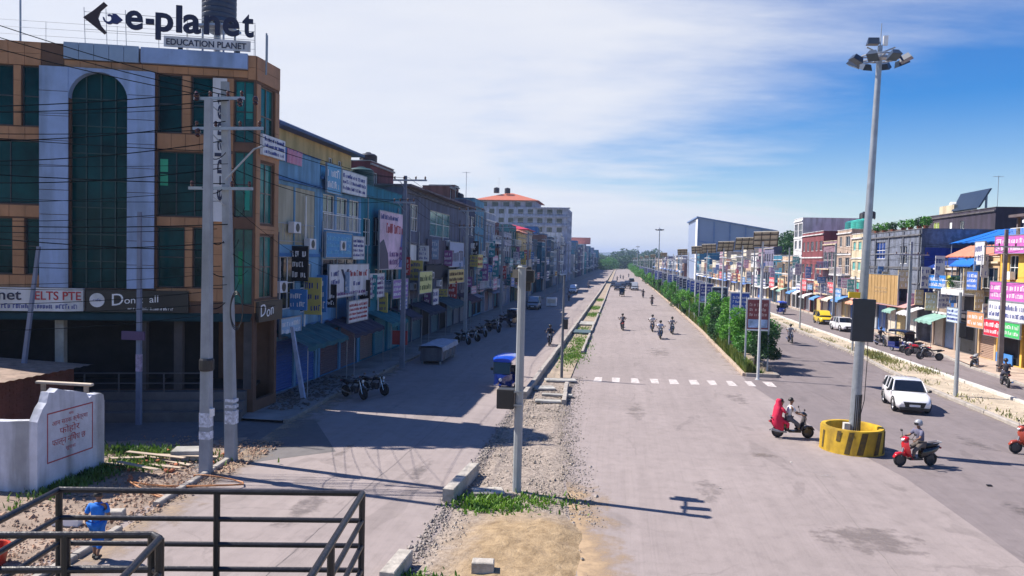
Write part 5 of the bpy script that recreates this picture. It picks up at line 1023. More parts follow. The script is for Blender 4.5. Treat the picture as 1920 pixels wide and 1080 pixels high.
# high mast with striped planter
def mast(x, y, label, group, lean=0.0, detail=True):
    t = thing('light_mast', label, 'light mast', (x, y, 0), group=group); H_ = 15.4
    MB().lathe([(.32, 0), (.32, .05), (.23, .06), (.2, 1.2), (.155, 7), (.1, H_)], n=14).build('shaft', STEEL, t, smooth=40)
    MB().lathe([(.12, H_ - .25), (.3, H_ - .2), (.3, H_ - .1), (.12, H_)], n=14).build('head_collar', STEEL, t)
    fm = MB(); n = 20; fm.tube([(.72 * math.cos(2 * math.pi * i / n), .72 * math.sin(2 * math.pi * i / n), H_ - .15) for i in range(n + 1)], .035, 6)
    for k in range(4): a = k * math.pi / 4; fm.tube([(-.72 * math.cos(a), -.72 * math.sin(a), H_ - .15), (.72 * math.cos(a), .72 * math.sin(a), H_ - .15)], .03, 6)
    fm.build('ring', STEEL, t)
    for k in range(8):
        a = k * math.pi / 4 + .25; c = Vector((.92 * math.cos(a), .92 * math.sin(a), H_ - .28)); ex = Vector((math.cos(a), math.sin(a), 0)); ey = Vector((-math.sin(a), math.cos(a), 0)); ez = Vector((0, 0, 1)); dn = (ex * .42 - ez * .9).normalized(); fw = (ex * .9 + ez * .42).normalized()
        P = lambda u, v, w: c + ey * u + fw * v + dn * w
        fl = MB().hexa([P(-.2, -.22, .1), P(.2, -.22, .1), P(.2, .22, .1), P(-.2, .22, .1), P(-.12, -.16, -.12), P(.12, -.16, -.12), P(.12, .16, -.12), P(-.12, .16, -.12)]); o = fl.build('floodlight', surf('floodlight_body', (.03, .05, .09), .4), t)
        MB().poly([P(-.17, -.19, .103), P(.17, -.19, .103), P(.17, .19, .103), P(-.17, .19, .103)]).build('lens', surf('lamp_lens', (.05, .08, .11), .2, spec=.3), o)
    MB().lathe([(.09, H_), (.09, H_ + .3), (.02, H_ + .31), (.015, H_ + 1.15)], n=8).build('lightning_rod', STEEL, t)
    if detail:
        MB().hexa([(-.48, -.1, H_ + .35), (-.05, -.1, H_ + .35), (-.05, .2, H_ + .35), (-.48, .2, H_ + .35), (-.4, .15, H_ + .66), (0, .15, H_ + .66), (0, .2, H_ + .66), (-.4, .2, H_ + .66)]).build('small_panel', surf('dark_collector', (.02, .03, .05)), t); MB().box(.1, .26, -.05, .05, H_ + .32, H_ + .68).build('antenna_box', WHITE, t)
        for s_ in (-1, 1): MB().tube([(s_ * .1, 0, H_ + .05), (s_ * .52, -.1, H_ + .22)], .03, 5).build('camera_arm', STEEL, t)
        MB().bevbox(-.42, .38, -.36, -.16, 4.3, 5.95, .02).build('display_box', surf('dark_display', (.014, .02, .035), .25), t); MB().box(-.62, -.2, -.34, -.24, 5.97, 6.2).build('yellow_plate', surf('yellow_plate', (.75, .5, .02)), t)
        cb = MB()
        for k in range(6): a = -1.9 + k * .35; cb.tube([(.22 * math.cos(a), .22 * math.sin(a), z) if z < 1.3 else (.2 * math.cos(a), .2 * math.sin(a), z) for z in (.1, .8, 1.5, 2.2)], .02, 5)
        cb.tube([(.25, -.05, 5.2), (.3, -.05, 3.5), (.28, -.1, 2.0), (.1, -.22, 1.2)], .015, 5); cb.build('cable', BLACKP, t); MB().box(-.42, -.2, -.2, .05, .3, 1.05).build('junction_box', CONCL, t)
    t.rotation_euler = (0, lean, 0); return t
mast(9.3, 30.75, 'tall floodlight mast rising from the yellow and black striped ring', None, lean=.024)
mast(9.7, 190, 'floodlight mast far down the planted median, nearer of two', None, detail=False); mast(9.9, 420, 'tiny floodlight mast furthest down the planted median', None, detail=False)
t = thing('striped_planter', 'round concrete ring painted in yellow and black stripes round the mast', 'planter', (9.25, 30.75, 0)); YP = surf('yellow_road_paint', (.58, .36, .015), .7, var=.25, scale=2.6, streak=.5); BP = surf('black_road_paint', (.035, .027, .014), .8, var=.3, scale=6, col2=(.14, .09, .01))
MB().lathe([(1.2, -.05), (1.17, .05), (1.16, .88), (1.13, .95), (.97, .95), (.95, .9), (.95, .35)], n=40, cap=False).build('ring', YP, t, smooth=30); MB().lathe([(.96, .3), (.5, .36), (.01, .38)], n=24).build('soil', SOIL, t)
for a0, w, sl_, h0, h1 in ((-2.95, .10, .1, .1, .8), (-2.35, .13, .12, .5, .9), (-2.0, .16, .16, .05, .9), (-1.62, .2, .18, .05, .9), (-1.05, .2, .2, .05, .9), (-.62, .2, .2, .05, .9), (-.2, .2, .2, .05, .9), (.3, .2, .2, .05, .9), (.8, .2, .2, .05, .9), (1.3, .2, .2, .05, .9), (1.8, .2, .2, .05, .9), (2.4, .2, .2, .05, .9)):
    r = 1.178; m = MB(); n = 5; rows = [[(r * math.cos(a0 + w * i / n + sl_ * (z - .5)), r * math.sin(a0 + w * i / n + sl_ * (z - .5)), z) for i in range(n + 1)] for z in (h0, (h0 + h1) / 2, h1)]
    m.loft(rows, cap=False, closed=False); m.build('stripe', BP, t)
# solar lamps and advertising boards down the median
def solar_lamp(x, y):
    t = thing('solar_lamp', 'solar street lamp standing in the planted median', 'street lamp', (x, y, 0), group='solar street lamps down the median')
    MB().lathe([(.16, 0), (.16, .04), (.09, .05), (.06, 8.6)], n=10).build('shaft', surf('pale_pole', (.5, .52, .54), .5, var=.1), t)
    c = Vector((.15, 0, 8.75)); ex, ey, ez = Vector((1, 0, .05)).normalized(), Vector((.1, .76, -.64)).normalized(), None; ez = ex.cross(ey); P = lambda u, v, w: c + ex * u * .86 + ey * v + ez * w
    p = MB().hexa([P(-.85, -.7, -.03), P(.85, -.7, -.03), P(.85, .7, -.03), P(-.85, .7, -.03), P(-.85, -.7, .02), P(.85, -.7, .02), P(.85, .7, .02), P(-.85, .7, .02)]); o = p.build('solar_panel', surf('panel_backsheet', (.50, .46, .38), .5), t)
    MB().poly([P(-.83, -.68, .023), P(.83, -.68, .023), P(.83, .68, .023), P(-.83, .68, .023)]).build('cells', surf('solar_cells', (.02, .03, .09), .15), o); b = MB()
    for u in (-.84, -.3, .3, .84): b.hexa([P(u - .025, -.7, -.08), P(u + .025, -.7, -.08), P(u + .025, .7, -.08), P(u - .025, .7, -.08), P(u - .025, -.7, -.031), P(u + .025, -.7, -.031), P(u + .025, .7, -.031), P(u - .025, .7, -.031)])
    for v in (-.5, .0, .5): b.hexa([P(-.85, v - .03, -.12), P(.85, v - .03, -.12), P(.85, v + .03, -.12), P(-.85, v + .03, -.12), P(-.85, v - .03, -.082), P(.85, v - .03, -.082), P(.85, v + .03, -.082), P(-.85, v + .03, -.082)])
    b.build('rail', surf('dark_rail', (.08, .07, .07)), o); MB().tube([(0, 0, 7.2), (-1.2, 0, 7.6)], .03, 6).build('lamp_arm', STEEL, t); MB().blob([(-1.75, 7.62, .04, .03), (-1.6, 7.62, .11, .05), (-1.2, 7.6, .1, .05), (-1.15, 7.6, .03, .03)]).build('lamp_head', WHITE, t)
    return t
def ad_board(x, y, face, ink, label, group):
    t = thing('ad_board', label, 'advertising board', (x, y, 0), group=group); m = MB()
    for s_ in (-1, 1): m.box(s_ * .72 - .05, s_ * .72 + .05, -.04, .04, 0, 4.95)
    m.build('post', surf('pale_pole', (.5, .52, .54)), t); m = MB()
    m.box(-.66, .66, -.09, .09, 4.85, 4.95); m.box(-.66, .66, -.09, .09, 2.8, 2.9); m.build('frame', WHITE, t); o = MB().box(-.665, .665, -.07, .07, 2.903, 4.847).build('panel', face, t)
    f_ = FR((0, -.07), (1, 0)); mm = MB().fbox(f_, -.62, .62, .002, .012, 3.0, 3.55); mm.build('picture', surf('board_picture', (.30, .42, .60), .5, var=.5, scale=2.5), o); fake_lines(f_, -.55, .58, 3.7, 4.7, 3, ink, o, (0, 0, 0), .004, random.Random(int(y)))
    return t
BB = [surf('navy_board', (.015, .03, .22), .4, var=.15), surf('blue_board', (.02, .08, .40), .4, var=.15), surf('dark_board', (.02, .03, .08), .4, var=.2)]
y = 48.0; k = 0; l0 = None; a0 = {}
while y < 520:
    x = 8.75 if k == 0 else 9.4
    if l0 is None: l0 = solar_lamp(x, y)
    else:
        q = dup(l0, (x + rr.uniform(-.1, .1), y, 0), rr.uniform(-.1, .1))
        if k > 4 and k % 3:                                   # lamps without a panel in between
            for c in list(q.children_recursive):
                if c.name.split('.')[0] in ('solar_panel', 'cells', 'rail'): bpy.data.objects.remove(c)
            q.name = 'street_lamp'; q['label'] = 'plain street lamp between the solar ones in the planted median'; q['group'] = 'plain lamps down the median'
    f_ = BB[k % 3]
    if k == 0: ad_board(9.15, y + 3, surf('maroon_board', (.20, .04, .045), .5, var=.25), paint((.6, .45, .4)), 'maroon advertising board at the near end of the planted median', None)
    elif k < 3: ad_board(9.5, y + .8 + .5 * k, f_, WL, ['', 'navy advertising board second from the near end of the median', 'bright blue advertising board third from the near end of the median'][k], None)
    elif f_.name not in a0: a0[f_.name] = ad_board(9.6, y + 2, f_, WL, 'blue advertising board further down the planted median', 'blue boards down the median')
    else: dup(a0[f_.name], (9.6 + rr.uniform(-.15, .15), y + 2, 0), rr.uniform(-.08, .08))
    if k >= 3 and y < 300: dup(a0.get(f_.name) or list(a0.values())[0], (9.6 + rr.uniform(-.15, .15), y + 7.5, 0), rr.uniform(-.08, .08))
    y += 11.5 if y < 110 else (17 if y < 300 else 30); k += 1
# ------------------------------------------------------------------ people
def skin_mesh(V, E, root=0, sub=1):
    """grow one continuous surface over a skeleton: V = (point, radius), E = edges"""
    me = bpy.data.meshes.new('s'); me.from_pydata([tuple(p) for p, r in V], E, []); bm = bmesh.new(); bm.from_mesh(me); ly = bm.verts.layers.skin.verify(); bm.verts.ensure_lookup_table()
    for i, (p, r) in enumerate(V): bm.verts[i][ly].radius = (r if isinstance(r, tuple) else (r, r)); bm.verts[i][ly].use_root = (i == root)
    bm.to_mesh(me); bm.free(); o = bpy.data.objects.new('s', me); m = o.modifiers.new('skin', 'SKIN'); m.use_smooth_shade = True; m.branch_smoothing = .5
    s = o.modifiers.new('sub', 'SUBSURF'); s.levels = sub; s.render_levels = sub
    r = evaluated(o); bpy.data.meshes.remove(me); return r
def geo(me): return [tuple(v.co) for v in me.vertices], [tuple(p.vertices) for p in me.polygons]
SKIN = surf('skin', (.22, .11, .065), .6, var=.08, scale=12); HAIR = surf('black_hair', (.01, .008, .007), .5, var=.3, scale=30)
def person(label, J, shirt, trousers, head='hair', hat=None, group=None, shoes=None, sleeves=True, calf=1.0, fingers=True, scarf=None):
    """J: joints dict in local metres: pelvis, chest, neck, head, sh(L/R), el, ha, hip, kn, an with lists for left and right"""
    t = thing('person', label, 'person', (0, 0, 0), group=group); v = lambda p: Vector(p); V = []; E = []
    def add(p, r, par=None):
        V.append((v(p), r)); i = len(V) - 1
        if par is not None: E.append((par, i))
        return i
    face = v(J.get('face', (1, 0, 0))).normalized(); hd = v(J['head']); nk = v(J['neck'])
    pe = add(J['pelvis'], .13); ch = add(J['chest'], .125, pe); n0 = add(nk, .058, ch); n1 = add(nk.lerp(hd, .45) + face * .01, .055, n0); h0 = add(hd - v((0, 0, .045)) + face * .018, (.078, .085), n1); h1 = add(hd + v((0, 0, .05)), (.082, .092), h0); add(hd + v((0, 0, .12)) - face * .01, .048, h1)
    hands = []
    for k in (0, 1):
        s = add(J['sh'][k], .058, ch); e = add(J['el'][k], .042, s); w = add(v(J['el'][k]).lerp(v(J['ha'][k]), .86), .027, e); h = add(J['ha'][k], (.034, .022), w); hands.append((w, h, k))
        hp = add(J['hip'][k], .088, pe); kn = add(J['kn'][k], .058, hp); cf = add(v(J['kn'][k]).lerp(v(J['an'][k]), .35), .052, kn); an = add(J['an'][k], .036, cf); fd = v(J.get('foot', (1, 0, 0))); add(v(J['an'][k]) + fd * .05 + v((0, 0, -.05)), .038, an); add(v(J['an'][k]) + fd * .17 + v((0, 0, -.065)), .03, len(V) - 1)
    vs, fs = geo(skin_mesh(V, E)); mb = MB(); mb.v = vs; mb.f = fs; mb.m = [0] * len(fs); side = face.cross(v((0, 0, 1)))
    # nose, ears, fingers grow out of the same surface mesh
    hc = hd + v((0, 0, 0)); mb.tube([hc + face * .085 + v((0, 0, .03)), hc + face * .112 - v((0, 0, .012)), hc + face * .085 - v((0, 0, .02))], [.008, .014, .008], 6)
    for s_ in (-1, 1): mb.tube([hc + side * s_ * .078 + v((0, 0, .03)), hc + side * s_ * .092, hc + side * s_ * .078 - v((0, 0, .03))], [.008, .016, .008], 6)
    if fingers:
        for w, h, k in hands:
            pw, ph = V[w][0], V[h][0]; d = (ph - pw).normalized(); lat = d.cross(v((0, 0, 1))); lat = lat.normalized() if lat.length > .2 else side; dn = lat.cross(d).normalized(); dn = dn if dn.z < 0 else -dn
            for q, L in enumerate((.066, .076, .071, .055)): a = ph + d * .02 + lat * (.026 - .017 * q); mb.tube([a, a + d * L * .5 + dn * .004, a + d * L * .8 + dn * L * .35, a + d * L * .85 + dn * L * .7], [.0095, .009, .008, .006], 6)
            th = lat * (1 if k else -1); a = ph + th * .02 - d * .01; mb.tube([a, a + th * .03 + d * .02, a + th * .035 + d * .05 + dn * .015], [.012, .011, .008], 6)
    body = mb.build('body', SKIN, t, smooth=True)
    f2 = MB()
    for s_ in (-1, 1): f2.lathe([(.002, -.006), (.009, -.003), (.009, .003), (.002, .006)], c=hc + face * .082 + side * s_ * .031 + v((0, 0, .028)), n=8)
    f2.tube([hc + face * .086 - side * .024 - v((0, 0, .045)), hc + face * .094 - v((0, 0, .047)), hc + face * .086 + side * .024 - v((0, 0, .045))], .005, 5); f2.build('eyes_and_mouth', surf('dark_features', (.02, .01, .01), .5), body)
    # clothes
    V, E = [], []
    pe = add(v(J['pelvis']) + (v(J['chest']) - v(J['pelvis'])) * -.05, .15); ml = add(v(J['pelvis']).lerp(v(J['chest']), .5), .142, pe); ch = add(J['chest'], (.17, .16), ml); up_ = add(v(J['chest']).lerp(nk, .62), .135, ch); add(nk + v((0, 0, .01)), .08, up_)
    for k in (0, 1): s = add(J['sh'][k], .086, ch); e = add(v(J['sh'][k]).lerp(v(J['el'][k]), .85 if sleeves else .55), .06, s); (add(v(J['el'][k]).lerp(v(J['ha'][k]), .75), .042, e) if sleeves == 2 else None)
    vs, fs = geo(skin_mesh(V, E)); mb = MB(); mb.v, mb.f, mb.m = vs, fs, [0] * len(fs); mb.build('shirt', shirt, t, smooth=True)
    V, E = [], []
    pe = add(J['pelvis'], .148)
    for k in (0, 1): hp = add(J['hip'][k], .108, pe); kn = add(J['kn'][k], .078, hp); add(v(J['kn'][k]).lerp(v(J['an'][k]), .88 * calf), .062, kn)
    vs, fs = geo(skin_mesh(V, E)); mb = MB(); mb.v, mb.f, mb.m = vs, fs, [0] * len(fs); mb.build('trousers', trousers, t, smooth=True)
    mb = MB()
    for k in (0, 1):
        fd = v(J.get('foot', (1, 0, 0))); a = v(J['an'][k]); lt = fd.cross(v((0, 0, 1))).normalized(); rings = []
        for q, w, h in ((-.07, .03, .05), (-.03, .042, .075), (.05, .045, .07), (.14, .045, .045), (.2, .025, .025)): c = a + fd * q + v((0, 0, -.095)); rings.append([c + lt * w, c + lt * w * .8 + v((0, 0, h)), c - lt * w * .8 + v((0, 0, h)), c - lt * w])
        mb.loft(rings)
    mb.build('shoes', shoes or RUBBER, t, smooth=50)
    mb = MB(); rg = []
    if head == 'helmet':
        for q in range(9): a = math.pi * (.06 + .62 * q / 8); rg.append([hd + v((0, 0, .02)) + v((0, 0, .145 * math.cos(a))) + (face * math.cos(b) * 1.12 + side * math.sin(b)) * .132 * math.sin(a) for b in [2 * math.pi * j / 16 for j in range(16)]])
        mb.loft(rg); hm = mb.build('helmet', hat or BLACKP, t, smooth=50); vz = MB(); vz.loft([[hd + v((0, 0, z)) + (face * math.cos(b) * 1.14 + side * math.sin(b)) * .135 for b in [-.9 + .3 * j for j in range(7)]] for z in (-.035, .0, .045)], cap=False, closed=False); vz.build('visor', surf('visor', (.01, .01, .012), .1), hm)
    else:
        for q in range(8): a = math.pi * (.04 + .54 * q / 7); rg.append([hd + v((0, 0, .03)) - face * .018 + v((0, 0, .118 * math.cos(a))) + (face * math.cos(b) * 1.0 + side * math.sin(b) * .95) * .102 * math.sin(a) - face * .02 * (q > 4) for b in [2 * math.pi * j / 16 for j in range(16)]])
        mb.loft(rg); mb.build('hair', hat or HAIR, t, smooth=60)
    if scarf: scarf(t)
    return t
def rider_pose(seat=.80, reach=.46, hz=1.0, back=-.12, lean=.1, knee=.36, kz=.60, az=.36, ax=.26, hw=.29, kw=.15):
    b = back
    return dict(pelvis=(b, 0, seat + .1), chest=(b + lean * .8, 0, seat + .46), neck=(b + lean * 1.05, 0, seat + .62), head=(b + lean * 1.25, 0, seat + .79), sh=[(b + lean, .185, seat + .56), (b + lean, -.185, seat + .56)], el=[(b + lean + .16, .27, seat + .32), (b + lean + .16, -.27, seat + .32)], ha=[(reach, hw, hz), (reach, -hw, hz)], hip=[(b + .04, .095, seat + .06), (b + .04, -.095, seat + .06)], kn=[(b + knee + .05, kw + .02, kz + .12), (b + knee + .05, -kw - .02, kz + .12)], an=[(ax, .14, az), (ax, -.14, az)])
# ------------------------------------------------------------------ two wheelers
def wheel(t, x, r, w, m_rim, y=0):
    o = MB().lathe([(r * .2, -w * .35), (r * .66, -w * .2), (r * .7, -w * .34), (r * .74, -w * .3), (r * .74, w * .3), (r * .7, w * .34), (r * .66, w * .2), (r * .2, w * .35)], c=(x, y, r), axis='y', n=20).build('wheel', m_rim, t, smooth=40)
    MB().lathe([(r * .74, -w * .42), (r * .88, -w * .5), (r * .97, -w * .3), (r, 0), (r * .97, w * .3), (r * .88, w * .5), (r * .74, w * .42)], c=(x, y, r), axis='y', n=24, cap=False).build('tyre', RUBBER, o, smooth=50)
    return o
RED = gloss('red_bodywork', (.48, .012, .02)); BLK = gloss('black_bodywork', (.012, .012, .014)); LENS = surf('clear_lens', (.5, .52, .55), .1, spec=.8); TAIL = surf('tail_lens', (.35, .01, .01), .2)
def scooter(label, col, col2=None, group=None, rim=None):
    t = thing('scooter', label, 'scooter', group=group); c2 = col2 or BLK; rim = rim or surf('dark_alloy', (.06, .06, .065), .35, metal=.5)
    wheel(t, .62, .25, .11, rim); wheel(t, -.62, .25, .12, rim)
    MB().blob([(.38, .55, .03, .02), (.45, .42, .085, .07), (.60, .50, .09, .045), (.78, .46, .085, .06), (.88, .36, .06, .03)], n=10).build('front_fender', col, t, smooth=60)
    rings = []
    for z, x, w, d in ((.26, .22, .16, .05), (.40, .34, .20, .06), (.62, .42, .235, .08), (.82, .47, .20, .09), (.98, .43, .12, .07)): rings.append([(x + d * (1 - abs(s) ** 2 * 1.5), s * w, z) for s in (-1, -.6, -.2, .2, .6, 1)] + [(x - .05 - .02 * (1 - abs(s)), s * w * .96, z) for s in (1, .6, .2, -.2, -.6, -1)])
    MB().loft(rings).build('front_apron', col, t, smooth=45)
    MB().hexa([(-.2, -.17, .25), (.30, -.15, .25), (.30, .15, .25), (-.2, .17, .25), (-.2, -.17, .31), (.30, -.15, .31), (.30, .15, .31), (-.2, .17, .31)]).build('floorboard', BLACKP, t)
    MB().blob([(-.18, .42, .11, .14), (-.24, .48, .16, .2), (-.5, .54, .185, .17), (-.78, .63, .14, .11), (-.95, .70, .05, .04)], n=12).build('rear_body', c2, t, smooth=60)
    MB().blob([(-.12, .70, .09, .03), (-.2, .73, .13, .06), (-.45, .76, .14, .065), (-.8, .80, .12, .06), (-.92, .82, .05, .03)], n=12).build('seat', surf('seat_vinyl', (.015, .014, .014), .6), t, smooth=60)
    h = MB(); h.tube([(.40, 0, .95), (.38, 0, 1.02), (.34, .2, 1.03), (.28, .36, 1.0)], .02, 8); h.tube([(.38, 0, 1.02), (.34, -.2, 1.03), (.28, -.36, 1.0)], .02, 8); h.build('handlebar', BLACKP, t)
    MB().blob([(.34, 1.02, .1, .06), (.42, 1.02, .15, .085), (.52, .98, .1, .07), (.56, .96, .05, .03)], n=12).build('headlight_cowl', col, t, smooth=60); MB().blob([(.515, .985, .085, .05), (.56, .97, .07, .04), (.575, .965, .03, .02)], n=10).build('headlight', LENS, t, smooth=60)
    for s in (-1, 1):
        m = MB(); m.tube([(.36, s * .24, 1.03), (.33, s * .33, 1.2)], .009, 6); m.blob([(.315, 1.24, .06, .04), (.335, 1.24, .065, .045), (.35, 1.24, .03, .02)], n=10)
        m.v = [(x, y + (s * .36 if i >= 12 else 0), z) for i, (x, y, z) in enumerate(m.v)]; m.build('mirror', BLACKP, t)
    MB().tube([(.46, 0, .82), (.6, .0, .3)], .03, 8).build('fork', STEEL, t); MB().tube([(-.3, -.16, .26), (-.62, -.19, .3), (-.95, -.2, .38)], [.03, .05, .055], 10).build('exhaust', STEEL, t)
    MB().box(-.98, -.93, -.09, .09, .64, .70).build('tail_light', TAIL, t); g = MB(); g.tube([(-.6, .14, .84), (-.95, .12, .88), (-.95, -.12, .88), (-.6, -.14, .84)], .014, 6); g.build('grab_rail', STEEL, t); MB().blob([(-.5, .38, .05, .04), (-.7, .42, .06, .03), (-.95, .3, .05, .02)], n=8).build('rear_fender', BLACKP, t)
    return t
def motorbike(label, col, group=None):
    t = thing('motorbike', label, 'motorbike', group=group); rim = surf('dark_alloy', (.06, .06, .065), .35, metal=.5)
    wheel(t, .66, .30, .10, rim); wheel(t, -.66, .30, .12, rim)
    MB().blob([(-.1, .80, .07, .05), (.0, .84, .13, .1), (.2, .87, .15, .11), (.36, .86, .11, .09), (.42, .84, .05, .04)], n=12).build('fuel_tank', col, t, smooth=60)
    MB().blob([(.0, .78, .09, .03), (-.25, .76, .13, .05), (-.6, .82, .12, .05), (-.82, .86, .06, .03)], n=12).build('seat', surf('seat_vinyl', (.015, .014, .014), .6), t, smooth=60)
    MB().blob([(-.5, .68, .1, .06), (-.75, .76, .11, .07), (-.98, .82, .05, .04)], n=10).build('tail_cowl', col, t, smooth=60)
    e = MB().bevbox(-.12, .22, -.13, .13, .32, .62, .03); e.lathe([(.1, -.17), (.1, .17)], c=(-.02, 0, .42), axis='y', n=14); e.build('engine', surf('engine_grey', (.09, .09, .1), .4, metal=.5), t)
    f_ = MB(); f_.tube([(.38, .0, .9), (.26, 0, .55), (.2, 0, .3), (-.15, 0, .28), (-.3, 0, .5), (-.1, 0, .74)], .028, 6); f_.tube([(-.2, .1, .36), (-.66, .1, .30)], .025, 6); f_.tube([(-.2, -.1, .36), (-.66, -.1, .30)], .025, 6); f_.build('frame', BLACKP, t)
    k = MB()
    for s in (-1, 1): k.tube([(.66, s * .09, .30), (.44, s * .09, .95)], .025, 8)
    k.build('fork', CHROME, t); h = MB(); h.tube([(.26, -.38, 1.03), (.34, -.22, 1.06), (.40, 0, 1.0), (.34, .22, 1.06), (.26, .38, 1.03)], .017, 8); h.build('handlebar', BLACKP, t)
    MB().blob([(.44, .92, .06, .05), (.5, .92, .11, .1), (.6, .91, .09, .085)], n=12).build('headlight_shell', col, t, smooth=60); MB().lathe([(.08, .6), (.06, .63), (.01, .64)], c=(0, 0, .91), axis='x', n=14).build('headlight', LENS, t)
    MB().blob([(.42, .62, .04, .02), (.55, .66, .06, .03), (.7, .66, .06, .03), (.9, .54, .05, .02)], n=8).build('front_fender', col, t, smooth=60)
    MB().tube([(.15, -.13, .4), (.0, -.16, .25), (-.5, -.17, .3), (-.9, -.18, .38)], [.025, .03, .045, .05], 10).build('exhaust', CHROME, t); MB().box(-1.0, -.96, -.07, .07, .78, .84).build('tail_light', TAIL, t)
    for s in (-1, 1): m = MB(); m.tube([(.32, s * .24, 1.06), (.28, s * .34, 1.2), (.27, s * .38, 1.21)], .008, 5); m.hexa([(.26, s * .34, 1.18), (.28, s * .34, 1.18), (.28, s * .46, 1.18), (.26, s * .46, 1.18), (.26, s * .34, 1.26), (.28, s * .34, 1.26), (.28, s * .46, 1.26), (.26, s * .46, 1.26)]); m.build('mirror', BLACKP, t)
    return t
def place(o, x, y, rz, z=.006): o.location = (x, y, z); o.rotation_euler = (0, 0, rz); return o
# near road users
WH = paint((.62, .62, .64), .8)
SHAWL = surf('red_shawl', (.55, .012, .06), .8, var=.2, scale=6)
hd1 = rad(6)
place(scooter('black scooter carrying two people, crossing left of the striped ring', BLK), 7.35, 32.2, hd1)
place(person('rider in white shirt driving the black scooter with a red shawled passenger', rider_pose(seat=.76, reach=.30, hz=1.02, back=-.22, knee=.34, kz=.48, az=.42, ax=.18, hw=.33), WH, paint((.10, .10, .12), .9), sleeves=1), 7.35, 32.2, hd1)
def shawl(t):
    m = MB(); rg = []
    for z, rx, ry, x in ((1.74, .05, .05, -.60), (1.72, .10, .095, -.60), (1.64, .125, .115, -.61), (1.52, .125, .12, -.62), (1.42, .16, .20, -.63), (1.25, .17, .25, -.64), (1.05, .19, .245, -.66), (.88, .24, .24, -.66), (.70, .28, .25, -.62), (.50, .20, .24, -.56), (.42, .12, .2, -.5)): rg.append([(x + rx * math.cos(2 * math.pi * j / 18) * (1 + .06 * math.sin(j * 2.7 + z * 9)), ry * math.sin(2 * math.pi * j / 18) * (1 + .06 * math.cos(j * 3.1 + z * 7)), z) for j in range(18)])
    rg = [[p for p in r] for r in rg]; m.loft([[(x, y, z - .11) for x, y, z in r] for r in rg[1:]]); m.build('shawl', SHAWL, t, smooth=True)
ps = rider_pose(seat=.70, reach=-.28, hz=1.05, back=-.62, knee=.34, kz=.5, az=.40, ax=-.30, hw=.16)
place(person('passenger wrapped in a bright red shawl on the back of the black scooter', ps, SHAWL, SHAWL, scarf=shawl, fingers=False), 7.35, 32.2, hd1)
hd2 = rad(180 + 18)
place(scooter('red and black scooter ridden past the right side of the striped ring', RED, BLK), 10.85, 28.7, hd2)
place(person('rider in grey shirt and silver helmet on the red scooter', rider_pose(seat=.76, reach=.30, hz=1.02, back=-.20, knee=.34, kz=.48, az=.42, ax=.18, hw=.33), paint((.13, .13, .20), .9), paint((.12, .10, .09), .9), head='helmet', hat=surf('silver_helmet', (.32, .33, .36), .25)), 10.85, 28.7, hd2)
b1 = scooter('scooter with orange front entering at the right edge of the frame', surf('dark_orange', (.30, .05, .03), .3), gloss('navy_bodywork', (.02, .04, .14))); place(b1, 16.25, 31.7, rad(186))
place(person('rider in blue shirt entering at the right edge of the frame', rider_pose(seat=.76, reach=.30, hz=1.02, back=-.20, knee=.34, kz=.48, az=.42, ax=.18, hw=.33), paint((.03, .12, .42), .9), paint((.05, .05, .08), .9), head='helmet'), 16.25, 31.7, rad(186))
# riders further off: one bike and one seated figure per kind, then copies with their own clothes
mb0 = motorbike('motorbike', BLK); rp = rider_pose(seat=.80, reach=.27, hz=1.06, back=-.15, knee=.36, kz=.52, az=.36, ax=.0, hw=.34)
rd0 = person('rider', rp, paint((.3, .3, .32), .9), paint((.06, .06, .09), .9), head='helmet', fingers=False)
SH0, TR0 = rd0.children[[c.name.split('.')[0] for c in rd0.children].index('shirt')].data.materials[0].name, rd0.children[[c.name.split('.')[0] for c in rd0.children].index('trousers')].data.materials[0].name
first = [True]
def ride(x, y, rz, blabel, plabel, shirt, body=None, helmet=None, group=None, trousers=None):
    sw = {BLK.name: body} if body else {}
    b = dup(mb0, (x, y, .006), rz, blabel, sw); p = dup(rd0, (x, y, .006), rz, plabel, {SH0: shirt, **({BLACKP.name: helmet} if helmet else {}), **({TR0: trousers} if trousers else {})})
    if group: b['group'] = 'far ' + group + ' bikes'; p['group'] = 'far ' + group
up, dn = rad(90), rad(-90)
ride(.5, 78.3, up + .1, 'dark red motorbike riding away alone on the carriageway', 'rider in dark jacket riding away alone', paint((.10, .11, .14), .9), RED)
ride(3.55, 78, dn, 'brownish motorbike coming on, left of the three abreast', 'rider in pale shirt on the left of the three coming abreast', WH, surf('bronze_body', (.16, .09, .04), .4))
ride(3.98, 70.8, dn, 'black motorbike coming on, middle and nearest of the three abreast', 'rider in white shirt with blue sleeves, nearest of the three', paint((.5, .55, .68), .9))
ride(5.4, 76, dn + .05, 'black motorbike coming on nearest the planted median', 'rider in grey shirt, right of the three and beside the median', paint((.32, .32, .36), .9))
ride(4.8, 149, up, 'dark motorbike riding away, left of two beside the median', 'distant dark clothed rider, left of two beside the median', paint((.03, .03, .04), .9))
ride(5.45, 124, up, 'dark motorbike riding away, nearer of two beside the median', 'dark clothed rider, nearer of two beside the median', paint((.03, .03, .045), .9))
ride(15.85, 71.8, dn, 'motorbike coming on along the far carriageway by the right divider', 'rider in grey coming on along the far carriageway', paint((.35, .35, .38), .9))
ride(23.9, 50, up - .2, 'motorbike with rider in black at the right edge of the service road', 'rider in black with white stripe on the right service road', paint((.03, .03, .04), .9))
ride(23.9, 72.3, dn + .2, 'motorbike coming on along the right service road, left of the parked ones', 'rider in dark clothes beside the dark blue three wheeler', paint((.06, .05, .06), .9))
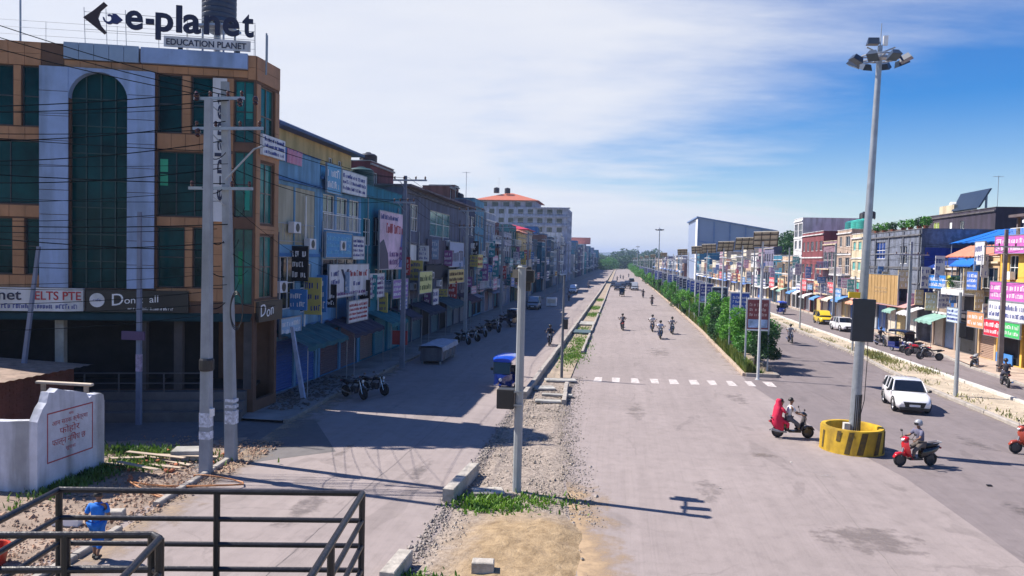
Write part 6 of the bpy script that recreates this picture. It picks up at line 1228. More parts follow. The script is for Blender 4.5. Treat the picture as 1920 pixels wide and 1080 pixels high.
for i, (x, y) in enumerate(((.6, 300), (1.6, 290), (4.2, 330), (-.6, 265), (-7.5, 190), (-8.5, 130))): ride(x, y, up if i % 2 else dn, 'tiny motorbike far down the avenue', 'tiny rider far down the avenue', paint((.2, .2, .25), .9), group='riders')
ride(-4.95 - .6, 62, dn, 'dark motorbike standing close by the left divider kerb', 'person in dark clothes on the motorbike by the left divider kerb', paint((.02, .02, .03), .9))
pk = [(24.2, 64.6, 2.6, 'dark red', 0), (24.3, 62.4, 2.9, 'black', 1), (25.0, 68.2, 2.5, 'black', 2), (24.5, 66.6, 2.7, 'white and black', 3), (26.0, 58.8, .9, 'grey', 4), (25.6, 70.8, 2.6, 'black', 5)]
plb = ['parked red motorbike, middle of the row before the blue shutters', 'parked black motorbike, right end of the row before the blue shutters', 'parked black motorbike near the dark blue three wheeler', 'parked motorbike with white side panels in the row on the right', 'parked grey motorbike standing beside the stained pole', 'parked black motorbike behind the others by the blue and white wall']
for i, (x, y, rz, c, k) in enumerate(pk): dup(mb0, (x, y, .006), rz, plb[i], {BLK.name: [RED, BLK, BLK, paint((.6, .6, .62)), surf('grey_body', (.25, .26, .28), .3), BLK][i]})
lk = [(-12.9, 35.6, -.5, 'parked black motorbike with round mirrors at the left pavement edge, nearest'), (-12.3, 36.9, -.4, 'parked black motorbike just behind the nearest one on the left')]
for x, y, rz, l in lk: dup(mb0, (x, y, .006), rz, l)
for i, (x, y) in enumerate(((-12.6, 60.3), (-12.4, 62.6), (-12.2, 66.5), (-11.8, 71), (-12.4, 74), (-12.3, 81))): b = dup(mb0, (x, y, .006), -.6 + .3 * math.sin(i * 2), 'parked dark motorbike in the shaded row along the left pavement'); b['group'] = 'parked motorbikes in the left shade'
for o in (mb0, rd0):
    for c in list(o.children_recursive): bpy.data.objects.remove(c)
    bpy.data.objects.remove(o)
# ------------------------------------------------------------------ cars and three wheelers
def car(label, col, L=4.25, W=1.76, H=1.56, group=None, kind='suv', cat='car', rot=0):
    t = thing('car', label, cat, group=group); h = L / 2; hw = W / 2
    def ring(x, w, zb, zt, sh):      # cross section of the lower body
        return [(x, -w * .86, zb), (x, -w * .97, zb + .1), (x, -w, (zb + zt) * .5), (x, -w * .97, zt - .06), (x, -w * sh, zt), (x, w * sh, zt), (x, w * .97, zt - .06), (x, w, (zb + zt) * .5), (x, w * .97, zb + .1), (x, w * .86, zb)]
    zt = .98
    st = [(-h, .80, .42, .78, .8), (-h + .06, .90, .30, .92, .84), (-h + .35, .98, .24, zt, .88), (-.9, 1, .22, zt, .9), (.35, 1, .22, zt, .9), (h - 1.05, .99, .22, zt - .02, .88), (h - .5, .96, .24, zt - .10, .84), (h - .12, .88, .28, zt - .22, .78), (h, .74, .40, zt - .36, .72)]
    MB().loft([ring(x, hw * w, zb, z, s) for x, w, zb, z, s in st]).build('body', col, t, smooth=38)
    gx = [(-h + .12, .62, zt - .02, zt + .02), (-h + .42, .80, zt - .02, H - .14), (-h + .9, .80, zt - .02, H - .03), (-.1, .80, zt - .02, H), (.42, .79, zt - .02, H - .05), (h - 1.12, .80, zt - .03, zt + .02)] if kind == 'suv' else [(-h + .04, .74, zt - .02, zt + .3), (-h + .1, .80, zt - .02, H - .06), (-.6, .82, zt - .02, H), (.5, .82, zt - .02, H - .02), (h - .75, .8, zt - .03, zt + .1), (h - .62, .78, zt - .03, zt + .0)]
    gl = glass('car_glass', (.008, .012, .022), .05, .7); gr = []
    for x, w, z0, z1 in gx: b_, tp = hw * .95, hw * w * (1 - .06 * (z1 > zt + .2)); gr.append([(x, -b_, z0), (x, -tp, z1), (x, tp, z1), (x, b_, z0)])
    MB().loft(gr).build('window_glass', gl, t, smooth=25)
    rf = MB(); rr_ = []
    for x, w, z0, z1 in gx[1:5]: tp = hw * w * .96; rr_.append([(x, -tp, z1 - .06), (x, -tp * .98, z1 + .008), (x, -tp * .5, z1 + .03), (x, tp * .5, z1 + .03), (x, tp * .98, z1 + .008), (x, tp, z1 - .06)])
    rf.loft(rr_); rf.build('roof', col, t, smooth=40)
    pm = MB()
    for s in (-1, 1):
        a, b_ = gx[4], gx[5]; pm.tube([(b_[0], s * hw * .93, b_[3] - .02), (a[0], s * hw * a[1] * .95, a[3])], .035, 5); a, b_ = gx[1], gx[0]; pm.tube([(b_[0], s * hw * .8, b_[3] - .01), (a[0], s * hw * a[1] * .96, a[3])], .05, 5)
        for xx in (-.15, -h + 1.15): pm.tube([(xx, s * hw * .955, zt - .01), (xx - .03, s * hw * .77, H - .04)], .03, 5)
    pm.build('pillar', col, t)
    for x in (h - .82, -h + .78):
        for s in (-1, 1):
            wheel(t, x, .33, .21, surf('bright_alloy', (.25, .25, .27), .3, metal=.7), y=s * (hw - .10))
            n = 12; MB().loft([[(x + r * math.cos(math.pi * i / n), s * (hw * k), .33 + r * math.sin(math.pi * i / n)) for i in range(n + 1)] for r, k in ((.34, .975), (.37, 1.01), (.42, 1.005), (.43, .97))], cap=False, closed=False).build('arch_trim', BLACKP, t)
    MB().hexa([(h - .15, -.50, .36), (h + .02, -.40, .36), (h + .02, .40, .36), (h - .15, .50, .36), (h - .18, -.62, .64), (h + .016, -.50, .62), (h + .016, .50, .62), (h - .18, .62, .64)]).build('grille', BLACKP, t)
    MB().box(h - .3, h + .005, -.66, .66, .22, .335).build('lower_bumper', BLACKP, t); MB().box(h - .02, h + .03, -.24, .24, .40, .50).build('number_plate', WHITE, t); MB().box(-h - .012, -h + .03, -.24, .24, .52, .63).build('number_plate', WHITE, t)
    for s in (-1, 1):
        MB().hexa([(h - .36, s * .92 * hw, .66), (h - .02, s * .60 * hw, .60), (h - .2, s * .58 * hw, .60), (h - .5, s * .8 * hw, .66), (h - .42, s * .93 * hw, .76), (h - .06, s * .62 * hw, .68), (h - .2, s * .58 * hw, .70), (h - .5, s * .82 * hw, .78)]).build('headlight', LENS, t)
        MB().box(-h + .0, -h + .1, s * .62 * hw - .1, s * .62 * hw + .1, .68, .88).build('tail_light', TAIL, t)
        MB().blob([(.58, 1.0, .05, .05), (.66, 1.01, .11, .075), (.74, 1.0, .06, .05)], n=10).build('mirror', BLACKP, t).location = (0, s * (hw + .10), 0)
        MB().box(-.02, .12, s * hw - .0 * s, s * (hw + .02), .80, .83).build('door_handle', col, t)
    return t
WCAR = gloss('white_car_paint', (.78, .78, .80)); YCAR = gloss('yellow_car_paint', (.70, .50, .02)); GCAR = gloss('grey_car_paint', (.25, .27, .30)); DCAR = gloss('dark_car_paint', (.03, .035, .05))
place(car('white sports utility car coming on along the far carriageway', WCAR, L=3.85, W=1.68, H=1.52), 14.75, 40.6, dn - .13)
place(car('yellow taxi parked on the right service road', YCAR, L=3.7, W=1.6, H=1.62, kind='van'), 25.2, 97, dn)
place(car('white car parked on the right service road behind the display box', WCAR, L=4.0, W=1.7, H=1.5), 24.9, 87.5, dn + .1)
place(car('red car just entering at the right edge of the service road', gloss('red_car_paint', (.45, .02, .03)), L=4, W=1.7, H=1.5), 23.9, 42.6, up)
place(car('pale jeep like car parked on the left service road beside the signal pole', GCAR, L=4.1, W=1.75, H=1.75, kind='van'), -11.9, 106, dn)
place(car('white van parked far along the left service road', WCAR, L=4.2, W=1.7, H=1.8, kind='van'), -9.6, 160, dn)
t0 = place(car('dark vehicle in the group far down the carriageway', DCAR, L=4.2, W=1.75, H=1.75, kind='van', group='dark vehicles far down the carriageway'), -1.2, 205, dn)
for x, y in ((1.0, 198), (3.6, 192), (-.2, 183), (2.3, 208), (4.0, 240)): dup(t0, (x, y, .006), dn if x < 3 else up)
place(car('pale roofed vehicle right of the dark group far down the carriageway', GCAR, L=4.6, W=1.8, H=2.0, kind='van'), 3.9, 186, dn)
def three_wheeler(label, roofm, bodym, group=None):
    t = thing('electric_rickshaw', label, 'three wheeler', group=group)
    wheel(t, 1.15, .24, .1, STEEL); wheel(t, -.75, .24, .11, STEEL, .45); wheel(t, -.75, .24, .11, STEEL, -.45)
    rg = []
    for x, w, z in ((-1.25, .46, 1.72), (-1.2, .54, 1.8), (-.2, .56, 1.84), (.7, .54, 1.82), (.95, .48, 1.74)): rg.append([(x, -w, z - .12), (x, -w, z - .02), (x, -w * .7, z + .05), (x, 0, z + .075), (x, w * .7, z + .05), (x, w, z - .02), (x, w, z - .12)])
    MB().loft(rg).build('canopy', roofm, t, smooth=35)
    MB().loft([[(x, -w, zb), (x, -w, zt), (x, w, zt), (x, w, zb)] for x, w, zb, zt in ((-1.25, .5, .35, .8), (-.3, .54, .3, .8), (-.28, .54, .3, .42), (.55, .5, .3, .40), (.57, .5, .3, .95), (.9, .42, .32, .98), (1.2, .2, .5, .9), (1.28, .1, .6, .8))]).build('tub', bodym, t, smooth=30)
    MB().hexa([(.9, -.42, .98), (.92, -.42, .98), (.92, .42, .98), (.9, .42, .98), (.78, -.46, 1.70), (.8, -.46, 1.70), (.8, .46, 1.70), (.78, .46, 1.70)]).build('windshield', glass('car_glass', (.008, .012, .022)), t)
    p = MB()
    for s in (-1, 1):
        p.tube([(.9, s * .44, .95), (.78, s * .48, 1.72)], .02, 6); p.tube([(-.3, s * .52, .8), (-.3, s * .53, 1.75)], .02, 6); p.tube([(-1.2, s * .48, .8), (-1.18, s * .5, 1.72)], .02, 6)
    p.build('post', BLACKP, t); MB().bevbox(-1.15, -.7, -.46, .46, .6, .78, .04).build('seat', surf('seat_vinyl', (.015, .014, .014)), t); MB().bevbox(-1.2, -1.08, -.46, .46, .78, 1.2, .03).build('backrest', surf('seat_vinyl', (.015, .014, .014)), t); MB().bevbox(.0, .35, -.3, .3, .5, .66, .04).build('driver_seat', surf('seat_vinyl', (.015, .014, .014)), t)
    MB().lathe([(.09, 1.22), (.09, 1.29), (.04, 1.31)], c=(0, 0, .72), axis='x', n=14).build('headlight', LENS, t); MB().blob([(1.0, .5, .03, .02), (1.15, .52, .1, .05), (1.42, .42, .07, .03)], n=8).build('front_fender', bodym, t); MB().tube([(1.3, -.36, .42), (1.34, 0, .42), (1.3, .36, .42)], .025, 6).build('bumper', CHROME, t); MB().tube([(.62, -.3, 1.1), (.66, 0, 1.12), (.62, .3, 1.1)], .018, 6).build('handlebar', BLACKP, t)
    for s in (-1, 1): MB().box(.86, .9, s * .56 - .07, s * .56 + .07, 1.15, 1.3).build('mirror', BLACKP, t)
    return t
BC = gloss('blue_canopy', (.01, .06, .48)); NV = gloss('navy_tub', (.008, .02, .14)); DK = gloss('dark_tub', (.012, .014, .03))
place(three_wheeler('electric three wheeler with bright blue canopy coming on beside the signal pole', BC, NV), -6.0, 40.2, dn - .05)
place(three_wheeler('dark blue electric three wheeler parked among motorbikes on the right', DK, NV), 24.2, 67.8, dn + .3)
place(three_wheeler('small blue electric three wheeler on the right service road beyond the boards', BC, NV), 23.6, 113, dn)
place(three_wheeler('dark electric three wheeler coming on ahead of the far dark group', DK, DK), .7, 152, dn)
place(three_wheeler('dark electric three wheeler in the left shade beyond the motorbikes', DK, DK), -11.0, 78, dn)
# pedestrian below the footbridge stairs
wk = dict(pelvis=(0, 0, .82), chest=(.03, 0, 1.14), neck=(.04, 0, 1.31), head=(.07, 0, 1.43), sh=[(.03, .17, 1.25), (.03, -.17, 1.25)], el=[(-.06, .235, 1.0), (.03, -.235, 1.0)], ha=[(.03, .25, .80), (.17, -.23, .82)], hip=[(0, .085, .78), (0, -.085, .78)], kn=[(.12, .095, .46), (-.02, -.09, .44)], an=[(.06, .09, .10), (-.22, -.09, .16)], face=(1, 0, -.15))
BT = surf('bright_blue_cloth', (.012, .17, .62), .85, var=.15, scale=7)
place(person('pedestrian in bright blue shirt and trousers walking away below the black railing', wk, BT, surf('blue_trousers', (.01, .14, .50), .85, var=.15, scale=7), calf=.8), -11.75, 15.5, up + .25, z=.03)
# ------------------------------------------------------------------ trees, shrubs, grass
def leafmat(name, c1, c2):
    m, nt, b = _new(name); N = nt.nodes.new; L = nt.links.new; tc = N('ShaderNodeTexCoord'); n = N('ShaderNodeTexNoise'); n.inputs['Scale'].default_value = 1.6; n.inputs['Detail'].default_value = 6; L(tc.outputs['Object'], n.inputs['Vector'])
    r = N('ShaderNodeValToRGB'); L(n.outputs[0], r.inputs[0]); r.color_ramp.elements[0].position = .35; r.color_ramp.elements[0].color = (*c1, 1); r.color_ramp.elements[1].position = .65; r.color_ramp.elements[1].color = (*c2, 1); L(r.outputs[0], b.inputs['Base Color']); b.inputs['Roughness'].default_value = .55
    tr = N('ShaderNodeBsdfTranslucent'); L(r.outputs[0], tr.inputs[0]); mx = N('ShaderNodeMixShader'); mx.inputs[0].default_value = .3; L(b.outputs[0], mx.inputs[1]); L(tr.outputs[0], mx.inputs[2]); L(mx.outputs[0], nt.nodes['Material Output'].inputs[0]); return m
LEAF = [leafmat('leaf_green', (.03, .12, .02), (.10, .32, .04)), leafmat('leaf_dark', (.014, .055, .018), (.045, .13, .035)), leafmat('leaf_bright', (.05, .19, .02), (.16, .42, .05))]
BARK = surf('bark', (.12, .085, .06), .9, var=.3, scale=8)
def leaf_cloud(rnd, lobes, n, size):
    mb = MB(); vol = [r[0] * r[1] * r[2] for _, r in lobes]; tot = sum(vol)
    for (c, r), v in zip(lobes, vol):
        for _ in range(int(n * v / tot)):
            d = Vector((rnd.gauss(0, 1), rnd.gauss(0, 1), rnd.gauss(0, 1))).normalized() * rnd.uniform(.35, 1.06) ** .6
            p = Vector(c) + Vector((d.x * r[0], d.y * r[1], d.z * r[2])); s = size * rnd.uniform(.6, 1.35)
            a = Vector((rnd.gauss(0, 1), rnd.gauss(0, 1), rnd.gauss(0, .6))).normalized(); b = a.cross(Vector((rnd.gauss(0, 1), rnd.gauss(0, 1), rnd.gauss(0, 1)))).normalized(); k = len(mb.v)
            mb.v += [tuple(p - a * s), tuple(p + b * s * .42), tuple(p + a * s), tuple(p - b * s * .42 + a.cross(b) * s * .1)]; mb.f.append((k, k + 1, k + 2, k + 3)); mb.m.append(0)
    return mb
def shrub_proto(seed, h, w, m, n, name='median_tree', label='', group=None):
    rnd = random.Random(seed); t = thing(name, label, 'tree', (0, 0, 0), group=group); lob = []
    for i in range(13): a = rnd.uniform(0, 6.28); q = rnd.uniform(.1, .75) * w; z = rnd.uniform(.26, .86) * h; lob.append(((q * math.cos(a) * (1.1 - .5 * z / h), q * math.sin(a) * 1.15 * (1.1 - .5 * z / h), z), (rnd.uniform(.3, .5) * w, rnd.uniform(.3, .5) * w, rnd.uniform(.24, .42) * w)))
    leaf_cloud(rnd, lob, n, .105).build('crown', m, t)
    tr = MB(); tr.tube([(0, 0, -.1), (.04, .02, h * .25), (.0, .06, h * .5), (.05, 0, h * .78)], [.09, .075, .05, .015], 8)
    for i in range(7): a = i * 2.4; z = h * (.2 + .07 * i); tr.tube([(0, 0, z), (.3 * w * math.cos(a), .3 * w * math.sin(a), z + .3 * h), (.5 * w * math.cos(a), .5 * w * math.sin(a), z + .42 * h)], [.035, .022, .006], 6)
    tr.build('trunk', BARK, t); return t
TLAB = 'leafy tree in the row planted along the median'; TG = 'trees planted along the median'
protos = [shrub_proto(3, 3.9, 1.75, LEAF[0], 5600, label=TLAB, group=TG), shrub_proto(8, 3.4, 1.6, LEAF[1], 5200, label=TLAB, group=TG), shrub_proto(13, 4.1, 1.6, LEAF[2], 5200, label=TLAB, group=TG), shrub_proto(21, 3.0, 1.5, LEAF[0], 4600, label=TLAB, group=TG), shrub_proto(34, 3.5, 1.15, leafmat('leaf_yellowish', (.06, .13, .02), (.20, .30, .05)), 2600, label=TLAB, group=TG), shrub_proto(55, 2.3, 1.6, LEAF[1], 3600, label=TLAB, group=TG)]
rr = random.Random(6); y = 51.6; k = 0; order = [1, 0, 2, 4, 2, 0, 5, 1, 2, 3, 4, 0, 5]
near = ['dark bushy tree at the near end of the planted median', 'mid green tree second in the median row', 'bright green tree third in the median row']
while y < 330:
    o = dup(protos[order[k % 13]], ((9.2 if k == 0 else 9.45) + rr.uniform(-.35, .35), y, .15), rr.uniform(0, 6.28), scale=(1, 1, 1))
    s = rr.uniform(.74, 1.08); o.scale = (s, s, s * rr.uniform(.9, 1.08))
    if k == 0: o.scale = (.9, .9, .98)
    if k < 3: o['label'] = near[k]; del o['group']
    y += rr.uniform(1.9, 3.7) * (1 if y < 150 else 1.3); k += 1
for p in protos:
    for c in list(p.children): bpy.data.objects.remove(c)
    bpy.data.objects.remove(p)
# far continuous planting and the wood closing the avenue
def wood(name, x0, x1, y0, y1, n, h, size, m, seed):
    rnd = random.Random(seed); lob = []
    for i in range(n): s = rnd.uniform(.6, 1.3) * h * .5; lob.append(((rnd.uniform(x0, x1), rnd.uniform(y0, y1), s * rnd.uniform(.7, 1.1)), (s * .9, s * .9, s)))
    o = leaf_cloud(rnd, lob, n * 420, size).build(name, m); o['kind'] = 'stuff'; o['label'] = 'green mass of planting' if 'hedge' in name else 'far-off wood closing the view'; return o
wood('hedge', 9, 10.6, 330, 640, 90, 4.2, .3, LEAF[0], 4)
wood('distant_wood', -60, 45, 660, 760, 90, 11, .8, LEAF[1], 5); wood('distant_wood', -30, -4, 560, 640, 26, 9, .6, LEAF[0], 7); wood('distant_wood', -400, 400, 900, 1100, 120, 18, 1.6, LEAF[1], 9)
o = leaf_cloud(random.Random(5), [((33, 140 + i * 7, 9 + 2 * math.sin(i)), (3, 3.5, 3)) for i in range(3)], 5200, .3).build('tree_clump', LEAF[1]); o['kind'] = 'stuff'
def blades(name, pts, h, m, label, lean=.35, w=.012):
    rnd = random.Random(len(name) + len(pts)); mb = MB()
    for x, y, z, s in pts:
        a = rnd.uniform(0, 6.28); L = h * s * rnd.uniform(.5, 1.2); d = Vector((math.cos(a), math.sin(a), 0)) * lean * L * rnd.random(); q = Vector((-math.sin(a), math.cos(a), 0)) * w * (1 + s * .5); b = Vector((x, y, z)); k = len(mb.v)
        mb.v += [tuple(b - q), tuple(b + q), tuple(b + d * .5 + q * .7 + Vector((0, 0, L * .6))), tuple(b + d + Vector((0, 0, L))), tuple(b + d * .5 - q * .7 + Vector((0, 0, L * .6)))]; mb.f.append((k, k + 1, k + 2, k + 3, k + 4)); mb.m.append(0)
    o = mb.build(name, m); o['kind'] = 'stuff'; o['label'] = label; return o
rr = random.Random(9); pts = []
for i in range(26000):
    y = 49.6 + 200 * rr.random() ** 1.7; e = interp(MLE, y); x = e + .25 + abs(rr.gauss(0, .38)); pts.append((x, y, .15, rr.uniform(.6, 1.3) * (1.5 - min(1, (x - e)))))
blades('verge_grass', pts, .62, leafmat('verge_leaf', (.05, .12, .015), (.20, .24, .05)), 'rough grass along the edge of the planted median', w=.028)
def patch(cx, cy, rx, ry, n, z=.05): return [(rr.gauss(cx, rx), rr.gauss(cy, ry), z, rr.uniform(.5, 1.4)) for _ in range(n)]
p = patch(-3.8, 21.0, .3, .34, 750) + patch(-2.9, 21.0, .4, .36, 330) + patch(-2.0, 21.6, .5, .35, 220) + patch(-3.3, 21.6, .6, .3, 160) + patch(-4.0, 15.4, .35, .3, 700)
for cx, cy, n in ((-3.2, 54, 900), (-3.4, 57, 700), (-3.3, 66, 600), (-3.4, 76, 500), (-3.2, 98, 900), (-3.3, 112, 1200), (-3.2, 135, 1200), (-2.9, 62, 300)): p += patch(cx, cy, .45, 2.2, n)
blades('divider_weeds', p, .125, leafmat('weed_leaf', (.05, .15, .01), (.16, .30, .03)), 'green weeds growing on the left divider', lean=.9, w=.022)
p = []
for i in range(2400): y = 24 + 130 * rr.random() ** 1.3; p.append((interp(RL, y) + .5 + abs(rr.gauss(0, .55)), y, .08, rr.uniform(.4, 1.2))) if MN.noise(Vector((y * .22, 0, 3))) > -.05 else None
for cx, cy, n in ((20.4, 64.5, 900), (20.3, 60.5, 600), (21.1, 55, 300)): p += patch(cx, cy, .5, 1.2, n, .1)
blades('right_divider_weeds', [q for q in p if q], .2, leafmat('dry_weed', (.10, .13, .03), (.28, .27, .09)), 'dry grass and weeds on the right divider', lean=.8, w=.02)
p = patch(-16.2, 20.8, .3, 1.1, 1500) + patch(-16.2, 23.9, 1.3, .35, 1100) + patch(-15.4, 22.3, .5, .25, 350)
blades('rubble_grass', p, .17, leafmat('rubble_weed', (.03, .10, .012), (.13, .22, .03)), 'weeds growing round the white boundary wall', lean=.9, w=.02)
# stones and rubble
def stones(name, pts, m, label):
    rnd = random.Random(len(pts)); mb = MB()
    for x, y, z, s in pts:
        k = len(mb.v); q = [(s * rnd.uniform(.6, 1.2), s * rnd.uniform(.6, 1.2), s * rnd.uniform(.4, .8)) for _ in range(6)]
        mb.v += [(x + q[0][0], y, z), (x, y + q[1][1], z), (x - q[2][0], y, z), (x, y - q[3][1], z), (x + s * .2, y, z + q[4][2]), (x, y, z - s * .4)]
        for f_ in ((0, 1, 4), (1, 2, 4), (2, 3, 4), (3, 0, 4), (1, 0, 5), (2, 1, 5), (3, 2, 5), (0, 3, 5)): mb.f.append(tuple(k + i for i in f_)); mb.m.append(0)
    o = mb.build(name, m); o['kind'] = 'stuff'; o['label'] = label; return o
p = []
for i in range(11000):
    y = rr.uniform(15.3, 43); t_ = rr.random(); x = interp(DL, y) + (interp(DR, y) - interp(DL, y)) * t_
    if y < 20.6 and t_ > .25 and rr.random() < .93: continue
    p.append((x + rr.uniform(-.12, .12), y, .04 + rr.uniform(-.02, .03), abs(rr.gauss(0, .02)) + .009 + (.05 if rr.random() < .02 else 0)))
stones('gravel', p, surf('gravel_stone', (.29, .25, .21), .9, var=.5, scale=3), 'loose grey gravel on the rubble divider')
p = [(interp(DL, y) + rr.gauss(.0, .12), y, .02, abs(rr.gauss(0, .035)) + .015) for y in [rr.uniform(15, 38) for _ in range(1500)]] + [(interp(DR, y) + rr.gauss(.15, .25), y, .015, abs(rr.gauss(0, .025)) + .01) for y in [rr.uniform(20, 46) for _ in range(1500)]]
stones('edge_gravel', p, surf('dark_gravel', (.24, .21, .19), .9, var=.4, scale=3), 'broken stones along the crumbling road edges')
p = [(-12.2 - abs(rr.gauss(0, 2.6)), rr.uniform(14, 26.5), .05, abs(rr.gauss(0, .03)) + .012) for _ in range(4200)]
stones('rubble', p, surf('brick_rubble', (.27, .15, .09), .9, var=.45, scale=1.2, col2=(.24, .19, .15)), 'brick and stone rubble beside the white wall')
p = [(rr.uniform(18.6, 21.6), rr.uniform(30, 90), .08, abs(rr.gauss(0, .03)) + .01) for _ in range(2500)]
stones('divider_stones', p, surf('pale_gravel', (.5, .43, .34), .9, var=.3, scale=3), 'pale stones on the right divider')
def slab(label, x, y, z, L, W, T, rz, ry=0, m=None, name='concrete_block', cat='concrete block', group=None):
    o = MB().bevbox(-L / 2, L / 2, -W / 2, W / 2, 0, T, min(.02, T * .3)).build(name, m or surf('weathered_concrete', (.38, .35, .31), .9, var=.35, scale=3, bump=.8, bscale=14)); o.location = (x, y, z); o.rotation_euler = (0, ry, rz); return tag(o, label, cat, group)
slab('broken kerb block lying on edge between the service road and the signal pole', -4.65, 22.55, .0, 2.9, .34, .42, rad(86)); slab('kerb block at the bottom edge left of the sand heap', -4.75, 16.0, .0, 1.3, .34, .36, rad(88)); slab('small square concrete block at the bottom edge on the sand heap', -2.85, 16.4, .05, .5, .3, .3, .1)
slab('flat broken concrete slab before the signal pole foot', -3.75, 22.15, .06, .95, .6, .07, .3)
for i, (x, y, L, W, rz) in enumerate(((-3.3, 36.8, 1.3, .5, .2), (-3.0, 38.6, 1.6, .35, -.1), (-3.9, 40.5, 1.2, .9, .4), (-3.2, 43.4, 1.8, .8, .1))): slab('loose concrete slab lying across the left divider', x, y, .07, L, W, .12, rz + .25 * (i % 2) - .1, m=CONC, group='loose slabs on the left divider')
slab('dark wet slab bridging the left divider far on', -3.4, 73, .05, 1.7, 3.0, .2, 0, m=surf('dark_slab', (.06, .10, .11), .6))
slab('grey slab bridging the left divider before the weeds', -3.4, 83, .05, 1.7, 4.0, .18, 0, m=CONC)
for i in range(14): slab('loose brick in the rubble before the twin poles', -13.2 - rr.random() * 3.2, 20.3 + rr.random() * 4, .05, .23, .11, .08, rr.uniform(0, 3), m=surf('brick', (.40, .13, .06), .9, var=.2), name='brick', cat='brick', group='loose bricks in the rubble')
for i in range(7): slab('plank lying in the rubble before the twin poles', -14.0 - rr.random() * 2.4, 21.2 + rr.random() * 2.2, .08 + .03 * i, rr.uniform(1.0, 2.4), .16, .035, rr.uniform(-.5, .5), m=surf('grey_plank', (.42, .34, .26), .9, var=.25, stretch=(1, 8, 8)), name='plank', cat='plank', group='planks in the rubble')
slab('concrete rubble lump behind the planks', -14.4, 23.7, .02, 1.2, .7, .35, .3, m=CONC); slab('pale concrete kerb piece behind the pedestrian', -13.2, 17.9, .03, .7, .3, .22, .3); slab('short white block near the pedestrian head', -13.9, 17.2, .03, .7, .22, .2, .1, m=WHITE)
cv = MB().tube([(-14.4 + 1.3 * math.sin(i * .5) + .12 * i, 19.4 + .11 * i + .25 * math.cos(i * .7), .1 + .05 * math.sin(i)) for i in range(24)], .025, 6).build('hose', surf('orange_hose', (.45, .17, .05), .6)); tag(cv, 'orange hose lying in loops beside the white wall', 'hose')
o = thing('tub', 'red plastic tub standing at the lower left edge', 'tub', (-13.75, 14.7, .02)); MB().lathe([(.26, 0), (.34, .42), (.37, .42), (.37, .45), (.31, .45), (.25, .05), (.01, .05)], n=20, cap=False).build('shell', surf('red_plastic', (.45, .04, .02), .4), o, smooth=40)
t = thing('stall_box', 'grey metal stall box with pale top at the left pavement kerb', 'stall', (-12.2, 50.3, 0)); MB().bevbox(-.72, .72, -2.2, 2.2, .22, 1.12, .03).build('box', surf('stall_grey', (.12, .12, .14), .6, var=.3, streak=.4), t)
n_ = 10; MB().loft([[(x, -2.35 + 4.7 * j / n_, z + .03 * math.sin(j * 2.3 + x * 5)) for j in range(n_ + 1)] for x, z in ((-.86, .86), (-.8, 1.2), (-.3, 1.27), (.3, 1.25), (.8, 1.19), (.87, .9))], cap=False, closed=False).build('tarpaulin_cover', surf('pale_tarpaulin', (.36, .38, .44), .7, var=.25, scale=1.5), t, smooth=50)
for q in range(5): MB().box(.721, .75, -2.1 + q * 1.05 - .03, -2.1 + q * 1.05 + .03, .25, 1.08).build('batten', STEEL, t)
for sx in (-.6, .6):
    for sy in (-2, 2): MB().box(sx - .05, sx + .05, sy - .05, sy + .05, 0, .22).build('leg', STEEL, t)
t = thing('kiosk', 'small white box kiosk on the left service road far on', 'kiosk', (-10.0, 113, 0)); MB().bevbox(-.75, .75, -.6, .6, .12, 1.35, .03).build('cabinet', WHITE, t); MB().box(-.6, .6, -.62, -.603, .5, 1.1).build('front_panel', surf('cream_panel', (.6, .55, .45), .6), t)
t = thing('street_vendor_sign', 'small red board stand on the left pavement by the stall box', 'sign', (-13.9, 46.6, .13)); MB().box(-.5, .5, -.03, .03, 1.3, 2.2).build('board', surf('red_board', (.40, .05, .05), .6), t); MB().tube([(0, 0.05, 0), (0, .05, 2.1)], .03, 6).build('post', STEEL, t)
# ------------------------------------------------------------------ white boundary wall with painted notice, brick shed
WW = surf('white_washed_wall', (.56, .58, .66), .9, var=.16, scale=1.1, streak=.45, bump=.6, bscale=7)
wo = (-16.7, 20.5, 0); t = thing('boundary_wall', 'white washed boundary wall with broken top and red painted notice', 'wall', wo)
pr = [(19.3, -.1), (22.15, -.1), (22.15, 2.2), (22.1, 2.42), (22.0, 2.48), (21.6, 2.5), (21.45, 2.42), (21.3, 2.62), (20.9, 2.74), (20.5, 2.82), (20.1, 2.95), (19.95, 2.86), (19.75, 2.9), (19.65, 2.6), (19.5, 2.45), (19.3, 2.1)]
m = MB(); a = [(-16.55, y_, z_) for y_, z_ in pr]; b = [(-16.82, y_, z_ + (.02 if z_ > 0 else 0)) for y_, z_ in pr]; m.poly(a); m.poly(b[::-1])
for i in range(len(pr)): k = (i + 1) % len(pr); m.poly([a[i], a[k], b[k], b[i]])
m.build('side_wall', WW, t, wo)
m = MB(); n = 12; top = [(-16.84 - .75 * i, 2.08 + (.06 * math.sin(i * 1.7) if i > 1 else .05 * (1 - i))) for i in range(n)]
for (x0, z0), (x1, z1) in zip(top, top[1:]): m.hexa([(x0, 19.32 - (x0 + 16.8) * -.06, -.1), (x1, 19.32 - (x1 + 16.8) * -.06, -.1), (x1, 19.56, -.1), (x0, 19.56, -.1), (x0, 19.32 - (x0 + 16.8) * -.06, z0), (x1, 19.32 - (x1 + 16.8) * -.06, z1), (x1, 19.56, z1), (x0, 19.56, z0)])
m.build('front_wall', WW, t, wo)
nf = FR((-16.55, 19.67), (0, 1)); rp_ = surf('notice_red_paint', (.36, .07, .08), .85, var=.3, scale=12); m = MB()
for q in ((0, 1.93, .78, .82), (0, 1.93, 2.24, 2.28)): m.fbox(nf, *q[:2], .003, .007, *q[2:])
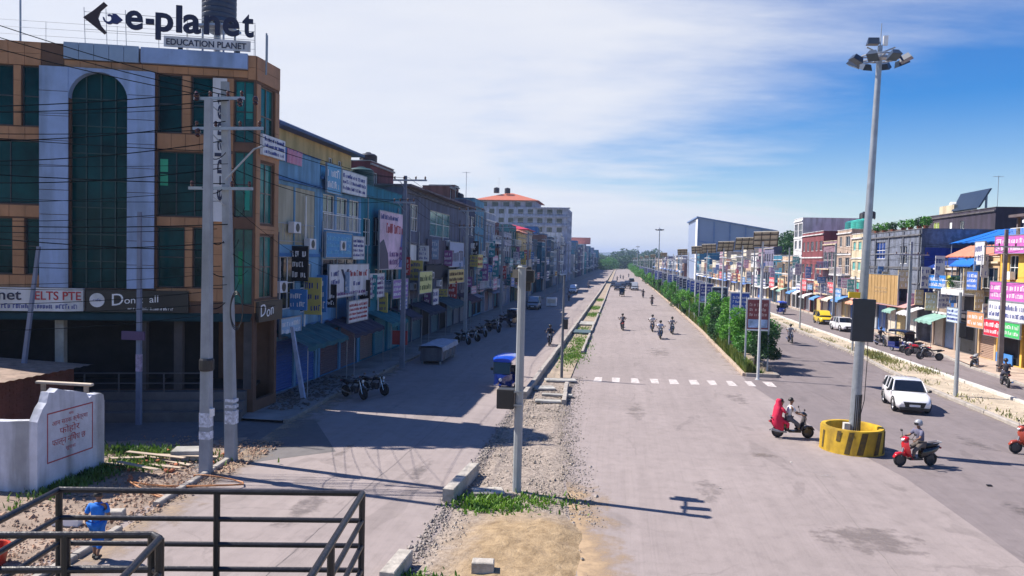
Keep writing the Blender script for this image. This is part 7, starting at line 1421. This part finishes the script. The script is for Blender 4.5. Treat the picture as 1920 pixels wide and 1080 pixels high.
m.fbox(nf, 0, .035, .003, .007, .823, 2.237); m.fbox(nf, 1.895, 1.93, .003, .007, .823, 2.237); m.build('notice_border', rp_, t, wo)
for body, s0, z0, sz, w in (('यस', .88, 2.08, .12, .2), ('आम सडक क्षेत्रमा', .2, 1.86, .2, 1.5), ('फोहोर', .5, 1.56, .27, .85), ('फाल्न निषेध छ', .2, 1.25, .27, 1.4), ('सूचना', .75, 1.03, .15, .42)): put_text('notice_line', body, nf, s0, z0, sz, rp_, t, wo, d=.004, width=w, ex=.002)
so_ = (-24, 24, 0); t = thing('brick_shed', 'dark brick shed with rusty tin roof behind the white wall', 'shed', so_); BR = surf('shed_brick', (.15, .05, .035), .9, var=.2, streak=.2); m = MB().box(-28, -21.2, 22.8, 26.6, 0, 2.45); m.build('wall', BR, t, so_); rr2 = random.Random(2); cb = 0
for j in range(24):
    for i in range(12):
        x = -21.197; y0 = 22.8 + i * .316 + (.158 if j % 2 else 0)
        if y0 + .3 > 26.6 or rr2.random() < .08: continue
        MB().box(x, x + rr2.uniform(.008, .02), y0 + .008, y0 + .308, .05 + j * .1, .05 + j * .1 + .087).build('brick', BR, t, so_) if j > 10 else None
m = MB(); n = 24; m.loft([[(-28.4, 22.3 + (4.8) * i / n, 2.72 + .03 * (i % 2)) for i in range(n + 1)], [(-20.7, 22.3 + 4.8 * i / n, 2.52 + .03 * (i % 2)) for i in range(n + 1)]], cap=False, closed=False); m.build('tin_roof', surf('rusty_tin', (.24, .17, .13), .8, var=.4, scale=2), t, so_)
slab('pale timber beam lying across behind the white wall', -19.5, 24.0, 2.28, 2.2, .16, .1, .0, m=surf('pale_timber', (.55, .47, .38), .8, var=.15), name='beam', cat='beam')
m = MB(); [m.box(x, x + .12, 24.0, 24.12, 0, 2.275) for x in (-20.45, -18.75)]; o = m.build('beam_support', surf('grey_plank', (.42, .34, .26)), None, (-19.5, 24, 0)); tag(o, 'two rough timber props under the pale beam', 'props')
# ------------------------------------------------------------------ footbridge stair landing with black tube railing
BLKR = surf('black_railing_paint', (.016, .015, .018), .35, var=.3, scale=6, bump=.2, bscale=30)
ro = (-3.6, 5.8, 3.9); t = thing('stair_railing', 'black tube railing of the footbridge stair landing in the foreground', 'railing', ro)
A, B = Vector((-4.97, 6.05, 5.0)), Vector((-2.28, 6.54, 5.0)); C_ = Vector((-1.99, 4.60, 5.0)); D_ = Vector((-4.85, 5.28, 5.0)); r = .028
lv = [0, -.255, -.49, -.72]
for z in lv:
    k = Vector((0, 0, z)); rad_ = r if z == 0 else .024
    MB().tube([A + k, B + k], rad_, 10).build('rail', BLKR, t, ro); MB().tube([B + k, B.lerp(C_, 1) + k], rad_, 10).build('rail', BLKR, t, ro); MB().tube([A + k, D_ + k + Vector((0, 0, 0)), D_.lerp(A, -1.0) + k - Vector((0, 0, .0))], rad_, 10).build('rail', BLKR, t, ro)
for p_ in (A, A.lerp(B, .517), B, B.lerp(C_, .62)): MB().tube([p_, p_ + Vector((0, 0, -1.15))], .03, 10).build('post', BLKR, t, ro)
MB().hexa([tuple(q + Vector((0, 0, -1.25))) for q in (D_ - Vector((1.6, 1.3, 0)), C_, B, A)] + [tuple(q + Vector((0, 0, -1.17))) for q in (D_ - Vector((1.6, 1.3, 0)), C_, B, A)]).build('landing_plate', surf('dark_plate', (.05, .05, .055), .6), t, ro)
E_, F_ = Vector((-5.6, 4.78, 5.0)), Vector((-3.5, 5.23, 5.0)); G_ = Vector((-3.40, 5.17, 5.0)); H_ = Vector((-3.16, 4.2, 4.98))
for z in (0, -.27):
    k = Vector((0, 0, z)); MB().tube([E_ + k, F_ + k, G_ + k], r, 10).build('rail', BLKR, t, ro); MB().tube([G_ + k, H_ + k], r, 10).build('rail', BLKR, t, ro)
for p_ in (E_.lerp(F_, .70), F_, G_): MB().tube([p_, p_ + Vector((0, 0, -1.15))], .034, 10).build('post', BLKR, t, ro)

for i, y in enumerate((78.6, 80.2, 82.5, 84.4, 87.5, 90.2, 92.8)):
    t = thing('potted_plant', 'leafy plant on the roof edge of the raw grey house', 'plant', (RX + .7, y, 11.05), group='plants on the raw grey roof'); leaf_cloud(random.Random(i), [((0, 0, .75), (.55, .6, .5)), ((.1, .3, .5), (.4, .4, .35))], 260, .14).build('foliage', LEAF[i % 3], t); MB().lathe([(.2, 0), (.28, .35), (.24, .35), (.05, .3)], n=12, cap=False).build('pot', surf('terracotta', (.3, .1, .05)), t)
t = thing('potted_plant', 'bushy green plant on the white balcony of the right row', 'plant', (28.0, 67.6, 5.5)); leaf_cloud(random.Random(4), [((0, 0, .6), (.5, .6, .6)), ((0, -.5, .4), (.4, .4, .4))], 420, .12).build('foliage', LEAF[1], t); MB().lathe([(.2, -.3), (.26, .1), (.2, .1), (.05, .05)], n=12, cap=False).build('pot', surf('terracotta', (.3, .1, .05)), t)
p = [(rr.uniform(-16.6, -14.0), rr.uniform(31.5, 41), .15, abs(rr.gauss(0, .06)) + .015) for _ in range(700)]
stones('pavement_rubble', p, surf('dark_rubble', (.12, .10, .09), .95, var=.4, scale=2), 'dark rubble on the shaded left pavement')
for i, (x, y, s_) in enumerate(((12.4, 26.6, .1), (12.9, 21.1, .09), (6.4, 28.1, .05), (3.4, 24.3, .04))): slab('small %s scrap lying on the road' % ['black', 'white', 'pale', 'grey'][i], x, y, .008, s_ * 1.6, s_, s_ * .5, i, m=[BLACKP, WHITE, CONCL, CONC][i], name='litter', cat='litter')
# ------------------------------------------------------------------ air: pale haze over the whole place
hm = bpy.data.materials.new('haze_air'); hm.use_nodes = True; nt = hm.node_tree; nt.nodes.clear()
ho = nt.nodes.new('ShaderNodeOutputMaterial'); hv = nt.nodes.new('ShaderNodeVolumePrincipled'); hv.inputs['Color'].default_value = (.50, .66, 1.0, 1); hv.inputs['Density'].default_value = .00024; hv.inputs['Anisotropy'].default_value = .2
nt.links.new(hv.outputs[0], ho.inputs['Volume'])
o = MB().box(-3990, 3990, -490, 5990, -1.06, 82).build('haze', hm); o['kind'] = 'stuff'; o['label'] = 'pale blue haze over the avenue'
bpy.data.scenes.remove(TMP)
